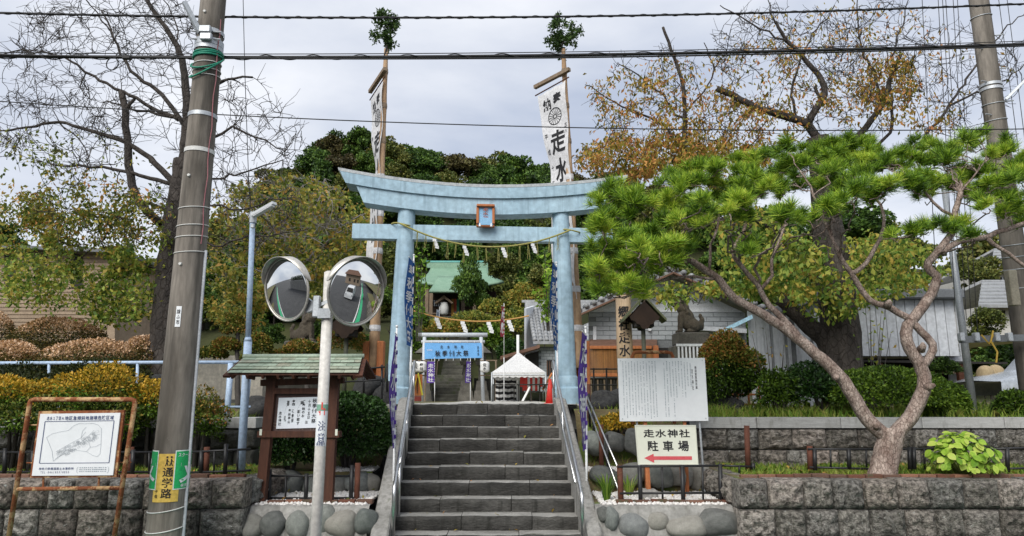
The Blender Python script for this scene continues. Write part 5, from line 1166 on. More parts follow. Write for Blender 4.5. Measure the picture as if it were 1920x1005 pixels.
for j, i in enumerate(rp_.permutation(len(TFw))):
    T = TFw[i]; s = rp_.uniform(.82, 1.2); e = (rp_.normal() * .25, rp_.normal() * .25, rp_.uniform(0, 6.28))
    if j < 300:
        o = link('needle_tuft', TUFT_ME[j % 6], None, pine); o.location = inv @ Vector(T); o.rotation_euler = e; o.scale = (s * 1.15, s * 1.15, s)
    else:
        Rm = np.array(rotm(*e)); rest.append((TUFT[j % 6] * s * 1.12) @ Rm.T + T - np.array(pine.location))
if rest: o = link('needle_mass', fast_mesh('needle_mass', np.concatenate(rest), 4), M_NEEDLE, pine); o['kind'] = 'stuff'
# knots and broken stubs on the trunk
for i, (px, py, dx, dz) in enumerate(((1571, 706, -.05, -.03), (1740, 727, .07, .04), (1732, 655, -.03, .08), (1668, 572, -.02, .06), (1646, 800, -.02, .03))):
    b = MB(); q = P(px, py, YP - .10); b.tube([q + Vector((0, .06, 0)), q + Vector((dx * .5, -.02, dz * .5)), q + Vector((dx, -.04, dz))], [.055, .04, .018], 8); b.build('branch_stub', M_PINEB, pine, 'all')

# ------------------------------------------------------------------ cherry trees
def cl(px, py, hw, hh, n, Y, dY, r): # cloud of points over an elliptic patch of sky
    a = r.uniform(0, 6.28, n); q = np.sqrt(r.uniform(0, 1, n)); return [np.array(P(px + math.cos(u) * v * hw, py + math.sin(u) * v * hh, Y + d)) for u, v, d in zip(a, q, r.normal(size=n) * dY)]
def cherry(name, label, base, limbs, clouds, Y, seed, bark, twig_r=.0035, leafsets=()):
    t = thing(name, label, 'tree', base); s = Skel(seed); r = s.rng
    for r0, r1, *L in limbs: r0, r1 = (r0 * .72, r1 * .66) if r0 > .25 else (r0 * .5, max(r1 * .5, .010)); s.limb([np.array(P(a, b_, Y + (c[0] if c else 0))) for a, b_, *c in L[0]], r0, r1, .02 if r0 < .06 else .01, .15)
    n_limb = s.n; T = [p for c in clouds for p in cl(*c, r)]
    d = [np.min(np.linalg.norm(s.N[:s.n] - q, axis=1)) for q in T]; paths = []
    for i in np.argsort(d): s.reach(T[i], twig_r, .10, .13, up=.15, rmax=.022)
    wood = s.N[:s.n:2].copy(); s.twiglets(int(len(T) * 1.7), .12, .40, twig_r * .7, n_limb)
    s.build('trunk', bark, t)
    for (nm, pts, sz, m, kw) in leafsets:
        L = []
        for (px, py, hw, hh, n, Yc, dY, per) in pts:
            for q in cl(px, py, hw, hh, n, Yc, dY, r):
                w_ = wood[int(np.argmin(((wood - q) ** 2).sum(1)))]
                if np.linalg.norm(w_ - q) < .5: q = q * .35 + w_ * .65
                L += [q + r.normal(size=3) * np.array([.09, .09, .07]) for _ in range(per)]
        leaves(nm, np.array(L), sz, m, t, r, **kw)
    return t
YL = 12.6
cherry('cherry_tree', 'old cherry tree with bare dark branches behind the stained pole', P(312, 700, YL), [
    (.40, .25, [(305, 720), (308, 640), (314, 560), (322, 470), (330, 400), (338, 345), (343, 300)]),
    (.20, .07, [(343, 310), (350, 240), (350, 170), (337, 100), (312, 52), (288, 22), (262, -25)]),
    (.10, .03, [(345, 235), (314, 190), (280, 158), (247, 132), (228, 100), (206, 57), (190, 20)]),
    (.085, .02, [(335, 225), (300, 210), (270, 193), (215, 165), (162, 135), (120, 108), (60, 96), (-10, 100)]),
    (.07, .025, [(330, 220), (304, 214), (260, 205), (200, 189)]),
    (.13, .03, [(330, 345), (314, 331), (290, 305), (270, 287), (237, 267), (180, 248), (111, 230), (50, 240), (0, 245)]),
    (.09, .03, [(322, 345), (250, 325), (210, 315), (169, 311), (130, 312), (95, 307)]),
    (.16, .12, [(300, 420), (262, 380), (244, 330), (240, 290), (237, 237), (234, 205), (228, 172)]), (.08, .05, [(238, 215), (246, 195), (251, 183)]),
    (.07, .02, [(352, 270), (402, 258), (436, 243), (480, 257), (530, 280)]), (.06, .04, [(352, 190), (395, 165), (412, 150), (440, 147), (474, 145)]), (.05, .02, [(405, 160), (430, 148), (450, 155)]),
    (.06, .015, [(325, 400), (280, 381), (237, 387), (203, 428), (196, 448), (165, 475), (135, 499)]), (.09, .03, [(322, 500), (291, 499), (255, 498), (237, 502), (203, 514)]),
    (.05, .015, [(345, 380), (400, 384), (450, 392), (520, 372), (560, 378)]), (.05, .012, [(345, 440), (400, 460), (450, 445), (520, 440), (580, 428)]), (.04, .012, [(330, 90), (330, 40), (300, -10)]), (.04, .012, [(206, 57), (170, 10), (150, -20)]),
    (.03, .01, [(162, 135), (150, 160), (160, 180)]), (.035, .01, [(111, 230), (145, 260), (168, 305)]), (.05, .014, [(343, 330), (400, 335), (460, 320), (530, 300)])],
    [(190, 120, 190, 130, 360, YL, 1.1), (120, 240, 150, 90, 240, YL, 1.0), (300, 60, 90, 70, 130, YL, .9), (440, 250, 130, 100, 200, YL, .9), (430, 400, 150, 80, 170, YL, .8), (200, 400, 160, 70, 150, YL - .3, .8), (90, 60, 80, 60, 70, YL, .6)],
    YL, 41, M_BARK, .0062,
    [('leaves', [(60, 290, 80, 50, 50, YL, .6, 5), (190, 300, 120, 50, 40, YL, .6, 4), (130, 400, 150, 50, 130, YL, .7, 8), (60, 420, 90, 60, 90, YL, .7, 8), (240, 420, 80, 60, 70, YL - .3, .6, 8), (160, 470, 160, 50, 90, YL, .7, 8)], .088, M_OLIVE, dict(aspect=.5, hang=.7)),
     ('orange_leaves', [(110, 380, 140, 45, 110, YL, .7, 8), (60, 420, 80, 50, 60, YL, .6, 8), (230, 400, 80, 50, 60, YL - .3, .5, 8)], .085, M_CHLEAF, dict(aspect=.5, hang=.7)),
     ('green_leaves', [(130, 540, 150, 42, 150, YL + .6, .5, 9), (230, 560, 80, 50, 160, YL + .4, .4, 11), (70, 500, 90, 50, 140, YL + .3, .5, 10), (250, 510, 70, 40, 90, YL, .4, 10)], .09, M_CHGREEN, dict(aspect=.55, hang=.4))])
YL2 = 17.0
cherry('cherry_tree', 'yellowing tree with pale twigs behind the left festival pole', P(560, 720, YL2), [
    (.16, .10, [(575, 730), (572, 620), (565, 540), (560, 480)]), (.09, .03, [(560, 490), (520, 430), (480, 390), (440, 370)]), (.09, .03, [(562, 480), (580, 420), (600, 370), (610, 335)]), (.08, .03, [(563, 500), (620, 450), (660, 410), (690, 400)]), (.06, .02, [(560, 530), (500, 510), (450, 500)])],
    [(540, 400, 130, 75, 300, YL2, 1.2), (620, 460, 90, 80, 160, YL2, 1.0), (480, 500, 90, 70, 120, YL2, 1.0)], YL2, 43, M_TWIG, .008,
    [('leaves', [(520, 375, 130, 50, 150, YL2, 1.2, 9), (610, 430, 90, 80, 160, YL2, 1.2, 9), (470, 450, 110, 60, 120, YL2, 1.1, 9), (560, 520, 130, 60, 170, YL2, 1.2, 9), (650, 500, 50, 80, 120, YL2, 1., 11), (440, 560, 60, 60, 110, YL2, 1., 11), (690, 420, 30, 60, 60, YL2, .8, 9)], .125, M_OLIVE, dict(aspect=.55, hang=.4))])
YR = 14.2
cherry('cherry_tree', 'thick-trunked cherry tree with sparse autumn leaves behind the pine', P(1575, 740, YR), [
    (.62, .36, [(1580, 760), (1578, 700), (1576, 640), (1572, 590), (1566, 540), (1560, 480), (1550, 420), (1545, 350), (1540, 290), (1532, 258)]),
    (.30, .22, [(1560, 660), (1535, 625), (1505, 600), (1485, 580), (1462, 560)]),
    (.19, .13, [(1536, 265), (1514, 233), (1485, 222), (1432, 206), (1390, 187), (1344, 166)]), (.17, .06, [(1514, 236), (1530, 205), (1546, 178), (1540, 150), (1524, 128), (1500, 100), (1475, 75), (1455, 40)]), (.08, .06, [(1538, 185), (1532, 170), (1531, 160)]),
    (.20, .08, [(1548, 330), (1590, 280), (1615, 250), (1642, 216), (1660, 180), (1672, 140), (1690, 100)]), (.07, .02, [(1655, 200), (1646, 162), (1632, 125), (1615, 91), (1608, 40), (1606, -10)]), (.08, .02, [(1620, 290), (1673, 237), (1668, 169), (1675, 110), (1683, 68), (1703, 0)]),
    (.09, .02, [(1640, 320), (1727, 264), (1755, 230), (1778, 199), (1815, 145), (1852, 91), (1890, 50), (1925, 20)]), (.06, .02, [(1778, 199), (1815, 180), (1852, 166), (1890, 145), (1930, 118)]), (.07, .02, [(1500, 228), (1485, 190), (1495, 130), (1514, 88), (1540, 45), (1565, 10)]),
    (.18, .06, [(1548, 480), (1450, 430), (1350, 360), (1290, 300), (1284, 240), (1285, 203), (1276, 139), (1260, 95), (1243, 51)]), (.06, .015, [(1284, 230), (1240, 180), (1195, 142), (1160, 120)]), (.07, .015, [(1288, 290), (1256, 243), (1220, 222), (1188, 210), (1140, 185), (1097, 159)]), (.05, .015, [(1285, 210), (1320, 170), (1340, 130), (1320, 80)]),
    (.05, .015, [(1300, 320), (1350, 300), (1400, 280), (1430, 240), (1440, 200)]), (.08, .02, [(1400, 400), (1300, 430), (1220, 500), (1190, 540)]), (.07, .02, [(1500, 560), (1400, 540), (1330, 540), (1270, 560)]), (.05, .015, [(1475, 78), (1400, 40), (1350, 10)]), (.05, .015, [(1455, 45), (1440, 0)]), (.05, .015, [(1320, 300), (1200, 300), (1100, 310)])],
    [(1250, 190, 150, 100, 170, YR, .9), (1480, 90, 150, 90, 330, YR, 1.0), (1650, 100, 110, 100, 240, YR, 1.0), (1800, 150, 120, 110, 190, YR, 1.0), (1400, 240, 120, 60, 120, YR, .8), (1200, 300, 120, 40, 80, YR, .6), (1600, 210, 100, 50, 80, YR, .7), (1270, 550, 70, 25, 40, YR - .5, .4)],
    YR, 45, M_BARK, .0066,
    [('leaves', [(1180, 180, 80, 55, 110, YR, .5, 6), (1260, 190, 60, 90, 110, YR, .6, 6), (1330, 230, 110, 70, 190, YR, .8, 7), (1200, 290, 120, 45, 330, YR, .7, 11), (1330, 300, 120, 40, 300, YR, .8, 10), (1450, 220, 80, 50, 90, YR, .7, 6), (1430, 140, 110, 70, 90, YR, .8, 5), (1560, 60, 120, 60, 60, YR, .8, 4), (1480, 100, 130, 80, 55, YR, .9, 3), (1660, 150, 60, 50, 160, YR, .6, 8), (1600, 190, 60, 50, 80, YR, .6, 6), (1720, 220, 60, 30, 50, YR, .7, 6), (1820, 130, 90, 70, 30, YR, .6, 3), (1560, 120, 110, 90, 60, YR, .8, 4), (1700, 60, 90, 50, 30, YR, .6, 3)], .10, M_CHLEAF, dict(aspect=.42, hang=1.1)),
     ('green_leaves', [(1245, 543, 60, 16, 60, YR - .6, .4, 6), (1385, 525, 60, 34, 110, YR - .5, .4, 7), (1480, 500, 90, 60, 160, YR - .6, .5, 9), (1560, 560, 70, 30, 70, YR - .6, .3, 8), (1650, 500, 110, 60, 200, YR, .6, 10), (1420, 440, 90, 50, 120, YR, .6, 8)], .12, M_CHGREEN, dict(aspect=.55, hang=.8))])

# ------------------------------------------------------------------ shrubs
def mound_pts(n, r, shell=.30, lump=.12, seed=0, lower=-.35):
    d = unit(r.normal(size=(n * 2, 3))); d = d[d[:, 2] > lower][:n]; k = 1 + lump * vnoise(d, 2.6, seed) - shell * r.uniform(0, 1, len(d)) ** 2; return d * k[:, None], d
def shrub(name, label, px, py, Y, hw, hh, n, leaf, m, cat='shrub', group=None, lump=.12, stems=4, zg=None, depth=None, m2=None, lower=-.45, aspect=.5, shell=.3, cut=.22):
    r = np.random.default_rng(int(px * 7 + py)); c = P(px, py, Y); s = ppm(px, py, Y); R3 = np.array([hw / s, depth or hw / s * .85, hh / s]); zg = c.z - R3[2] if zg is None else zg
    t = thing(name, label, cat, (c.x, c.y, zg), 0, group); p, d = mound_pts(n, r, shell, lump, abs(int(px)), lower); pts = p * R3 + np.array(c); pts[:, 2] = np.maximum(pts[:, 2], zg + .02)
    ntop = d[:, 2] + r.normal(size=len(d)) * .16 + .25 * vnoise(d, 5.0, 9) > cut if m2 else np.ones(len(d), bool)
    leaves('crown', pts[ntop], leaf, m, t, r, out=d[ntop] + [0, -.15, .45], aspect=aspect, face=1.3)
    if m2: leaves('lower_leaves', pts[~ntop], leaf, m2, t, r, out=d[~ntop], aspect=aspect, face=.8)
    b = MB()
    for k in range(stems):
        a = r.uniform(0, 6.28); b.tube([(c.x + math.cos(a) * .04, c.y + math.sin(a) * .04, zg - .02), (c.x + math.cos(a) * R3[0] * .25, c.y + math.sin(a) * R3[1] * .25, c.z - R3[2] * .2), (c.x + math.cos(a) * R3[0] * .55, c.y + math.sin(a) * R3[1] * .55, c.z + R3[2] * .35)], [.028, .018, .008], 6)
    b.build('stems', M_TWIGD, t, 'all'); return t
G1 = 'clipped bronze mounds on the left terrace'
for i, (px, py, hw, hh, Y, lab) in enumerate(((-12, 632, 34, 46, 13.4, 'bronze clipped mound cut off by the left edge, the highest'), (110, 642, 84, 46, 13.4, 'bronze clipped mound, broad one at the back left'), (22, 692, 60, 50, 12.3, 'bronze clipped mound at the front left, above the guard rail'), (168, 692, 92, 58, 11.9, 'bronze clipped mound in the middle, widest in front'), (272, 688, 56, 60, 12.7, 'bronze clipped mound beside the stained pole'))):
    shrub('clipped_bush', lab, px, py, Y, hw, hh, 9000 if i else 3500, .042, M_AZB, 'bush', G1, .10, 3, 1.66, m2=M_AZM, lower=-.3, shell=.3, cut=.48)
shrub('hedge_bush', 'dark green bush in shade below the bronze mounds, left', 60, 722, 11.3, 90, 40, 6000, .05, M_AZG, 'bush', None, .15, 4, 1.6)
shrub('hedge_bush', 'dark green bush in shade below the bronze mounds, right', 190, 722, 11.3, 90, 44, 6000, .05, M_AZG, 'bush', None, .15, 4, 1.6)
G2 = 'golden shrubs above the front left wall'
for px, py, hw, hh, Y, lab in ((40, 748, 70, 40, 9.75, 'golden shrub at the far left behind the map board'), (190, 740, 74, 48, 9.75, 'golden shrub with upright tips above the map board'), (60, 790, 90, 36, 9.6, 'rusty green low shrub behind the left half of the map board'), (205, 790, 60, 40, 9.6, 'rusty green low shrub between map board and stained pole'), (290, 762, 45, 46, 9.8, 'golden shrub partly behind the stained pole'), (375, 790, 46, 52, 9.8, 'rusty green shrub right of the stained pole')):
    shrub('golden_shrub', lab, px, py, Y, hw, hh, 6500 if hw > 50 else 3600, .045, M_GOLD if py < 780 else M_RUSTY, 'shrub', G2, .34, 5, ZB, m2=M_AZAL, lower=-.6, shell=.5, cut=.18)
def shoots(tname, label, cat, px, py, Y, n, h0, h1, spread, m, leaf, per, zg, group=None):
    r = np.random.default_rng(int(px + py)); c = P(px, py, Y); t = thing(tname, label, cat, (c.x, Y, zg), 0, group); L = []; b = MB()
    for k in range(n):
        a = r.uniform(0, 6.28); h = r.uniform(h0, h1); dx, dy = math.cos(a) * spread * r.uniform(0, 1), math.sin(a) * spread * r.uniform(0, 1)
        pts = [(c.x + dx * .3, Y + dy * .3, zg), (c.x + dx * .6, Y + dy * .6, zg + h * .5), (c.x + dx, Y + dy, zg + h)]; b.tube(pts, [.012, .008, .003], 4)
        for f in np.linspace(.3, 1, per): L.append(np.array([c.x + dx * f, Y + dy * f, zg + h * f]) + r.normal(size=3) * .03)
    b.build('stems', M_TWIGD, t); leaves('leaves', np.array(L), leaf, m, t, r, aspect=.5); return t
shrub('round_bush', 'dense dark green round bush behind the notice board', 655, 815, 10.3, 78, 78, 17000, .05, M_BUSH, 'bush', None, .10, 5, .9, shell=.3)
shrub('round_bush', 'low dark green bush seen under the notice board', 545, 845, 10.2, 55, 42, 7000, .05, M_BUSH, 'bush', None, .16, 5, .9, shell=.3)
# clipped tree with rusty tips
c = P(1366, 770, 12.1)
t = shrub('clipped_tree', 'clipped green tree with rusty tips right of the white text board', 1366, 688, 12.1, 58, 58, 13000, .058, M_RUSTY, 'tree', None, .3, 3, 1.72, lower=-.85, shell=.5, m2=M_AZAL, cut=.1)
shrub('azalea_bush', 'broad fresh green azalea bush behind the pine fork', 1650, 735, 11.2, 110, 46, 15000, .05, M_AZAL, 'bush', 'azalea bushes on the right terrace', .14, 5, 1.64)
shrub('azalea_bush', 'darker azalea bush right of the pine fork, beside the lamp post', 1760, 752, 11.1, 50, 40, 6000, .05, M_AZAL, 'bush', 'azalea bushes on the right terrace', .16, 5, 1.64)
shrub('azalea_bush', 'azalea bush cut off by the right edge of the picture', 1915, 762, 11.0, 45, 30, 4500, .05, M_AZAL, 'bush', 'azalea bushes on the right terrace', .2, 4, 1.64)
shrub('leafy_bush', 'loose leafy bush under the left limb of the pine', 1540, 728, 11.3, 62, 46, 6500, .055, M_BUSH, 'bush', None, .25, 6, 1.64, shell=.6)
shrub('leafy_bush', 'small loose bush in front of the white shed panels', 1462, 738, 11.4, 38, 42, 3000, .06, M_AZAL, 'bush', None, .3, 6, 1.64, shell=.75)
shrub('low_plant', 'low yellow-green plant on the shelf left of the parking sign', 1165, 795, 10.9, 42, 16, 2200, .05, M_GOLD, 'plant', None, .25, 3, None)
shoots('young_sapling', 'thin leafless sapling in front of the white shed panels', 'plant', 1452, 740, 11.6, 7, 1.0, 1.6, .35, M_CHLEAF, .07, 3, 1.64)
shoots('young_sapling', 'thin sapling with few leaves in front of the grey shed', 'plant', 1625, 700, 12.2, 9, 1.2, 1.9, .5, M_CHGREEN, .10, 5, 1.68)
# hydrangea: leaves large enough to be told apart
t = thing('hydrangea', 'bright yellow-green hydrangea at the foot of the pine', 'shrub', (P(1800, 885, 8.95).x, 8.95, ZB)); r = np.random.default_rng(3); base = P(1803, 838, 8.95); inv = world_of(t).inverted()
b = MB(); rows = []
for j in range(6):
    v = j / 5; w_ = .5 * math.sin(math.pi * min(1, v * .92 + .06)) ** .8
    rows.append([(u * w_ * .80, v, .10 * abs(u) * w_ - .16 * v * v) for u in (-1, -.5, 0, .5, 1)])
b.grid(rows); HY = b.mesh('leaf', 'all'); HY.materials.append(M_HYD); stem = MB()
for k in range(300):
    d = unit(r.normal(size=3)); d[2] = abs(d[2]) * 1.1 - .42; q = base + Vector((d[0] * .43, d[1] * .36, d[2] * .42 - .10)) * 1.0; q = Vector((base.x, 8.95, base.z - .12)).lerp(q, float(r.uniform(.6, 1.06))); o = link('leaf', HY, None, t); o.location = inv @ q
    nrm = Vector((d[0] * .9 + r.normal() * .35, d[1] * .9 - .35 + r.normal() * .35, .75 + d[2])).normalized(); dirv = Vector((d[0] + r.normal() * .5, d[1] + r.normal() * .5, -.25 + r.normal() * .3)); dirv = (dirv - nrm * dirv.dot(nrm)).normalized(); x_ = dirv.cross(nrm).normalized(); z_ = x_.cross(dirv)
    o.rotation_euler = Matrix((x_, dirv, z_)).transposed().to_euler(); s = r.uniform(.065, .125); o.scale = (s, s, s)
    if k % 8 == 0: stem.tube([Vector((base.x, 8.95, ZB)) + Vector((d[0] * .05, d[1] * .05, 0)), Vector((base.x, 8.95, ZB)).lerp(q, .55), q], [.012, .009, .005], 5)
stem.build('stems', mat('green_stem', '5a6a30', '6a7a3a', scale=8), t, 'all')
# grass
def grass(name, label, x0, x1, y0, y1, zf, n, h0, h1, lean=.3, cat='grass'):
    r = np.random.default_rng(n); p = np.stack([r.uniform(x0, x1, n), r.uniform(y0, y1, n), np.zeros(n)], 1); k = vnoise(p, 3.0, n) > -.35; p = p[k]; n = len(p); p[:, 2] = [zf(a, b_) for a, b_ in p[:, :2]]
    d = unit(np.stack([r.normal(size=n) * lean, r.normal(size=n) * lean, np.ones(n)], 1)); L = r.uniform(h0, h1, (n, 1)); w_ = unit(np.cross(d, r.normal(size=(n, 3)))) * .006
    mid = p + d * L * .55; tip = p + d * L + np.stack([r.normal(size=n), r.normal(size=n), -np.abs(r.normal(size=n))], 1) * L * .22; V = np.stack([p - w_, p + w_, mid + w_ * .7, tip, mid - w_ * .7], 1).reshape(-1, 3)
    o = link(name, fast_mesh(name, V, 5), M_GRASS); tag(o, label, cat, kind='stuff')
zb = lambda x, y: ZB; zu = lambda x, y: 1.62 + .14 * smooth01((y - 10.8) / 2.2)
grass('grass', 'short green grass in the bed around the pine trunk', 2.9, 7.2, 8.95, 10.25, zb, 9000, .03, .12)
grass('grass', 'sparse grass in the bed behind the map board', -7.2, -3.3, 8.95, 10.25, zb, 4500, .03, .10)
grass('grass', 'long yellowish grass on the right terrace', 3.0, 9.5, 10.55, 12.4, zu, 9000, .06, .28)
grass('grass', 'grass on the left terrace below the guard rail', -9.3, -3.9, 10.55, 12.3, zu, 4000, .05, .2)
grass('grass', 'thin weeds on the slopes beside the torii', -3.6, -2.0, 10.6, 12.3, nook, 1500, .04, .15); grass('grass', 'thin weeds on the slope behind the text board', 1.1, 2.7, 10.6, 12.3, nook, 1500, .04, .15)
def clump(label, px, py, Y, n, h0, h1, zg):
    r = np.random.default_rng(n); c = P(px, py, Y); b = MB()
    for k in range(n):
        a = r.uniform(0, 6.28); h = r.uniform(h0, h1); s_ = r.uniform(.1, .55) * h; dx, dy = math.cos(a), math.sin(a); w_ = Vector((-dy, dx, 0)) * .007; P0 = Vector((c.x + dx * .03, Y + dy * .03, zg)); pts = [P0 + Vector((dx * s_ * f ** 1.6, dy * s_ * f ** 1.6, h * (f - .28 * f ** 3))) for f in (0, .35, .7, 1)]
        b.add([pts[0] - w_, pts[0] + w_, pts[1] + w_, pts[2] + w_ * .7, pts[3], pts[2] - w_ * .7, pts[1] - w_], [(0, 1, 2, 6), (6, 2, 3, 5), (5, 3, 4)])
    o = b.build('grass_tuft', M_GRASS, smooth='all'); tag(o, label, 'plant', kind='thing')
clump('tall grass tuft beside the right stair wall', 1138, 945, 9.1, 70, .25, .55, ZN); clump('tall grass tuft behind the brown post of the parking fence', 1180, 935, 9.5, 40, .2, .45, ZN)
clump('green weed tuft at the foot of the blue lamp post', 412, 888, 9.1, 30, .08, .18, ZB)

# ------------------------------------------------------------------ cloud-pruned garden trees, left court
def cloud_tree(label, balls, trunk, Y, zg, m=M_RUSTY, m2=M_AZG):
    t = thing('pruned_tree', label, 'tree', (P(trunk[0][0], trunk[0][1], Y).x, Y, zg)); r = np.random.default_rng(int(balls[0][0])); s = Skel(int(balls[0][0])); A_ = [np.array(P(a, b_, Y)) for a, b_ in trunk]; A_[0][2] = zg; s.limb(A_, .06, .035, .01)
    for px, py, hw, hh in balls:
        c = np.array(P(px, py, Y)); sc = ppm(px, py, Y); s.reach(c, .012, .15, .1, rmax=.03); p, d = mound_pts(2600, r, .3, .1, int(px), -.5); o = leaves('foliage_pad', p * np.array([hw, hw * .8, hh]) / sc + c, .05, m, t, r, out=d + [0, 0, .4], face=1.2)
    s.build('trunk', M_TWIGD, t)
cloud_tree('small cloud-pruned tree left of the pale blue lamp post', [(446, 612, 28, 26), (424, 648, 24, 14), (482, 648, 26, 22), (398, 664, 26, 12), (470, 672, 16, 8)], [(448, 740), (447, 700), (445, 660), (446, 625)], 13.0, 1.75)
cloud_tree('small cloud-pruned tree behind the mirror pole', [(565, 655, 30, 16), (640, 640, 44, 26), (525, 668, 20, 10)], [(575, 720), (580, 690), (590, 665)], 13.6, 1.75)

# fallen leaves
def litter(label, n, pf, m=M_CHLEAF):
    r = np.random.default_rng(n); p = np.array([pf(r) for _ in range(n)]); V = leaf_quads(p, .055, r, up=6, aspect=.6, fold=.12); o = link('fallen_leaves', fast_mesh('fallen_leaves', V, 4), m); tag(o, label, 'leaves', kind='stuff')
def on_steps(r):
    k = int(r.integers(0, 11)); Y = YTOP - k * TREAD + (r.uniform(.02, .27) if r.random() < .4 else r.uniform(.2, .29)); return (xs(Y) + r.uniform(-1.13, 1.13), Y, H - k * RISE + .006)
litter('fallen leaves lying on the stone steps', 46, on_steps)
litter('fallen leaves in the bed under the pine', 260, lambda r: (r.uniform(2.9, 7.2), r.uniform(8.95, 10.2), ZB + .03))
litter('fallen leaves in the bed behind the map board', 200, lambda r: (r.uniform(-7.2, -3.3), r.uniform(8.95, 10.2), ZB + .03))
litter('fallen leaves on the white gravel', 60, lambda r: ((r.uniform(1.15, 2.6) if r.random() < .5 else r.uniform(-3.1, -1.8)), r.uniform(8.9, 9.9), ZN + .035))
# ================================================================== the court behind the torii
M_TILE = mat('grey_roof_tile', (.23, .24, .25), (.33, .34, .35), rough=.6, scale=4, objvar=.2, streak=(.17, .17, .17))
M_SIDING = mat('grey_brick_siding', (.30, .325, .34), (.37, .395, .41), rough=.8, scale=5, objvar=.06)
M_GROUT = mat('siding_joint', (.17, .18, .185), rough=.9)
M_WBOARD = mat('white_weatherboard', (.62, .65, .68), (.70, .72, .75), rough=.7, scale=4, streak=(.52, .54, .56))
M_BROWNT = mat('brown_fascia', '5e4536', '77594a', rough=.7, scale=5)
M_BAMB = mat('bamboo_screen', '8a5d36', 'a37545', rough=.8, scale=3, stretch=(6, 6, 1), objvar=.2)
M_DARKV = mat('dark_interior', (.02, .019, .018), (.035, .033, .03), rough=.9, scale=4)  # near-black; sheets of it stand in for unlit space
M_METALW = mat('white_metal_cladding', (.50, .525, .555), (.58, .60, .63), rough=.45, scale=1.2, streak=(.42, .44, .46), objvar=.05)
M_METALG = mat('dark_grey_metal_trim', (.12, .13, .14), (.16, .17, .18), rough=.5, scale=3)
M_KOMA = mat('weathered_guardian_stone', (.075, .062, .046), (.14, .118, .09), rough=.95, scale=5, bump=.7, bscale=30, spots=(.045, .042, .034), spot_scale=5, spot_pos=.58)
M_PILLAR = mat('pale_wood_pillar', 'b0977a', 'c4ad90', rough=.8, scale=3, stretch=(4, 4, .4), streak='95805f')
M_GCOP = mat('green_copper_roof', (.17, .29, .205), (.22, .345, .25), rough=.6, scale=2, streak=(.14, .245, .18))
M_TENT = mat('white_tent_canvas', (.68, .68, .68), (.76, .76, .75), rough=.8, scale=2, trans=.2)
M_BANB = mat('sky_blue_banner', (.13, .36, .70), (.16, .40, .74), rough=.7, scale=3)
M_CONE = mat('red_plastic', '#d0342c'[1:], 'd84038', rough=.45, scale=6)
M_LANT = mat('white_lantern_paper', (.70, .70, .68), (.76, .76, .74), rough=.7, scale=6)
M_STAIR2 = mat('far_stair_stone', (.045, .044, .036), (.10, .098, .08), rough=.9, scale=3, objvar=.2, spots=(.05, .06, .03), spot_scale=2, spot_pos=.55)
M_LSTONE = mat('lantern_stone', (.085, .08, .068), (.16, .15, .13), rough=.95, scale=4, bump=.6)
M_ORANGE = mat('orange_wood_board', 'b06a3a', 'c07a48', rough=.7, scale=5); M_YTAPE = mat('yellow_tape', 'd8cc3a', 'e0d850', rough=.5, scale=9)
GZ = 1.76

def wall_quad(mb, a, b_, z0, z1, th=.12):
    a, b_ = Vector(a), Vector(b_); d = (b_ - a).normalized(); n = Vector((-d.y, d.x, 0)); mb.slab([(a.x, a.y, z0), (b_.x, b_.y, z0), (b_.x, b_.y, z1), (a.x, a.y, z1)], n * th); return mb
# ------------------------------------------------------------------ shrine office: gable front
YB = 20.5; t = thing('shrine_office', 'low building with grey brick siding and a white gable behind the guardian', 'building', (P(1250, 700, YB).x, YB, GZ))
W = lambda px, py, dy=0: P(px, py, YB + dy)
xl, xr = W(1105, 640).x, W(1400, 640).x; zs = W(1250, 586).z; xa = W(1252, 500).x; za = W(1252, 520).z; ze = W(1250, 622).z
b = MB(); b.slab([(xl, YB, GZ - .1), (xr, YB, GZ - .1), (xr, YB, zs), (xl, YB, zs)], (0, .15, 0)); wl_ = b.build('wall', M_GROUT, t)
BS = MB(); BS.bbox((0, 0, 0), (1, .02, 1), b=.004); BSM = BS.mesh('brick'); BSM.materials.append(M_SIDING); inv = world_of(wl_).inverted(); rb = random.Random(2)
hB = .135; nrow = int((zs - ze + .35) / hB)
for r_ in range(nrow):
    z = zs - hB * (r_ + .5); x = xl + (.2 if r_ % 2 else 0)
    while x < xr - .05:
        L = min(.41, xr - x); o = link('brick', BSM, None, wl_); o.location = inv @ Vector((x + L / 2, YB - .008, z)); o.scale = (L - .014, 1, hB - .014); x += .41
gb = MB(); gb.slab([(xl + .02, YB + .01, zs + .003), (xr - .02, YB + .01, zs + .003), (xa, YB + .01, za)], (0, .12, 0)); gb.build('gable', M_WBOARD, t)
gz = zs + .02; k = 0
while gz < za - .12:
    f0 = (za - gz) / (za - zs); x0, x1 = xa + (xl - xa) * f0, xa + (xr - xa) * f0; f1 = (za - gz - .17) / (za - zs); f1 = max(f1, .02)
    b = MB(); b.slab([(x0 + .03, YB - .01, gz), (x1 - .03, YB - .01, gz), (xa + (xr - xa) * f1 - .03, YB - .004, gz + .165), (xa + (xl - xa) * f1 + .03, YB - .004, gz + .165)], (0, .012, 0)); b.build('weatherboard', M_WBOARD, t); gz += .17
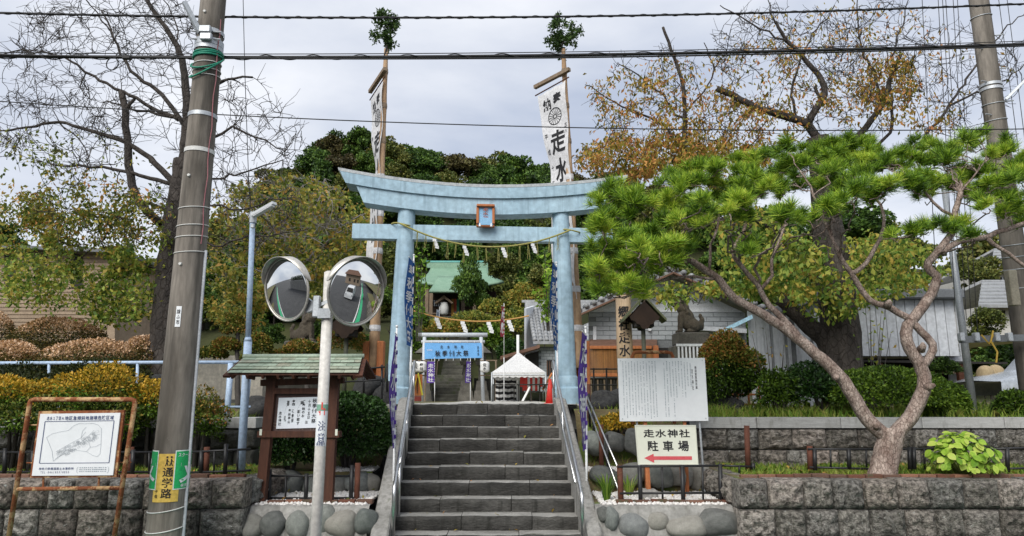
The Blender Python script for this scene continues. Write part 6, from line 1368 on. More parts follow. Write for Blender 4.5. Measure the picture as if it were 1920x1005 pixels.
# two roof slopes with tile rolls and brown barge boards
for sg, xe in ((-1, xl - .45), (1, xr + .45)):
    sl = (za - zs) / (xa - xl); ze_ = za + .12 - abs(xe - xa) * sl
    A_, B_ = Vector((xa, YB - .55, za + .16)), Vector((xe, YB - .55, ze_ + .02)); dep = Vector((0, 6.5, 0))
    b = MB(); b.slab([A_, B_, B_ + dep, A_ + dep], (0, 0, -.10)); rf = b.build('roof', M_TILE, t); b = MB(); b.beam(A_ + Vector((0, -.03, -.14)), B_ + Vector((0, -.03, -.14)), .05, .24, Vector((0, 1, 0))); b.build('barge_board', M_BROWNT, t)
    n = int((B_ - A_).length / .24)
    for i in range(n):
        q = A_.lerp(B_, (i + .5) / n); b = MB(); b.tube([q + Vector((0, -.06, .03)), q + Vector((0, .02, .05)), q + Vector((0, .5, .05))], [.075, .075, .07], 10); b.build('roof_tile', M_TILE, rf, 'all')
    for i in range(8):
        q = A_.lerp(B_, 1) + Vector((0, .5 + i * .7, .05)); b = MB(); b.tube([q, q.lerp(A_ + Vector((0, .5 + i * .7, .05)), 1)], .06, 6); b.build('tile_roll', M_TILE, rf)
b = MB(); b.slab([W(1105, 648, -.7), W(1232, 648, -.7), W(1232, 636), W(1105, 636)], (0, 0, -.05)); b.build('awning', M_BROWNT, t)
b = MB(); b.slab([W(1300, 612, -.05), W(1395, 618, -.05), W(1395, 626, -.05), W(1300, 620, -.05)], (0, -.25, 0)); b.build('pipe_shelf', M_METALW, t)
b = MB(); b.slab([W(1232, 652, -.03), W(1330, 652, -.03), W(1330, 700, -.03), W(1232, 700, -.03)], (0, .02, 0)); b.build('doorway', M_DARKV, t)
b = MB(); q = W(1218, 618, -.06); b.tube([q, q + Vector((0, -.05, 0))], [.06, .045], 12); b.build('vent_cap', M_WBOARD, t)
b = MB(); b.slab([W(1112, 612, -.02), W(1118, 612, -.02), W(1118, 638, -.02), W(1112, 638, -.02)], (0, -.03, 0)); b.build('downpipe', M_WBOARD, t)
# bamboo screen at its left front
t = thing('bamboo_screen', 'orange-brown bamboo screen with wooden posts right of the torii', 'screen', (P(1128, 720, 19.6).x, 19.6, GZ)); q0, q1 = P(1100, 660, 19.6), P(1228, 660, 19.6); zt, zb_ = P(1128, 655, 19.6).z, P(1128, 702, 19.6).z
for i in range(64): x = q0.x + (q1.x - q0.x) * (i + .5) / 64; b = MB(); b.tube([(x, 19.6, zb_), (x, 19.6 + random.uniform(-.006, .006), zt)], .013, 6); b.build('bamboo_cane', M_BAMB, t)
for px in (1098, 1165, 1229): q = P(px, 640, 19.55); b = MB(); b.bbox((q.x, 19.55, (GZ + zt + .1) / 2), (.14, .12, zt + .1 - GZ), b=.01); b.build('post', M_CEDAR, t)
for z in (zt + .05, zb_ - .02): b = MB(); b.bbox(((q0.x + q1.x) / 2, 19.57, z), (q1.x - q0.x - .18, .08, .09), b=.01); b.build('rail', M_CEDAR, t)
b = MB(); b.slab([(q0.x, 19.75, GZ), (q1.x, 19.75, GZ), (q1.x, 19.75, zb_ - .1), (q0.x, 19.75, zb_ - .1)], (0, .02, 0)); b.build('gap_shade_sheet', M_DARKV, t)  # dark sheet standing in for the shade below the screen
t = thing('court_fence', 'black iron fence in front of the bamboo screen', 'fence', (P(1128, 740, 15.5).x, 15.5, GZ))
for py in (692, 722): b = MB(); b.tube([P(1090, py, 15.5), P(1162, py, 15.5)], .018, 6); b.build('rail', M_BLACKM, t)
for px in (1113, 1137, 1160, 1095): b = MB(); q = P(px, 690, 15.5); b.tube([q, (q.x, q.y, GZ)], .02, 6); b.build('post', M_BLACKM, t)
t = thing('picket_fence', 'row of thin pale stakes low in front of the dark shade sheet', 'fence', (P(1135, 740, 17).x, 17, GZ))
for i in range(11): q = P(1102 + i * 6.2, 712, 17); b = MB(); b.box((q.x, 17, (q.z + GZ) / 2), (.035, .02, q.z - GZ)); b.build('stake', M_OLDW if i % 2 else M_DARKV, t)

# ------------------------------------------------------------------ annex with curved tiles
YA = 31.5; t = thing('tiled_annex', 'grey-walled annex with a tiled roof behind the white tent', 'building', (P(1020, 720, YA).x, YA, GZ)); W = lambda px, py, dy=0: P(px, py, YA + dy)
b = MB(); b.slab([W(1010, 735), W(1110, 735), W(1110, 650), W(1010, 650)], (0, 4, 0)); wl_ = b.build('wall', M_GROUT, t); inv = world_of(wl_).inverted()
x0_, x1_, z1_ = W(1010, 655).x, W(1085, 655).x, W(1010, 652).z
for r_ in range(15):
    for i in range(9):
        x = x0_ + i * .26 + (.13 if r_ % 2 else 0)
        if x < x1_ - .1: o = link('brick', BSM, None, wl_); o.location = inv @ Vector((x + .1, YA - .012, z1_ - .13 * (r_ + .5))); o.scale = (.245, 1, .115)
b = MB(); b.slab([W(985, 655, -.1), W(1010, 655, -.1), W(1010, 735, -.1), W(985, 735, -.1)], (0, 4, 0)); b.build('side_wall', M_WBOARD, t)
b = MB(); b.slab([W(983, 578, .5), W(1003, 572, 2.5), W(1003, 650, 2.5), W(983, 660, .5)], (.1, .1, 0)); b.build('gable_side', M_WBOARD, t)
A0, A1 = W(988, 578, 2.2), W(1110, 578, 2.2); E0, E1 = W(1000, 640, -.6), W(1110, 640, -.6)
b = MB(); b.slab([A0, A1, E1, E0], (0, 0, -.12)); rf = b.build('roof', M_TILE, t)
for i in range(10):
    f = (i + .3) / 10
    for j in range(11):
        q0, q1 = A0.lerp(A1, f).lerp(E0.lerp(E1, f), j / 11), A0.lerp(A1, f).lerp(E0.lerp(E1, f), (j + 1.05) / 11); b = MB(); b.tube([q0 + up * .02, q1 + up * .055], [.085, .105], 8); b.build('roof_tile', M_TILE, rf, 'all')
b = MB(); b.beam(A0 + up * .12 - Vector((.1, 0, 0)), A1 + up * .12, .25, .3); b.beam(A0 + up * .34 - Vector((.25, 0, 0)), A1 + up * .34, .16, .12); b.build('ridge', M_TILE, t)
b = MB(); b.slab([W(938, 668, -1), W(1012, 646, -1), W(1012, 652, -1), W(938, 674, -1)], (0, 2.5, 0)); b.build('lean_to_roof', M_BROWNT, t)
b = MB(); b.slab([W(985, 665, -.2), W(1010, 658, -.2), W(1010, 735, -.2), W(985, 735, -.2)], (0, .05, 0)); b.build('opening_shade_sheet', M_DARKV, t)  # dark sheet standing in for shade inside the annex
b = MB(); b.slab([W(1025, 675, -.03), W(1052, 675, -.03), W(1052, 705, -.03), W(1025, 705, -.03)], (0, .02, 0)); wi = b.build('window', M_DARKV, t)
for i in range(6): q = W(1026 + i * 5, 690, -.06); b = MB(); b.box(q, (.03, .03, .62)); b.build('window_bar', M_BROWNT, wi)

# ------------------------------------------------------------------ grey metal shed
YS = 16.5; t = thing('metal_shed', 'grey metal-clad shed with a flat dark roof edge behind the pine', 'building', (P(1660, 720, YS).x, YS, GZ)); W = lambda px, py, dy=0: P(px, py, YS + dy)
cl_, cr_ = W(1550, 600).x, W(1792, 600).x; zt, zb_ = W(1660, 562).z, W(1660, 668).z
b = MB(); b.slab([(cl_, YS + .05, zb_), (cr_, YS + .05, zb_), (cr_, YS + .05, zt), (cl_, YS + .05, zt)], (0, 3.5, 0)); b.build('body', M_METALG, t)
n = 13
for i in range(n): w_ = (cr_ - cl_) / n; b = MB(); b.bbox((cl_ + w_ * (i + .5), YS + .02, (zt + zb_) / 2), (w_ - .012, .05, zt - zb_), b=.008); b.build('wall_panel', M_METALW, t)
b = MB(); b.bbox(((cl_ + cr_) / 2, YS + 1.7, zt + .11), (cr_ - cl_ + .2, 4, .22), b=.02); b.build('roof_edge', M_METALG, t)
b = MB(); b.bbox((cr_ + .03, YS - .03, (zt + zb_) / 2), (.06, .06, zt - zb_), b=.01); b.build('downpipe', M_METALW, t)
b = MB(); b.slab([(cl_, YS + .4, GZ), (cr_ + .3, YS + .4, GZ), (cr_ + .3, YS + .4, zb_ - .03), (cl_, YS + .4, zb_ - .03)], (0, .05, 0)); b.build('void_shade_sheet', M_DARKV, t)  # dark sheet added as the shade of the open lower storey
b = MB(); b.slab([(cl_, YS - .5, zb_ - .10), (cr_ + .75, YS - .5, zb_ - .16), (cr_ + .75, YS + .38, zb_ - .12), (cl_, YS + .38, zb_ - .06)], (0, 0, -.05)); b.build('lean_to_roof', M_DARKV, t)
for px in (1650, 1800): q = W(px, 700, -.4); b = MB(); b.bbox((q.x, q.y, (GZ + zb_ - .16) / 2), (.12, .12, zb_ - .2 - GZ), b=.01); b.build('post', M_DARKW, t)
b = MB(); q0, q1 = W(1690, 698, -.3), W(1800, 698, -.3); b.beam(q0, q1, .06, .06); b.build('shelf_rail', M_OLDW, t)
b = MB(); q = W(1790, 690, .3); b.slab([W(1780, 660, .2), W(1812, 660, .2), W(1812, 735, .2), W(1780, 735, .2)], (0, .05, 0)); b.build('side_panel', M_METALW, t)
t = thing('white_panel_wall', 'white vertical panel wall with grey ribs left of the thick trunk', 'wall', (P(1470, 745, 14.4).x, 14.4, GZ)); A_, B_ = P(1408, 700, 13.6), P(1560, 700, 16.2); n = 12
for i in range(n):
    a, c = A_.lerp(B_, i / n), A_.lerp(B_, (i + .94) / n); z1 = P(1470, 590, 14.4).z + .25 * (i / n); b = MB(); b.slab([(a.x, a.y, GZ), (c.x, c.y, GZ), (c.x, c.y, z1), (a.x, a.y, z1 - .02)], (.03, .05, 0)); b.build('wall_panel', M_METALW, t)
    if i in (2, 4, 5, 8): b = MB(); b.beam((c.x, c.y - .02, GZ), (c.x, c.y - .02, z1), .05 if i != 5 else .11, .05, Vector((0, 1, 0))); b.build('rib', M_METALG, t)
b = MB(); b.slab([P(1352, 618, 13.4), P(1410, 590, 13.4), P(1412, 597, 13.4), P(1352, 626, 13.4)], (.3, 1.6, .05)); o = b.build('blue_roof_edge', mat('pale_blue_sheet', (.33, .55, .68), (.4, .6, .72), rough=.5, scale=3), t)
t = thing('wooden_crate', 'small open wooden crate at the foot of the white panels', 'crate', P(1400, 762, 13.0))
for z in (0, .18, .36): b = MB(); q = P(1400, 762, 13.0); b.bbox((q.x, 13.0, GZ + .06 + z), (.42, .3, .035), b=.004); b.build('shelf', M_CEDAR, t)
for dx in (-.2, 0, .2): b = MB(); b.bbox((q.x + dx, 12.86, GZ + .22), (.035, .03, .40), b=.004); b.build('upright', M_CEDAR, t)

# ------------------------------------------------------------------ guardian lions
def blob(bm, c, r, sub=2):
    m = Matrix.Translation(Vector(c)) @ Matrix.Diagonal((*r, 1)); bmesh.ops.create_icosphere(bm, subdivisions=sub, radius=1, matrix=m)
def guardian(label, px_, py_top, py_base, Y, flip, plabel):
    c = P(px_, py_base, Y); top = P(px_, py_top, Y); h = top.z - c.z; t = thing('guardian_lion', label, 'statue', (c.x, Y, c.z)); bm = bmesh.new(); s = h
    def B(x, y, z, rx, ry, rz): blob(bm, (x * s * flip, y * s, z * s), (rx * s, ry * s, rz * s))
    B(-.02, 0, .36, .20, .16, .28); B(.06, 0, .22, .24, .18, .20); B(.19, 0, .17, .17, .19, .17)            # chest, belly, haunch
    B(-.08, 0, .52, .17, .15, .20); B(-.13, 0, .66, .18, .17, .17)                                       # mane
    B(-.20, 0, .80, .155, .15, .15); B(-.32, 0, .77, .09, .11, .075); B(-.33, 0, .715, .075, .09, .05)     # head, muzzle, jaw
    B(-.22, -.10, .93, .07, .05, .035); B(-.22, .10, .93, .07, .05, .035); B(-.26, 0, .89, .09, .13, .04)  # ears, brow
    for y in (-.10, .10):
        B(-.19, y, .34, .065, .06, .20); B(-.21, y, .15, .052, .05, .15); B(-.245, y, .03, .085, .06, .045)  # foreleg, paw
        B(.13, y * 1.3, .16, .14, .07, .15); B(.02, y * 1.4, .035, .12, .06, .045)                          # thigh, hind paw
        B(-.10, y * 1.5, .60, .05, .04, .05); B(-.04, y * 1.45, .52, .05, .04, .06)                         # curls
    B(.36, 0, .20, .06, .06, .14); B(.37, 0, .33, .07, .06, .10); B(.33, 0, .44, .055, .05, .07)              # tail
    me = bpy.data.meshes.new('body'); bm.to_mesh(me); bm.free(); o = link('body', me, M_KOMA, t)
    md = o.modifiers.new('r', 'REMESH'); md.mode = 'VOXEL'; md.voxel_size = .018 * s / .9; sm = o.modifiers.new('s', 'SMOOTH'); sm.iterations = 2; sm.factor = .5
    dg = bpy.context.evaluated_depsgraph_get(); m2 = bpy.data.meshes.new_from_object(o.evaluated_get(dg)); o.modifiers.clear(); o.data = m2; m2.polygons.foreach_set('use_smooth', [True] * len(m2.polygons))
    b = MB()
    for y in (-.06, .06): b.lathe([(.012 * s, -.01 * s), (.02 * s, .0), (.012 * s, .012 * s)], 8, Vector((-.335 * s * flip, y * s, .83 * s)))
    b.build('eyes', M_LAVA, o, local=True)
    p = thing('statue_pedestal', plabel, 'pedestal', (c.x, Y, GZ)); b = MB(); b.bbox((c.x + .04 * flip, Y, c.z - .14), (.86 * s, .62 * s, .27), b=.03); b.build('upper_block', M_LSTONE, p); b = MB(); b.bbox((c.x + .04 * flip, Y, (c.z - .28 + GZ) / 2), (1.05 * s, .8 * s, c.z - .28 - GZ), b=.03); b.build('lower_block', M_LSTONE, p)
guardian('seated stone guardian lion above the white text board', 1291, 553, 624, 14.6, 1, 'dark stone pedestal under the right guardian lion')
guardian('stone guardian lion partly hidden behind the traffic mirrors', 570, 575, 640, 14.6, -1, 'dark stone pedestal under the left guardian lion')
t = thing('white_fence', 'white slatted fence beside the right guardian pedestal', 'fence', (P(1290, 740, 14.2).x, 14.2, GZ))
for i in range(9): q = P(1272 + i * 7, 650, 14.2); b = MB(); b.box((q.x, 14.2, (q.z + GZ) / 2), (.035, .025, q.z - GZ)); b.build('slat', M_WBOARD, t)
q0, q1 = P(1268, 647, 14.2), P(1332, 647, 14.2); b = MB(); b.beam(q0, q1, .04, .05); b.build('rail', M_WBOARD, t)

# ------------------------------------------------------------------ wooden name pillar and roofed lanterns
YC = 13.4; t = thing('name_pillar', 'pale wooden pillar with black brush characters behind the text board', 'pillar', (P(1172, 740, YC).x, YC, GZ)); A_, B_ = P(1175, 760, YC), P(1168, 556, YC); A_.z = GZ - .05
b = MB(); b.tube([A_, B_, B_ + up * .015], [.165, .145, .12], 24); b.build('shaft', M_PILLAR, t, 'all'); pf = lambda v: A_ + (B_ - A_) * ((v - A_.z) / (B_.z - A_.z)); va = math.atan2(-B_.x, B_.y)
zt, zb_ = P(1168, 574, YC).z, P(1172, 720, YC).z
lettering(vtext('郷社走水神社', 0, zt, zb_, .21), lambda u, v: pf(v) + Vector((math.sin(va + u / .15) * .163, -math.cos(va + u / .15) * .163, 0)), M_BLACK, t, .02)
def roof_lantern(label, px, py_apex, py_pole, Y, sc=1.0):
    a = P(px, py_apex, Y); t = thing('roofed_lantern', label, 'lantern', (a.x, Y, GZ)); Mv = mat('mossy_board_roof', '4a4f38', '5c6148', rough=.9, scale=4, stretch=(3, 3, 1))
    for sg in (-1, 1): b = MB(); e = a + Vector((sg * .40 * sc, 0, -.44 * sc)); b.slab([a + Vector((0, -.22, 0)), e + Vector((0, -.22, 0)), e + Vector((0, .22, 0)), a + Vector((0, .22, 0))], up * .05 + Vector((0, 0, 0))); o = b.build('roof_slope', Mv, t)
    for y in (-.20, .20): b = MB(); b.slab([a + Vector((x * sc, y, z * sc)) for x, z in ((0, -.06), (.28, -.36), (.25, -.42), (.19, -.43), (.15, -.49), (.10, -.50), (.05, -.58), (-.05, -.58), (-.10, -.50), (-.15, -.49), (-.19, -.43), (-.25, -.42), (-.28, -.36))], (0, .02 if y < 0 else -.02, 0)); o = b.build('gable_board', mat('dark_gable_wood', '241a14', '33261d', rough=.9, scale=4), t); fix_normals(o.data)
    b = MB(); b.bbox(a + Vector((0, 0, -.40 * sc)), (.36 * sc, .30, .28 * sc), b=.01); b.build('lamp_box', M_DARKV, t)
    b = MB(); b.tube([(a.x, Y, GZ - .02), a + Vector((0, 0, -.55 * sc))], .04, 10); b.build('post', mat('dark_green_post', '3c3e33', '4a4c40', scale=6), t, 'all'); b = MB(); b.tube([a + up * .04, a + up * .16], [.014, .003], 6); b.build('finial', M_DARKV, t)
roof_lantern('small gabled wooden lantern on a post right of the name pillar', 1204, 561, 690, 13.0, 1.0); roof_lantern('small gabled wooden lantern on a post behind the right traffic mirror', 652, 578, 690, 13.0, 1.0)

# ------------------------------------------------------------------ inner gate, blue banner, stairs beyond
YI = 32.0; t = thing('inner_gate', 'slim white pipe gate carrying the sky-blue festival banner', 'gate', (P(850, 750, YI).x, YI, GZ)); W = lambda px, py, dy=0: P(px, py, YI + dy)
Mg = mat('pale_grey_gate_paint', (.46, .50, .54), (.54, .57, .6), rough=.5, scale=3)
for (a, c) in (((796, 632), (793, 755)), ((902, 632), (906, 755))): q = W(*c); q.z = GZ - .03; b = MB(); b.tube([q, W(*a)], .085, 14); b.build('pillar', Mg, t, 'all')
for py, x0, x1, r_ in ((628, 785, 914, .10), (641, 790, 909, .075)): b = MB(); b.tube([W(x0, py), W(x1, py)], r_, 12); b.build('crossbeam', Mg, t, 'all')
t = thing('festival_banner', 'sky-blue banner with black characters hung on the inner gate', 'banner', W(850, 671)); BP = Plane(W(849, 657, -.15), 0); qb = quadmap([BP.at(*p) for p in ((796, 643), (903, 643), (904, 671), (796, 673))])
b = MB(); b.grid([[BP.w(*qb(i / 16, j / 3), .02 * math.sin(i * 1.3)) for i in range(17)] for j in range(4)]); b.build('cloth', M_BANB, t, 'all'); f_ = lambda u, v: BP.w(*qb(u, -v), .04)
lettering(htext('走水神社', .24, .72, -.26, .22, .42) + htext('秋季例大祭', .17, .78, -.68, .40, .85), f_, M_BLACK, t, .016); lettering(vtext('自治会', .935, -.18, -.85, .035), f_, M_BLACK, t, .01, 'small_lettering')
crest(f_, .09, -.45, .05, t, M_INKW)
b = MB()
for i in range(9):
    for v in (0, 1): q = BP.w(*qb(i / 8, v), .02); b.tube([q, q + up * (.12 if v == 0 else -.1)], .012, 4)
b.build('tie', M_INKW, t)
t = thing('stone_stairs', 'long shadowed stone stairs climbing the slope behind the inner gate', 'stairs', (P(846, 750, 34).x, 34, GZ)); zc0 = GZ; Y0 = 33.6; nlo = 8
for i in range(34):
    if i < nlo: px0, px1, Y = 813, 882, Y0 + i * .34
    else: px0, px1, Y = 820, 862, Y0 + 3.2 + (i - nlo) * .30
    xa_, xb_ = P(px0, 700, 35).x, P(px1, 700, 35).x; z = GZ + (i + 1) * .165; b = MB(); b.bbox(((xa_ + xb_) / 2, Y + .4, z - .16), (xb_ - xa_, .8, .32), b=.015); b.build('step', M_STAIR2, t)
for px in (806, 868): pass
for px, h0, h1 in ((815, 750, 690), (866, 745, 660)):
    b = MB(); q0, q1 = P(px, 742, 33.8), P(px + 6, 676, 40); b.tube([q0, q1], .035, 6); b.build('handrail', M_OLDW, t)
b = MB(); q = P(846, 745, 34); b.slab([(q.x - 2.3, 33.9, GZ), (q.x - 1.05, 33.9, GZ), (q.x - 1.05, 33.9, GZ + 1.1), (q.x - 2.3, 33.9, GZ + 1.0)], (0, .6, 0)); b.build('flank_wall', M_STAIR2, t); b = MB(); b.slab([(q.x + 1.1, 33.9, GZ), (q.x + 3.6, 33.9, GZ), (q.x + 3.6, 33.9, GZ + 1.0), (q.x + 1.1, 33.9, GZ + 1.1)], (0, .6, 0)); b.build('flank_wall', M_STAIR2, t)
for k, (px, lab) in enumerate(((797, 'stone lantern left of the far stairs'), (903, 'stone lantern right of the far stairs'), (874, 'stone lantern close beside the far stairs'))):
    q = P(px, 720, 33.2); t = thing('stone_lantern', lab, 'lantern', (q.x, 33.2, GZ)); s = 1.0; z = GZ
    for nm, w0, w1, h in (('base', .75, .62, .5), ('plinth', .55, .45, .45), ('shaft', .30, .28, .75), ('platform', .5, .62, .15), ('firebox', .42, .42, .4), ('roof', .95, .25, .32), ('finial', .2, .05, .25)):
        b = MB(); b.box((q.x, 33.2, z + h / 2), (w0, w0, h), None, w1 / w0); b.build(nm, M_LSTONE, t); z += h
t = thing('lantern_rack', 'wooden rack with a row of white paper lanterns left of the inner gate', 'rack', (P(770, 740, 31).x, 31, GZ))
for py in (676, 704): b = MB(); b.tube([P(752, py, 31), P(800, py, 31)], .03, 6); b.build('bar', M_OLDW, t)
for px in (755, 798): q = P(px, 676, 31); b = MB(); b.tube([q, (q.x, 31, GZ)], .04, 6); b.build('post', M_OLDW, t)
def paper_lantern(label, px, py, Y, text):
    c = P(px, py, Y); t = thing('paper_lantern', label, 'lantern', c, 0, 'white paper lanterns in the court'); b = MB(); b.lathe([(.10, -.24), (.19, -.20), (.21, -.12), (.20, 0), (.21, .12), (.19, .20), (.10, .24)], 16, c); b.build('paper_body', M_LANT, t, 'all')
    lettering(vtext(text, 0, .17, -.17, .16), lambda u, v: c + Vector((math.sin(u / .21) * .215, -math.cos(u / .21) * .215, v)), M_BLACK, t, .02); b = MB(); b.tube([c + up * .24, c + up * .30], .05, 8); b.tube([c - up * .24, c - up * .28], .06, 8); b.build('rim', M_BLACK, t)
for i, (px, lab) in enumerate(((763, 'white paper lantern, leftmost on the rack'), (781, 'white paper lantern, middle one on the rack'), (791, 'white paper lantern, rightmost on the rack'))): paper_lantern(lab, px, 688, 30.8, ['御神', '氏子', '奉納'][i])
paper_lantern('white paper lantern hanging right of the inner gate', 909, 688, 30.8, '走水')
t = thing('lantern_rack', 'thin rack bar right of the inner gate', 'rack', (P(920, 740, 31).x, 31, GZ))
for py in (676, 704): b = MB(); b.tube([P(900, py, 31), P(932, py, 31)], .03, 6); b.build('bar', M_OLDW, t)
b = MB(); q = P(930, 676, 31); b.tube([q, (q.x, 31, GZ)], .04, 6); b.build('post', M_OLDW, t)
def small_flag(label, px, py0, py1, Y, cw, m, mt, text, yaw, side=-1, pole_top=None):
    nobori(label, (px, pole_top or py0 - 6), (px, 752), Y, py0, py1, cw, yaw, text, m, mt, side, z0=GZ)
small_flag('small purple flag left of the far stairs', 815, 678, 718, 30.5, .32, M_PURPC, M_INKW, '走水神社', 20); small_flag('small purple flag right of the far stairs', 882, 678, 718, 30.5, .30, M_PURPC, M_INKW, '走水神社', 55)
small_flag('white and dark red pennant on a tall pole by the tent', 945, 575, 632, 26.5, .22, mat('dark_red_cloth', '8a2c3c', '9a3a48', rough=.85, scale=4), M_INKW, '祭', 60, pole_top=570)
small_flag('slim pale flag half way up the far stairs', 824, 582, 612, 40, .3, mat('pale_blue_cloth', (.5, .56, .66), (.58, .63, .7), scale=4), M_NAVY, '走水', 60)
q = P(971, 628, 30.2); t = thing('white_stake', 'short white pole standing behind the tent roof', 'pole', (q.x, 30.2, GZ)); b = MB(); b.tube([(q.x, 30.2, GZ), q], .06, 8); b.build('shaft', M_LANT, t, 'all')

# ------------------------------------------------------------------ festival tent
YT = 27.5; ap = P(972, 660, YT + 1.2); t = thing('festival_tent', 'white pyramid tent with a scalloped edge in the court', 'tent', (ap.x, YT + 1.2, GZ)); ex, ey = P(921, 698, YT), P(1022, 698, YT); ze_ = ex.z; hw_ = (ey.x - ex.x) / 2
cs = [Vector((ap.x + sx * hw_, YT + 1.2 + sy * 1.2, ze_)) for sx, sy in ((-1, -1), (1, -1), (1, 1), (-1, 1))]; b = MB()
for i in range(4):
    a, c = cs[i], cs[(i + 1) % 4]; rows = [[a.lerp(c, u).lerp(ap, v) - up * (.03 * math.sin(math.pi * v)) for u in np.linspace(0, 1, 9)] for v in np.linspace(0, 1, 8)]; b.grid(rows)
b.build('canopy', M_TENT, t, 'all'); b = MB()
for i in range(4):
    a, c = cs[i], cs[(i + 1) % 4]; n = 48; b.grid([[a.lerp(c, k / n) for k in range(n + 1)], [a.lerp(c, k / n) - up * (.16 + .05 * abs(math.sin(k / n * math.pi * 9))) for k in range(n + 1)]])
b.build('valance', M_TENT, t)
for c in cs: b = MB(); b.tube([c, (c.x, c.y, GZ)], .03, 8); b.build('leg', M_GALV, t, 'all')
for i in range(4): b = MB(); b.tube([cs[i] - up * .1, cs[(i + 1) % 4] - up * .1], .02, 6); b.build('frame_bar', M_GALV, t)
t = thing('striped_curtain', 'black and white scalloped festival curtain inside the tent', 'curtain', (P(945, 740, YT + 1.6).x, YT + 1.6, GZ)); x0_, x1_ = P(929, 720, YT + 1.6).x, P(968, 720, YT + 1.6).x
for r_ in range(10):
    zt = P(945, 707, YT + 1.6).z - r_ * .115; b = MB(); b.grid([[(x0_ + (x1_ - x0_) * k / 30, YT + 1.6 + .03 * math.sin(k * 1.1) - .002 * r_, zt - dz - .05 * abs(math.sin(k / 30 * math.pi * 2.5)) * (1 if dz else .6)) for k in range(31)] for dz in (0, .115)]); b.build('stripe', M_TENT if r_ % 2 == 0 else M_BLACK, t, 'all')
t = thing('festival_coat', 'red and white striped festival coat hanging in the tent', 'coat', (P(996, 735, YT + .8).x, YT + .8, GZ + .3)); c = P(996, 713, YT + .8)
b = MB()
for i in range(9):
    x = c.x - .45 + i * .1; b = MB(); tp, bt = (.40 - .12 * abs(i - 4) / 4), -.42 + .16 * (abs(i - 4) > 3); b.grid([[(x, c.y + .05 * math.sin(i), c.z + tp), (x + .1, c.y + .05 * math.sin(i + 1), c.z + tp - .01)], [(x, c.y - .05, c.z + bt), (x + .1, c.y - .05, c.z + bt)]]); b.build('stripe', M_REDV if i in (0, 1, 2, 4, 6, 8) else M_INKW, t)
b = MB(); b.tube([c + Vector((-.5, .05, .36)), c + Vector((.5, .05, .36))], .02, 6); b.tube([c + Vector((0, .07, .36)), (c.x, c.y + .07, GZ)], .025, 6); b.build('hanger_stand', M_OLDW, t)
for k, (px, Y, lab) in enumerate(((944, YT + .5, 'dark folding table at the left of the tent'), (992, YT + .2, 'dark folding table in the middle of the tent'), (1015, YT - .1, 'dark folding table at the right end of the tent'))):
    q = P(px, 733, Y); t = thing('folding_table', lab, 'table', (q.x, Y, GZ)); b = MB(); b.bbox((q.x, Y, GZ + .68), (.95, .45, .04), b=.008); b.build('table_top', M_DARKV, t)
    for dx in (-.42, .42):
        for dy in (-.18, .18): b = MB(); b.tube([(q.x + dx, Y + dy, GZ), (q.x + dx, Y + dy, GZ + .66)], .02, 6); b.build('leg', M_DARKV, t)
t = thing('paper_lantern_drum', 'white drum lantern hanging under the tent roof', 'lantern', P(967, 705, YT + .9)); b = MB(); q = P(967, 706, YT + .9); b.lathe([(.12, -.16), (.2, -.12), (.22, 0), (.2, .12), (.12, .16)], 16, q); b.build('paper_body', M_LANT, t, 'all'); b = MB(); b.tube([q + up * .14, q + up * .5], .01, 4); b.build('cord', M_BLACK, t)
t = thing('leaning_board', 'pale plank leaning against the tables in the tent', 'plank', P(985, 752, YT - .4)); b = MB(); b.beam(P(980, 752, YT - .4), P(994, 725, YT), .09, .03); b.build('plank', M_LANT, t)
t = thing('leaning_pole', 'wooden pole leaning at the right end of the tent', 'pole', P(1018, 735, YT)); b = MB(); b.tube([P(1018, 730, YT), P(1035, 700, YT + .5)], .04, 8); b.build('shaft', M_ORANGE, t)
# traffic cone and A-board at the head of the stairs
c = P(1032, 756, 14.0); c.z = 1.815; h = P(1035, 711, 14.0).z - c.z; t = thing('traffic_cone', 'red plastic cone beside the right torii pillar', 'cone', c); b = MB(); b.lathe([(.10, .02), (.028, h), (.02, h + .004)], 20, c); b.build('cone', M_CONE, t, 'all'); b = MB(); b.bbox(c + up * .012, (.26, .26, .028), b=.008); b.build('base', M_CONE, t)
c = P(785, 752, 22.0); t = thing('a_board', 'orange easel board with a yellow folding stand inside the gate', 'board', (c.x, 22, 1.8)); W = lambda px, py, dy=0: P(px, py, 22 + dy)
b = MB(); b.slab([W(777, 702), W(792, 702), W(792, 742), W(776, 742)], (0, .03, 0)); b.build('board', M_ORANGE, t); b = MB(); b.slab([W(776, 743), W(790, 743), W(790, 752), W(776, 752)], (0, .03, 0)); b.build('foot_board', mat('red_foot_board', '8a3a34', '9a4a40', scale=6), t)
b = MB(); b.tube([W(776, 728, -.06), W(784, 700, -.06), W(792, 741, -.06)], .028, 6); b.build('yellow_frame', M_YTAPE, t); b = MB(); b.tube([W(783, 708, -.04), W(782, 738, -.04)], .014, 5); b.build('divider', M_DARKV, t)

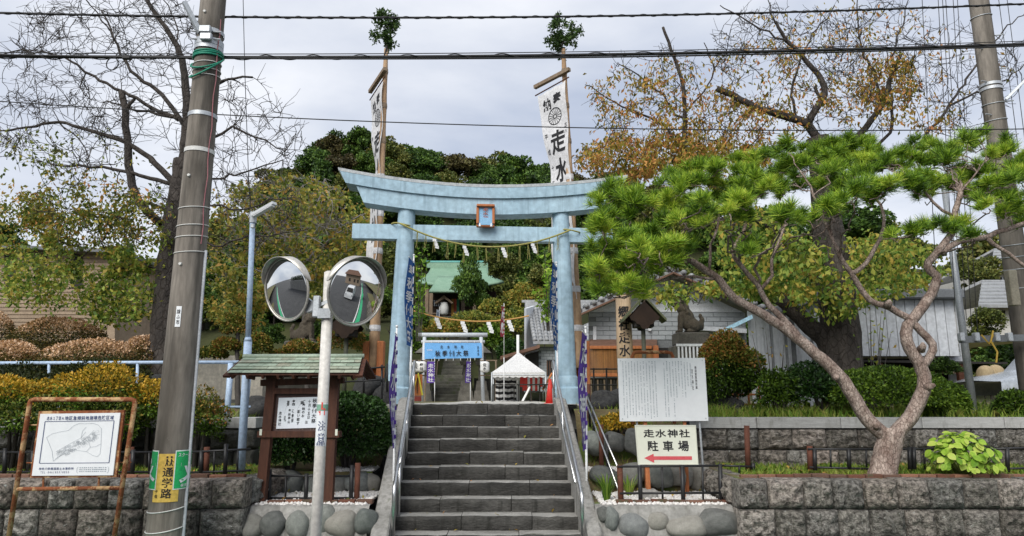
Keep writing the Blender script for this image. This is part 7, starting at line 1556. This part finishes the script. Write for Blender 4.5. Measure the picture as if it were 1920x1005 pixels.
# ------------------------------------------------------------------ the shrine hall on the slope
YH = 47.5; t = thing('shrine_hall', 'dark wooden shrine hall with a pale green copper roof on the slope', 'building', (P(835, 600, YH).x, YH, 6.8)); W = lambda px, py, dy=0: P(px, py, YH + dy)
zf = W(820, 600).z
def roof_sheet(rows, m, name, th=.15): b = MB(); b.grid(rows); o = b.build(name, m, t, True); md = o.modifiers.new('s', 'SOLIDIFY'); md.thickness = th; return o
rt_, rl_, rr_ = W(812, 503, 1.5), W(808, 503, 1.5), W(915, 503, 1.5); ev0, ev1 = W(781, 538, -2.6), W(945, 538, -2.6)
rows = []
for j in range(11):
    v = j / 10; z = rl_.z + (ev0.z - rl_.z) * (v ** .78); y = rl_.y + (ev0.y - rl_.y) * v; xa_, xb_ = rl_.x + (ev0.x - rl_.x) * v ** 1.6, rr_.x + (ev1.x - rr_.x) * v ** 1.6; rows.append([(xa_ + (xb_ - xa_) * i / 16, y, z + .25 * abs(i / 8 - 1) ** 3 * v) for i in range(17)])
roof_sheet(rows, M_GCOP, 'roof'); rows = [[(x, 2 * rl_.y - y, z) for x, y, z in r_] for r_ in rows]; roof_sheet(rows, M_GCOP, 'back_roof')
p0, p1 = W(816, 538, -2.6), W(868, 538, -2.6); rows = [[(p0.x + (p1.x - p0.x) * i / 10 + (i / 5 - 1) * .2 * v, p0.y - 1.6 * v, p0.z + .3 - .95 * (v ** .85 if v > 0 else v)) for i in range(11)] for v in np.linspace(-.4, 1, 8)]; roof_sheet(rows, M_GCOP, 'porch_roof')
b = MB(); b.beam(rl_ + up * .2 - Vector((.3, 0, 0)), rr_ + up * .2, .45, .4); b.build('ridge', M_GCOP, t); b = MB(); b.beam(rl_ + up * .45 - Vector((.6, 0, 0)), rr_ + up * .45, .5, .12); b.build('ridge_cap', mat('green_blue_ridge', (.12, .36, .34), (.16, .42, .38), scale=4), t)
x0_, x1_ = W(795, 560).x, W(930, 560).x; ztop = ev0.z - .05
b = MB(); b.slab([(x0_, YH - 1, zf - .2), (x1_, YH - 1, zf - .2), (x1_, YH - 1, ztop), (x0_, YH - 1, ztop)], (0, 4.5, 0)); b.build('wall', mat('shrine_dark_wood', '2a2019', '3a2d23', rough=.85, scale=4, stretch=(4, 4, .6)), t)
for px in (800, 808, 868, 890): q = W(px, 590, -2.2); b = MB(); b.bbox((q.x, q.y, (zf + ztop) / 2), (.24, .24, ztop - zf), b=.02); b.build('column', M_OLDW, t)
b = MB(); b.slab([W(808, 563, -1.06), W(828, 563, -1.06), W(828, 574, -1.06), W(808, 574, -1.06)], (0, .03, 0)); wi = b.build('window', mat('pale_window', (.42, .47, .53), (.5, .55, .6), rough=.3, scale=4), t)
for px in (812, 816, 820, 824): b = MB(); b.box(W(px, 568.5, -1.1), (.05, .03, .42)); b.build('window_bar', M_DARKV, wi)
b = MB(); q0, q1 = W(785, 598, -2.6), W(950, 598, -2.6); b.tube([q0, q1], .05, 6); b.tube([q0 + up * .35, q1 + up * .35], .05, 6); b.build('veranda_rail', M_OLDW, t)
b = MB(); b.bbox(((x0_ + x1_) / 2, YH - 1, zf - .6), (x1_ - x0_ + 2, 6, .8), b=.03); b.build('platform', M_STAIR2, t)
q = W(833, 576, -3.4); k = thing('hanging_lantern', 'white lantern under a small roof in front of the shrine hall', 'lantern', q); b = MB(); b.lathe([(.16, -.5), (.26, -.42), (.28, 0), (.2, .3)], 14, q); b.build('paper_body', M_LANT, k, 'all'); b = MB(); b.slab([q + Vector((-.6, -.3, .25)), q + Vector((0, -.3, .75)), q + Vector((.6, -.3, .25)), q + Vector((.5, -.3, .2)), q + Vector((0, -.3, .55)), q + Vector((-.5, -.3, .2))], (0, .6, 0)); o = b.build('roof', M_OLDW, k); fix_normals(o.data); b = MB(); b.tube([q - up * .5, (q.x, q.y, zf - .4)], .07, 6); b.build('post', M_OLDW, k)
for i, (px, c_) in enumerate(((849, 'a57a35'), (853.5, 'a0442c'), (858.5, '2f6a4a'))):
    a = W(px, 566, -2.8); k = thing('cloth_streamer', ['ochre', 'red', 'green'][i] + ' cloth streamer hanging at the shrine hall front', 'streamer', a); b = MB(); b.grid([[a + Vector((dx, .04 * math.sin(j), -2.1 * j / 8 + .2)) for dx in (-.09, .09)] for j in range(9)]); b.build('cloth', mat('streamer_' + c_, c_, c_, scale=5), k, 'all')

# ------------------------------------------------------------------ far left: brick building behind the trees; far right: houses
YF = 19.0; t = thing('brick_building', 'tan brick building with dark windows half hidden behind the left trees', 'building', (P(120, 620, YF).x, YF, GZ)); W = lambda px, py, dy=0: P(px, py, YF + dy)
M_TAN = mat('tan_tile_wall', '8c7a68', 'a08e7a', rough=.85, scale=4, objvar=.08); b = MB(); b.slab([W(-140, 640), W(215, 640), W(215, 470), W(-140, 455)], (0, 5, 0)); b.build('wall', M_TAN, t)
zz_ = [W(100, y).z for y in np.arange(468, 640, 7)]
for i, z in enumerate(zz_): b = MB(); q0, q1 = W(-130, 500), W(213, 500); b.box(((q0.x + q1.x) / 2, YF - .012, z), (q1.x - q0.x, .02, .075)); b.build('brick_course', M_TAN, t)
for px in (20, 78, 145): b = MB(); b.slab([W(px - 12, 540, -.03), W(px + 10, 540, -.03), W(px + 10, 478, -.03), W(px - 12, 474, -.03)], (0, .02, 0)); b.build('window', M_DARKV, t)
b = MB(); b.slab([W(-140, 452, -.4), W(225, 468, -.4), W(225, 474, -.4), W(-140, 458, -.4)], (0, 6, 0)); b.build('roof_edge', M_METALG, t)
t = thing('cream_wall', 'low cream garden wall behind the blue guard rail', 'wall', (P(410, 740, 14.6).x, 14.6, GZ)); b = MB(); b.slab([P(330, 752, 14.6), P(492, 752, 14.6), P(492, 668, 14.6), P(330, 664, 14.6)], (0, .2, 0)); b.build('panel', mat('cream_plaster', (.66, .61, .52), (.72, .67, .58), rough=.9, scale=2, streak=(.55, .5, .43)), t); b = MB(); b.slab([P(330, 756, 14.5), P(494, 756, 14.5), P(494, 749, 14.5), P(330, 749, 14.5)], (0, .35, 0)); b.build('footing', M_CONC, t)
def house(label, px0, px1, pyb, pye, pyr, Y, mw, mr, wins):
    c = P((px0 + px1) / 2, pyb, Y); t = thing('house', label, 'house', (c.x, Y, c.z), 0, 'houses on the right hillside'); W = lambda px, py, dy=0: P(px, py, Y + dy); a, e = W(px0, pye), W(px1, pye); b = MB(); b.slab([W(px0, pyb), W(px1, pyb), e, a], (0, 5, 0)); b.build('wall', mw, t)
    r0, r1 = W(px0 + 4, pyr, 2.5), W(px1 - 4, pyr, 2.5)
    for sg in (0, 1):
        y = -.5 if sg == 0 else 5.5; b = MB(); b.slab([r0, r1, Vector((e.x + .4, Y + y, e.z - .1)), Vector((a.x - .4, Y + y, a.z - .1))], (0, 0, .12)); rf = b.build('roof', mr, t)
    for k in range(7): f = (k + .5) / 7; b = MB(); b.beam(Vector((a.x - .4, Y - .5, a.z + .04)).lerp(r0 + up * .14, f), Vector((e.x + .4, Y - .5, e.z + .04)).lerp(r1 + up * .14, f), .06, .05); b.build('tile_course', mr, t)
    for (x0, x1, y0, y1) in wins: b = MB(); b.slab([W(x0, y1, -.04), W(x1, y1, -.04), W(x1, y0, -.04), W(x0, y0, -.04)], (0, .02, 0)); w_ = b.build('window', M_DARKV, t); b = MB(); q = W((x0 + x1) / 2, (y0 + y1) / 2, -.06); b.box(q, (.05, .03, abs(W(x0, y0).z - W(x0, y1).z))); b.build('frame', M_METALW, w_)
MH = mat('house_render_wall', (.42, .41, .38), (.5, .49, .46), rough=.85, scale=3)
house('house with a grey tiled roof right of the grey lamp post', 1838, 1935, 640, 575, 530, 26, MH, M_TILE, [(1846, 1862, 582, 606), (1870, 1885, 582, 606), (1900, 1915, 582, 606)]); house('upper house with a white balcony on the right hillside', 1860, 1990, 570, 510, 470, 34, MH, M_TILE, [(1872, 1890, 520, 540), (1898, 1912, 520, 540)])
t = thing('pipe_rack', 'grey steel beam with clamps between lamp post and right pole', 'beam', P(1860, 640, 10.6)); b = MB(); b.beam(P(1800, 637, 10.6), P(1960, 632, 10.6), .08, .10); b.build('beam', M_METALG, t)
for px in (1802, 1830, 1868, 1892): b = MB(); b.bbox(P(px, 632, 10.55), (.07, .1, .13), b=.01); b.build('clamp', M_GALV, t)
b = MB(); b.tube([P(1862, 620, 10.5), P(1858, 640, 10.5), P(1870, 660, 10.5), P(1868, 680, 10.5)], .014, 5); b.tube([P(1840, 628, 10.5), P(1855, 645, 10.5), P(1862, 628, 10.5)], .014, 5); b.build('yellow_cord', mat('yellow_cord', 'a88a35', 'b89a45', scale=8), t)
# parked car and cement sacks, far right
c = P(1940, 748, 14.5); t = thing('parked_car', 'silver car half hidden by grass at the right edge', 'car', (c.x, 14.5, 1.74)); M_CAR = mat('silver_car_paint', (.50, .53, .56), (.54, .57, .6), rough=.25, metal=.5, scale=2); b = MB(); rows = []
for k in range(13):
    x = -2.1 + 4.2 * k / 12; hb = [.52, .62, .68, .72, .76, .78, .80, .80, .80, .79, .76, .70, .58][k]; hr = [.52, .62, .68, .76, 1.1, 1.3, 1.38, 1.4, 1.38, 1.3, 1.12, .80, .58][k]; rows.append([(c.x + .9 + x, 14.5 + y, 1.74 + z) for y, z in ((-.78, .25), (-.80, .5), (-.78, hb), (-.6, hr), (0, hr + .03), (.6, hr), (.78, hb), (.8, .5), (.78, .25))])
b.grid(rows); o = b.build('body', M_CAR, t, 'all')
for dx in (-1.35, 1.3):
    b = MB(); b.tube([(c.x + .9 + dx, 13.66, 2.05), (c.x + .9 + dx, 13.88, 2.05)], .31, 20); w_ = b.build('wheel', M_BLACKM, t, True); b = MB(); b.tube([(c.x + .9 + dx, 13.65, 2.05), (c.x + .9 + dx, 13.67, 2.05)], .19, 16); b.build('rim', M_GALV, w_)
b = MB(); b.slab([(c.x + .2, 13.78, 2.56), (c.x + 1.8, 13.78, 2.56), (c.x + 1.6, 13.92, 2.98), (c.x + .6, 13.92, 2.98)], (0, .01, 0)); b.build('side_window', M_DARKV, t)
for i, (px, lab) in enumerate(((1848, 'beige cement sack behind the parked car, left one'), (1868, 'beige cement sack behind the parked car, right one'))):
    q = P(px, 706, 15.6); o = link('cement_sack', boulder_mesh(80 + i, m=mat('beige_sack', 'a08e70', 'b3a180', rough=.9, scale=4, bump=.4), rough=.1)); o.location = q; s = ppm(px, 706, 15.6); o.scale = (14 / s, 14 / s, 20 / s); tag(o, lab, 'sack')

# ------------------------------------------------------------------ across the road and down the street: seen in the traffic mirrors
c = Vector((9.5, 4.6, 0)); t = thing('parked_van', 'white van on the road, seen in the right traffic mirror', 'van', c); M_VAN = mat('white_van_paint', (.68, .69, .70), (.72, .73, .74), rough=.3, scale=2); b = MB(); rows = []
for x, hb, hr in ((-1.7, .55, .6), (-1.65, .85, 1.0), (-1.3, 1.05, 1.65), (-.9, 1.08, 1.8), (0, 1.1, 1.85), (1.2, 1.1, 1.83), (1.65, 1.05, 1.6), (1.7, .5, .6)): rows.append([c + Vector((x, y, z)) for y, z in ((-.72, .22), (-.74, .6), (-.72, hb), (-.6, hr), (.6, hr), (.72, hb), (.74, .6), (.72, .22))])
b.grid(rows); k = len(rows); b.f.append(tuple(range(8))); b.f.append(tuple((k - 1) * 8 + i for i in reversed(range(8)))); b.build('body', M_VAN, t, True)
b = MB(); b.slab([c + Vector((-1.62, -.58, 1.08)), c + Vector((-1.62, .58, 1.08)), c + Vector((-1.33, .5, 1.62)), c + Vector((-1.33, -.5, 1.62))], (-.03, 0, .01)); b.build('windscreen', M_DARKV, t)
for y in (-.55, .55): b = MB(); b.bbox(c + Vector((-1.7, y, .72)), (.06, .2, .14), b=.02); b.build('headlight', M_GALV, t)
for dx in (-1.15, 1.15):
    for y in (-.68, .68): b = MB(); b.tube([c + Vector((dx, y - .08, .3)), c + Vector((dx, y + .08, .3))], .29, 18); b.build('wheel', M_BLACKM, t, True)
t = thing('roadside_wall', 'grey concrete wall across the road, seen in the left traffic mirror', 'wall', (-14, -1.5, 0)); b = MB(); b.bbox((-16, -1.5, 1.1), (22, .25, 2.2), b=.03); b.build('wall_body', M_CONC, t); b = MB(); b.bbox((-16, -1.5, 2.25), (22, .34, .1), b=.02); b.build('wall_cap', M_COPE, t)
t = thing('house', 'brown-roofed house down the street, seen in the right traffic mirror', 'house', (34, 4, 0)); b = MB(); b.bbox((36, 1, 2.2), (7, 9, 4.4), b=.02); b.build('wall', M_TAN, t); b = MB(); b.slab([(31.5, -4.2, 4.3), (31.5, 6.2, 4.3), (33, 4, 6.6), (33, -2, 6.6)], (8, 0, 0)); o = b.build('roof', M_BROWNT, t); fix_normals(o.data)
for y in (-1.5, 1.5, 3.6): b = MB(); b.slab([(32.46, y, 1.2), (32.46, y + 1, 1.2), (32.46, y + 1, 2.6), (32.46, y, 2.6)], (-.03, 0, 0)); b.build('window', M_DARKV, t)
t = thing('roadside_hedge', 'dark hedge beyond the wall, seen in the left traffic mirror', 'hedge', (-16, -3, 0)); r = np.random.default_rng(8); n = 6000; leaves('foliage', np.stack([r.uniform(-28, -4, n), r.uniform(-3.6, -2, n), r.uniform(.2, 3.4, n)], 1), .3, M_BUSH, t, r)
b = MB(); b.bbox((-16, -2.8, 1.4), (23, .8, 2.6), b=.1); b.build('inner_twigs', M_TWIGD, t)
t = thing('green_barrier', 'green roadside barrier panel, seen in the right traffic mirror', 'barrier', (11.5, 7.4, 0)); b = MB(); b.bbox((11.6, 7.45, .45), (1.6, .06, .6), b=.02); b.build('panel', M_GREENS, t)
for x in (10.9, 12.3): b = MB(); b.tube([(x, 7.5, 0), (x, 7.5, .8)], .03, 8); b.build('post', M_GALV, t)
# ================================================================== the wooded hillside
def crown_mesh(seed, n=6600, leaf=.26, lobes=20):
    """uneven crown: big and small leaf clumps scattered through a lopsided volume, gaps between them"""
    r = np.random.default_rng(seed); V = []; O = []; sq = r.uniform(.75, 1.2, 3) * [1, 1, .9]; s = r.uniform(.14, .46, lobes) ; w_ = s ** 2 / (s ** 2).sum()
    for k in range(lobes):
        c = unit(r.normal(size=3)) * r.uniform(.25, 1.0) ** .6 * (1.02 - s[k]) * sq; c[2] += .1 * (1 - abs(c[0])); m = int(n * w_[k]); e = unit(r.normal(size=(m, 3))); e[:, 2] = np.where(e[:, 2] < -.5, -e[:, 2], e[:, 2]); st = r.uniform(.7, 1.3, 3) * [1, 1, .75]
        V.append(c + e * s[k] * (1 + .22 * vnoise(e, 4, seed + k) - .4 * r.uniform(0, 1, m) ** 2)[:, None] * st); O.append(e)
    p = np.concatenate(V); o = np.concatenate(O); return leaf_quads(p, leaf / 3.0, r, out=o + np.array([0, -.1, .35]), aspect=.75, jit=.5, face=1.1)
CRV = [crown_mesh(200 + i) for i in range(8)]; CROWN = {}
for i, v in enumerate(CRV):
    for j, m in enumerate(M_HTREE): me = fast_mesh('crown', v, 4); me.materials.append(m); CROWN[(i, j)] = me
b = MB(); b.tube([(0, 0, -1.0), (.03, 0, .3), (0, .03, .62), (.02, 0, .95)], [.05, .04, .03, .015], 7)
for a in range(5): b.tube([(0, 0, .5 + a * .07), (.2 * math.cos(a * 1.3), .2 * math.sin(a * 1.3), .72 + a * .06)], [.02, .008], 5)
TRK = b.mesh('trunk', 'all'); TRK.materials.append(M_BARK)
rf_ = random.Random(17); NT = [0]; rl_ = random.Random(18)
def htree(x, y, R_, kind, label=None, group='trees on the wooded hillside', squash=.95, lift=.6, z=None):
    q_ = random.Random(int(x * 977 + y * 131)); z0 = hill_h(x, y) if z is None else z; t = thing('hill_tree', label or 'HILL', 'tree', (x, y, z0), q_.uniform(0, 6.28), group)
    o = link('crown', CROWN[(q_.randrange(8), kind)], None, t); o['kind'] = 'stuff'; o.scale = (R_ * q_.uniform(.95, 1.2), R_ * q_.uniform(.95, 1.2), R_ * squash * q_.uniform(.9, 1.15)); o.location = (0, 0, R_ * lift); o.rotation_euler = (q_.uniform(-.15, .15), q_.uniform(-.15, .15), 0)
    k = link('trunk', TRK, None, t); k.scale = (R_ * .9, R_ * .9, R_ * 1.2); k.location = (0, 0, R_ * .1); NT[0] += 1; return t
LAB = {0: 'dark', 1: 'green', 2: 'olive', 3: 'brownish'}
HIDE = {8,15,20,26,33,36,37,50,53,54,55,57,60,64,68,69,72,74,75,79,87,88,93,94,97,98,106,107,111,112,113,114,119,124,130,132,134,136,140,141,142,143,144,145,147,148,149,152,154,155,158,161,164,167,168,169,170,172,176,180,181,182,183,184,185,186,187,188,189,190,191,192,193,194,195,196,197,198,200,202,203,204,205,206,207,208,209,213,214,216,217,220,224,225,226,227,228,229,230,231,232,233,234}      # wholly hidden behind other trees: left out
def where(x, y, R_):
    px = CX + F * x / (y * .98)
    a = next(t for lim, t in ((560, 'well left of the torii'), (690, 'left of the left banner pole'), (800, 'right of the left banner pole'), (900, 'midway between the banner poles'), (1030, 'left of the right banner pole'), (1180, 'right of the right banner pole'), (1400, 'behind the pine, left side'), (9999, 'behind the pine, right side')) if px < lim)
    return '%s %%s tree %s, %s' % ('small' if R_ < 2.0 else 'large' if R_ > 2.6 else 'medium', 'on the hill crest' if y > 60 else 'high on the hill' if y > 55 else 'halfway up the hill', a)
spots_ = []
def scatter(n, x0, x1, y0, y1, r0, r1, kinds, mind=.62, zoff=0, skip=None):
    k = 0; tries = 0
    while k < n and tries < n * 40:
        tries += 1; x, y = rf_.uniform(x0, x1), rf_.uniform(y0, y1); R_ = rf_.uniform(r0, r1)
        if skip and skip(x, y, R_): continue
        if any((x - a) ** 2 + (y - c) ** 2 < ((R_ + q) * mind) ** 2 for a, c, q in spots_): continue
        spots_.append((x, y, R_)); kd = rf_.choice(kinds); k += 1
        if len(spots_) - 1 in HIDE: continue
        htree(x, y, R_, kd, where(x, y, R_) % LAB[kd])['spot'] = len(spots_) - 1
hall_x = P(850, 560, 47).x
nohall = lambda x, y, R_: (hall_x - 4.5 - R_ * .5 < x < hall_x + 5 + R_ * .5) and 33 < y < 51
scatter(170, -27, 24, 51, 67, 1.6, 2.9, [0, 0, 0, 1, 1, 1, 2, 2, 3], .5)
scatter(50, -26, 22, 43, 55, 1.7, 2.8, [0, 0, 1, 1, 2], .5, skip=nohall)
scatter(14, hall_x - 9, hall_x + 12, 51.5, 55, 2.2, 3.0, [0, 0, 1], .42)
scatter(26, -60, -22, 38, 62, 2.6, 4.0, [0, 1, 1, 2], .6); scatter(30, 20, 60, 40, 64, 2.4, 3.8, [0, 1, 2, 2], .6)
# trees close around the hall and stairs, placed one by one
for px, py, Y, Rp, kd, lab in ((866, 470, 50, 40, 1, 'green tree rising behind the shrine roof ridge'), (792, 455, 50, 38, 1, 'green tree behind the left end of the shrine roof'), (940, 500, 43, 36, 2, 'olive tree right of the green shrine roof'), (985, 470, 46, 42, 1, 'green tree behind the tan rope, right of the stairs'), (1020, 520, 40, 34, 2, 'olive tree above the tiled annex roof'), (772, 545, 42, 24, 1, 'bright green tree at the left corner of the hall'), (735, 500, 40, 46, 2, 'olive tree behind the left torii pillar'), (690, 560, 36, 44, 1, 'green tree behind the left festival pole'), (640, 600, 33, 46, 2, 'olive tree behind the right traffic mirror'), (1085, 510, 34, 46, 0, 'dark tree behind the right festival pole'), (905, 570, 42, 24, 0, 'dark tree right of the shrine hall front'), (1150, 470, 38, 60, 1, 'green tree behind the lower pine pads'), (1250, 430, 40, 70, 2, 'olive tree behind the middle of the pine'), (1420, 460, 36, 70, 0, 'dark tree behind the thick cherry trunk'), (1710, 480, 30, 60, 2, 'yellowish tree behind the grey shed'), (1850, 620, 22, 40, 2, 'yellow-leaved tree left of the right-hand pole'), (1830, 520, 30, 50, 2, 'yellowish tree in front of the upper house'), (350, 560, 24, 56, 1, 'green tree behind the stained pole'), (440, 600, 24, 44, 2, 'olive tree behind the cloud-pruned garden tree'), (520, 560, 30, 60, 1, 'green tree behind the left traffic mirror'), (500, 630, 30, 34, 1, 'low green tree behind the cloud-pruned garden trees'), (585, 640, 32, 36, 0, 'low dark tree behind the left guardian lion'), (680, 645, 34, 34, 1, 'low green tree beside the left festival pole shoe'), (420, 520, 33, 50, 0, 'dark tree on the slope left of the blue lamp post'), (590, 480, 44, 60, 0, 'dark tree on the slope above the traffic mirrors'), (480, 450, 46, 56, 1, 'green tree on the slope behind the slanted lamp'), (150, 520, 36, 70, 0, 'dark tree beyond the tan brick building'), (-20, 460, 40, 70, 0, 'dark tree beyond the roof at the left edge'), (800, 640, 36.5, 20, 1, 'low green tree left of the far stairs'), (1600, 430, 40, 70, 1, 'green tree far behind the pine crown'), (1770, 690, 14.8, 34, 0, 'dark leafy shrub tree beside the grey lamp post'), (1840, 690, 17, 34, 1, 'leafy green tree behind the cement sacks')):
    c = P(px, py, Y); R_ = Rp / ppm(px, py, Y); zg = hill_h(c.x, Y) if Y > 33 else GZ; htree(c.x, Y, R_, kd, lab, lift=max(.3, (c.z - zg) / R_), z=zg)
for px, py, Y, Rp, kd, sq, lab in ((874, 528, 41, 30, 1, 1.9, 'tall green tree hiding the middle of the green shrine roof'), (893, 552, 41.8, 22, 0, 2.2, 'tall dark tree beside the one that hides the shrine roof')):
    c = P(px, py, Y); R_ = Rp / ppm(px, py, Y); zg = hill_h(c.x, Y); htree(c.x, Y, R_, kd, lab, lift=(c.z - zg) / R_, z=zg, squash=sq)
# shrubs on the slope behind the inner court
MS = [M_AZAL, M_OLIVE, M_BUSH]
for i, (px, py, Y, hw, hh, lab) in enumerate(((775, 600, 37, 26, 26, 'green slope shrub left of the tan rope'), (830, 622, 39, 40, 22, 'green slope shrub above the inner gate, left'), (890, 610, 39, 40, 26, 'yellowish slope shrub above the inner gate, right'), (925, 640, 36, 34, 32, 'green slope shrub behind the dark red pennant'), (965, 610, 37, 34, 30, 'yellowish slope shrub under the hanging paper streamers'), (985, 560, 40, 34, 26, 'yellowish slope shrub on the upper bank'), (770, 650, 35.5, 30, 26, 'dark slope shrub left of the inner gate'), (930, 580, 41, 30, 16, 'yellow slope shrub near the hall'), (960, 660, 35, 26, 22, 'dark green slope shrub beside the tent'))):
    shrub('slope_shrub', lab, px, py, Y, hw, hh, 2600, .17, MS[i % 3] if i not in (2, 4, 5, 7) else M_OLIVE, 'shrub', 'shrubs on the slope behind the inner gate', .25, 3, None, shell=.5)
shoots('bamboo_sprig', 'light green bamboo sprig tied beside the annex roof', 'bamboo', 1028, 640, 24, 14, 1.2, 3.0, .5, M_HYD, .22, 16, P(1028, 620, 24).z); shoots('bamboo_sprig', 'light green bamboo leaves left of the shrine roof', 'bamboo', 786, 600, 27, 10, 2.0, 4.0, .35, M_HYD, .2, 18, P(786, 640, 27).z)

# trees that would share a label are told apart by their order along the hill
byl = {}
for o in list(COL.objects):
    if o.name.startswith('hill_tree') and 'spot' in o.keys(): byl.setdefault(o['label'], []).append(o); del o['spot']
for l, os_ in byl.items():
    if len(os_) > 1:
        os_.sort(key=lambda o: o.location.x / o.location.y); n = len(os_)
        for i, o in enumerate(os_): o['label'] = l + ', ' + ({2: ['left one', 'right one'], 3: ['left one', 'middle one', 'right one']}.get(n) or ['leftmost', 'second from left', 'third from left', 'fourth from left', 'fifth from left', 'sixth from left', 'seventh from left', 'eighth from left', 'ninth from left', 'tenth from left'])[i]
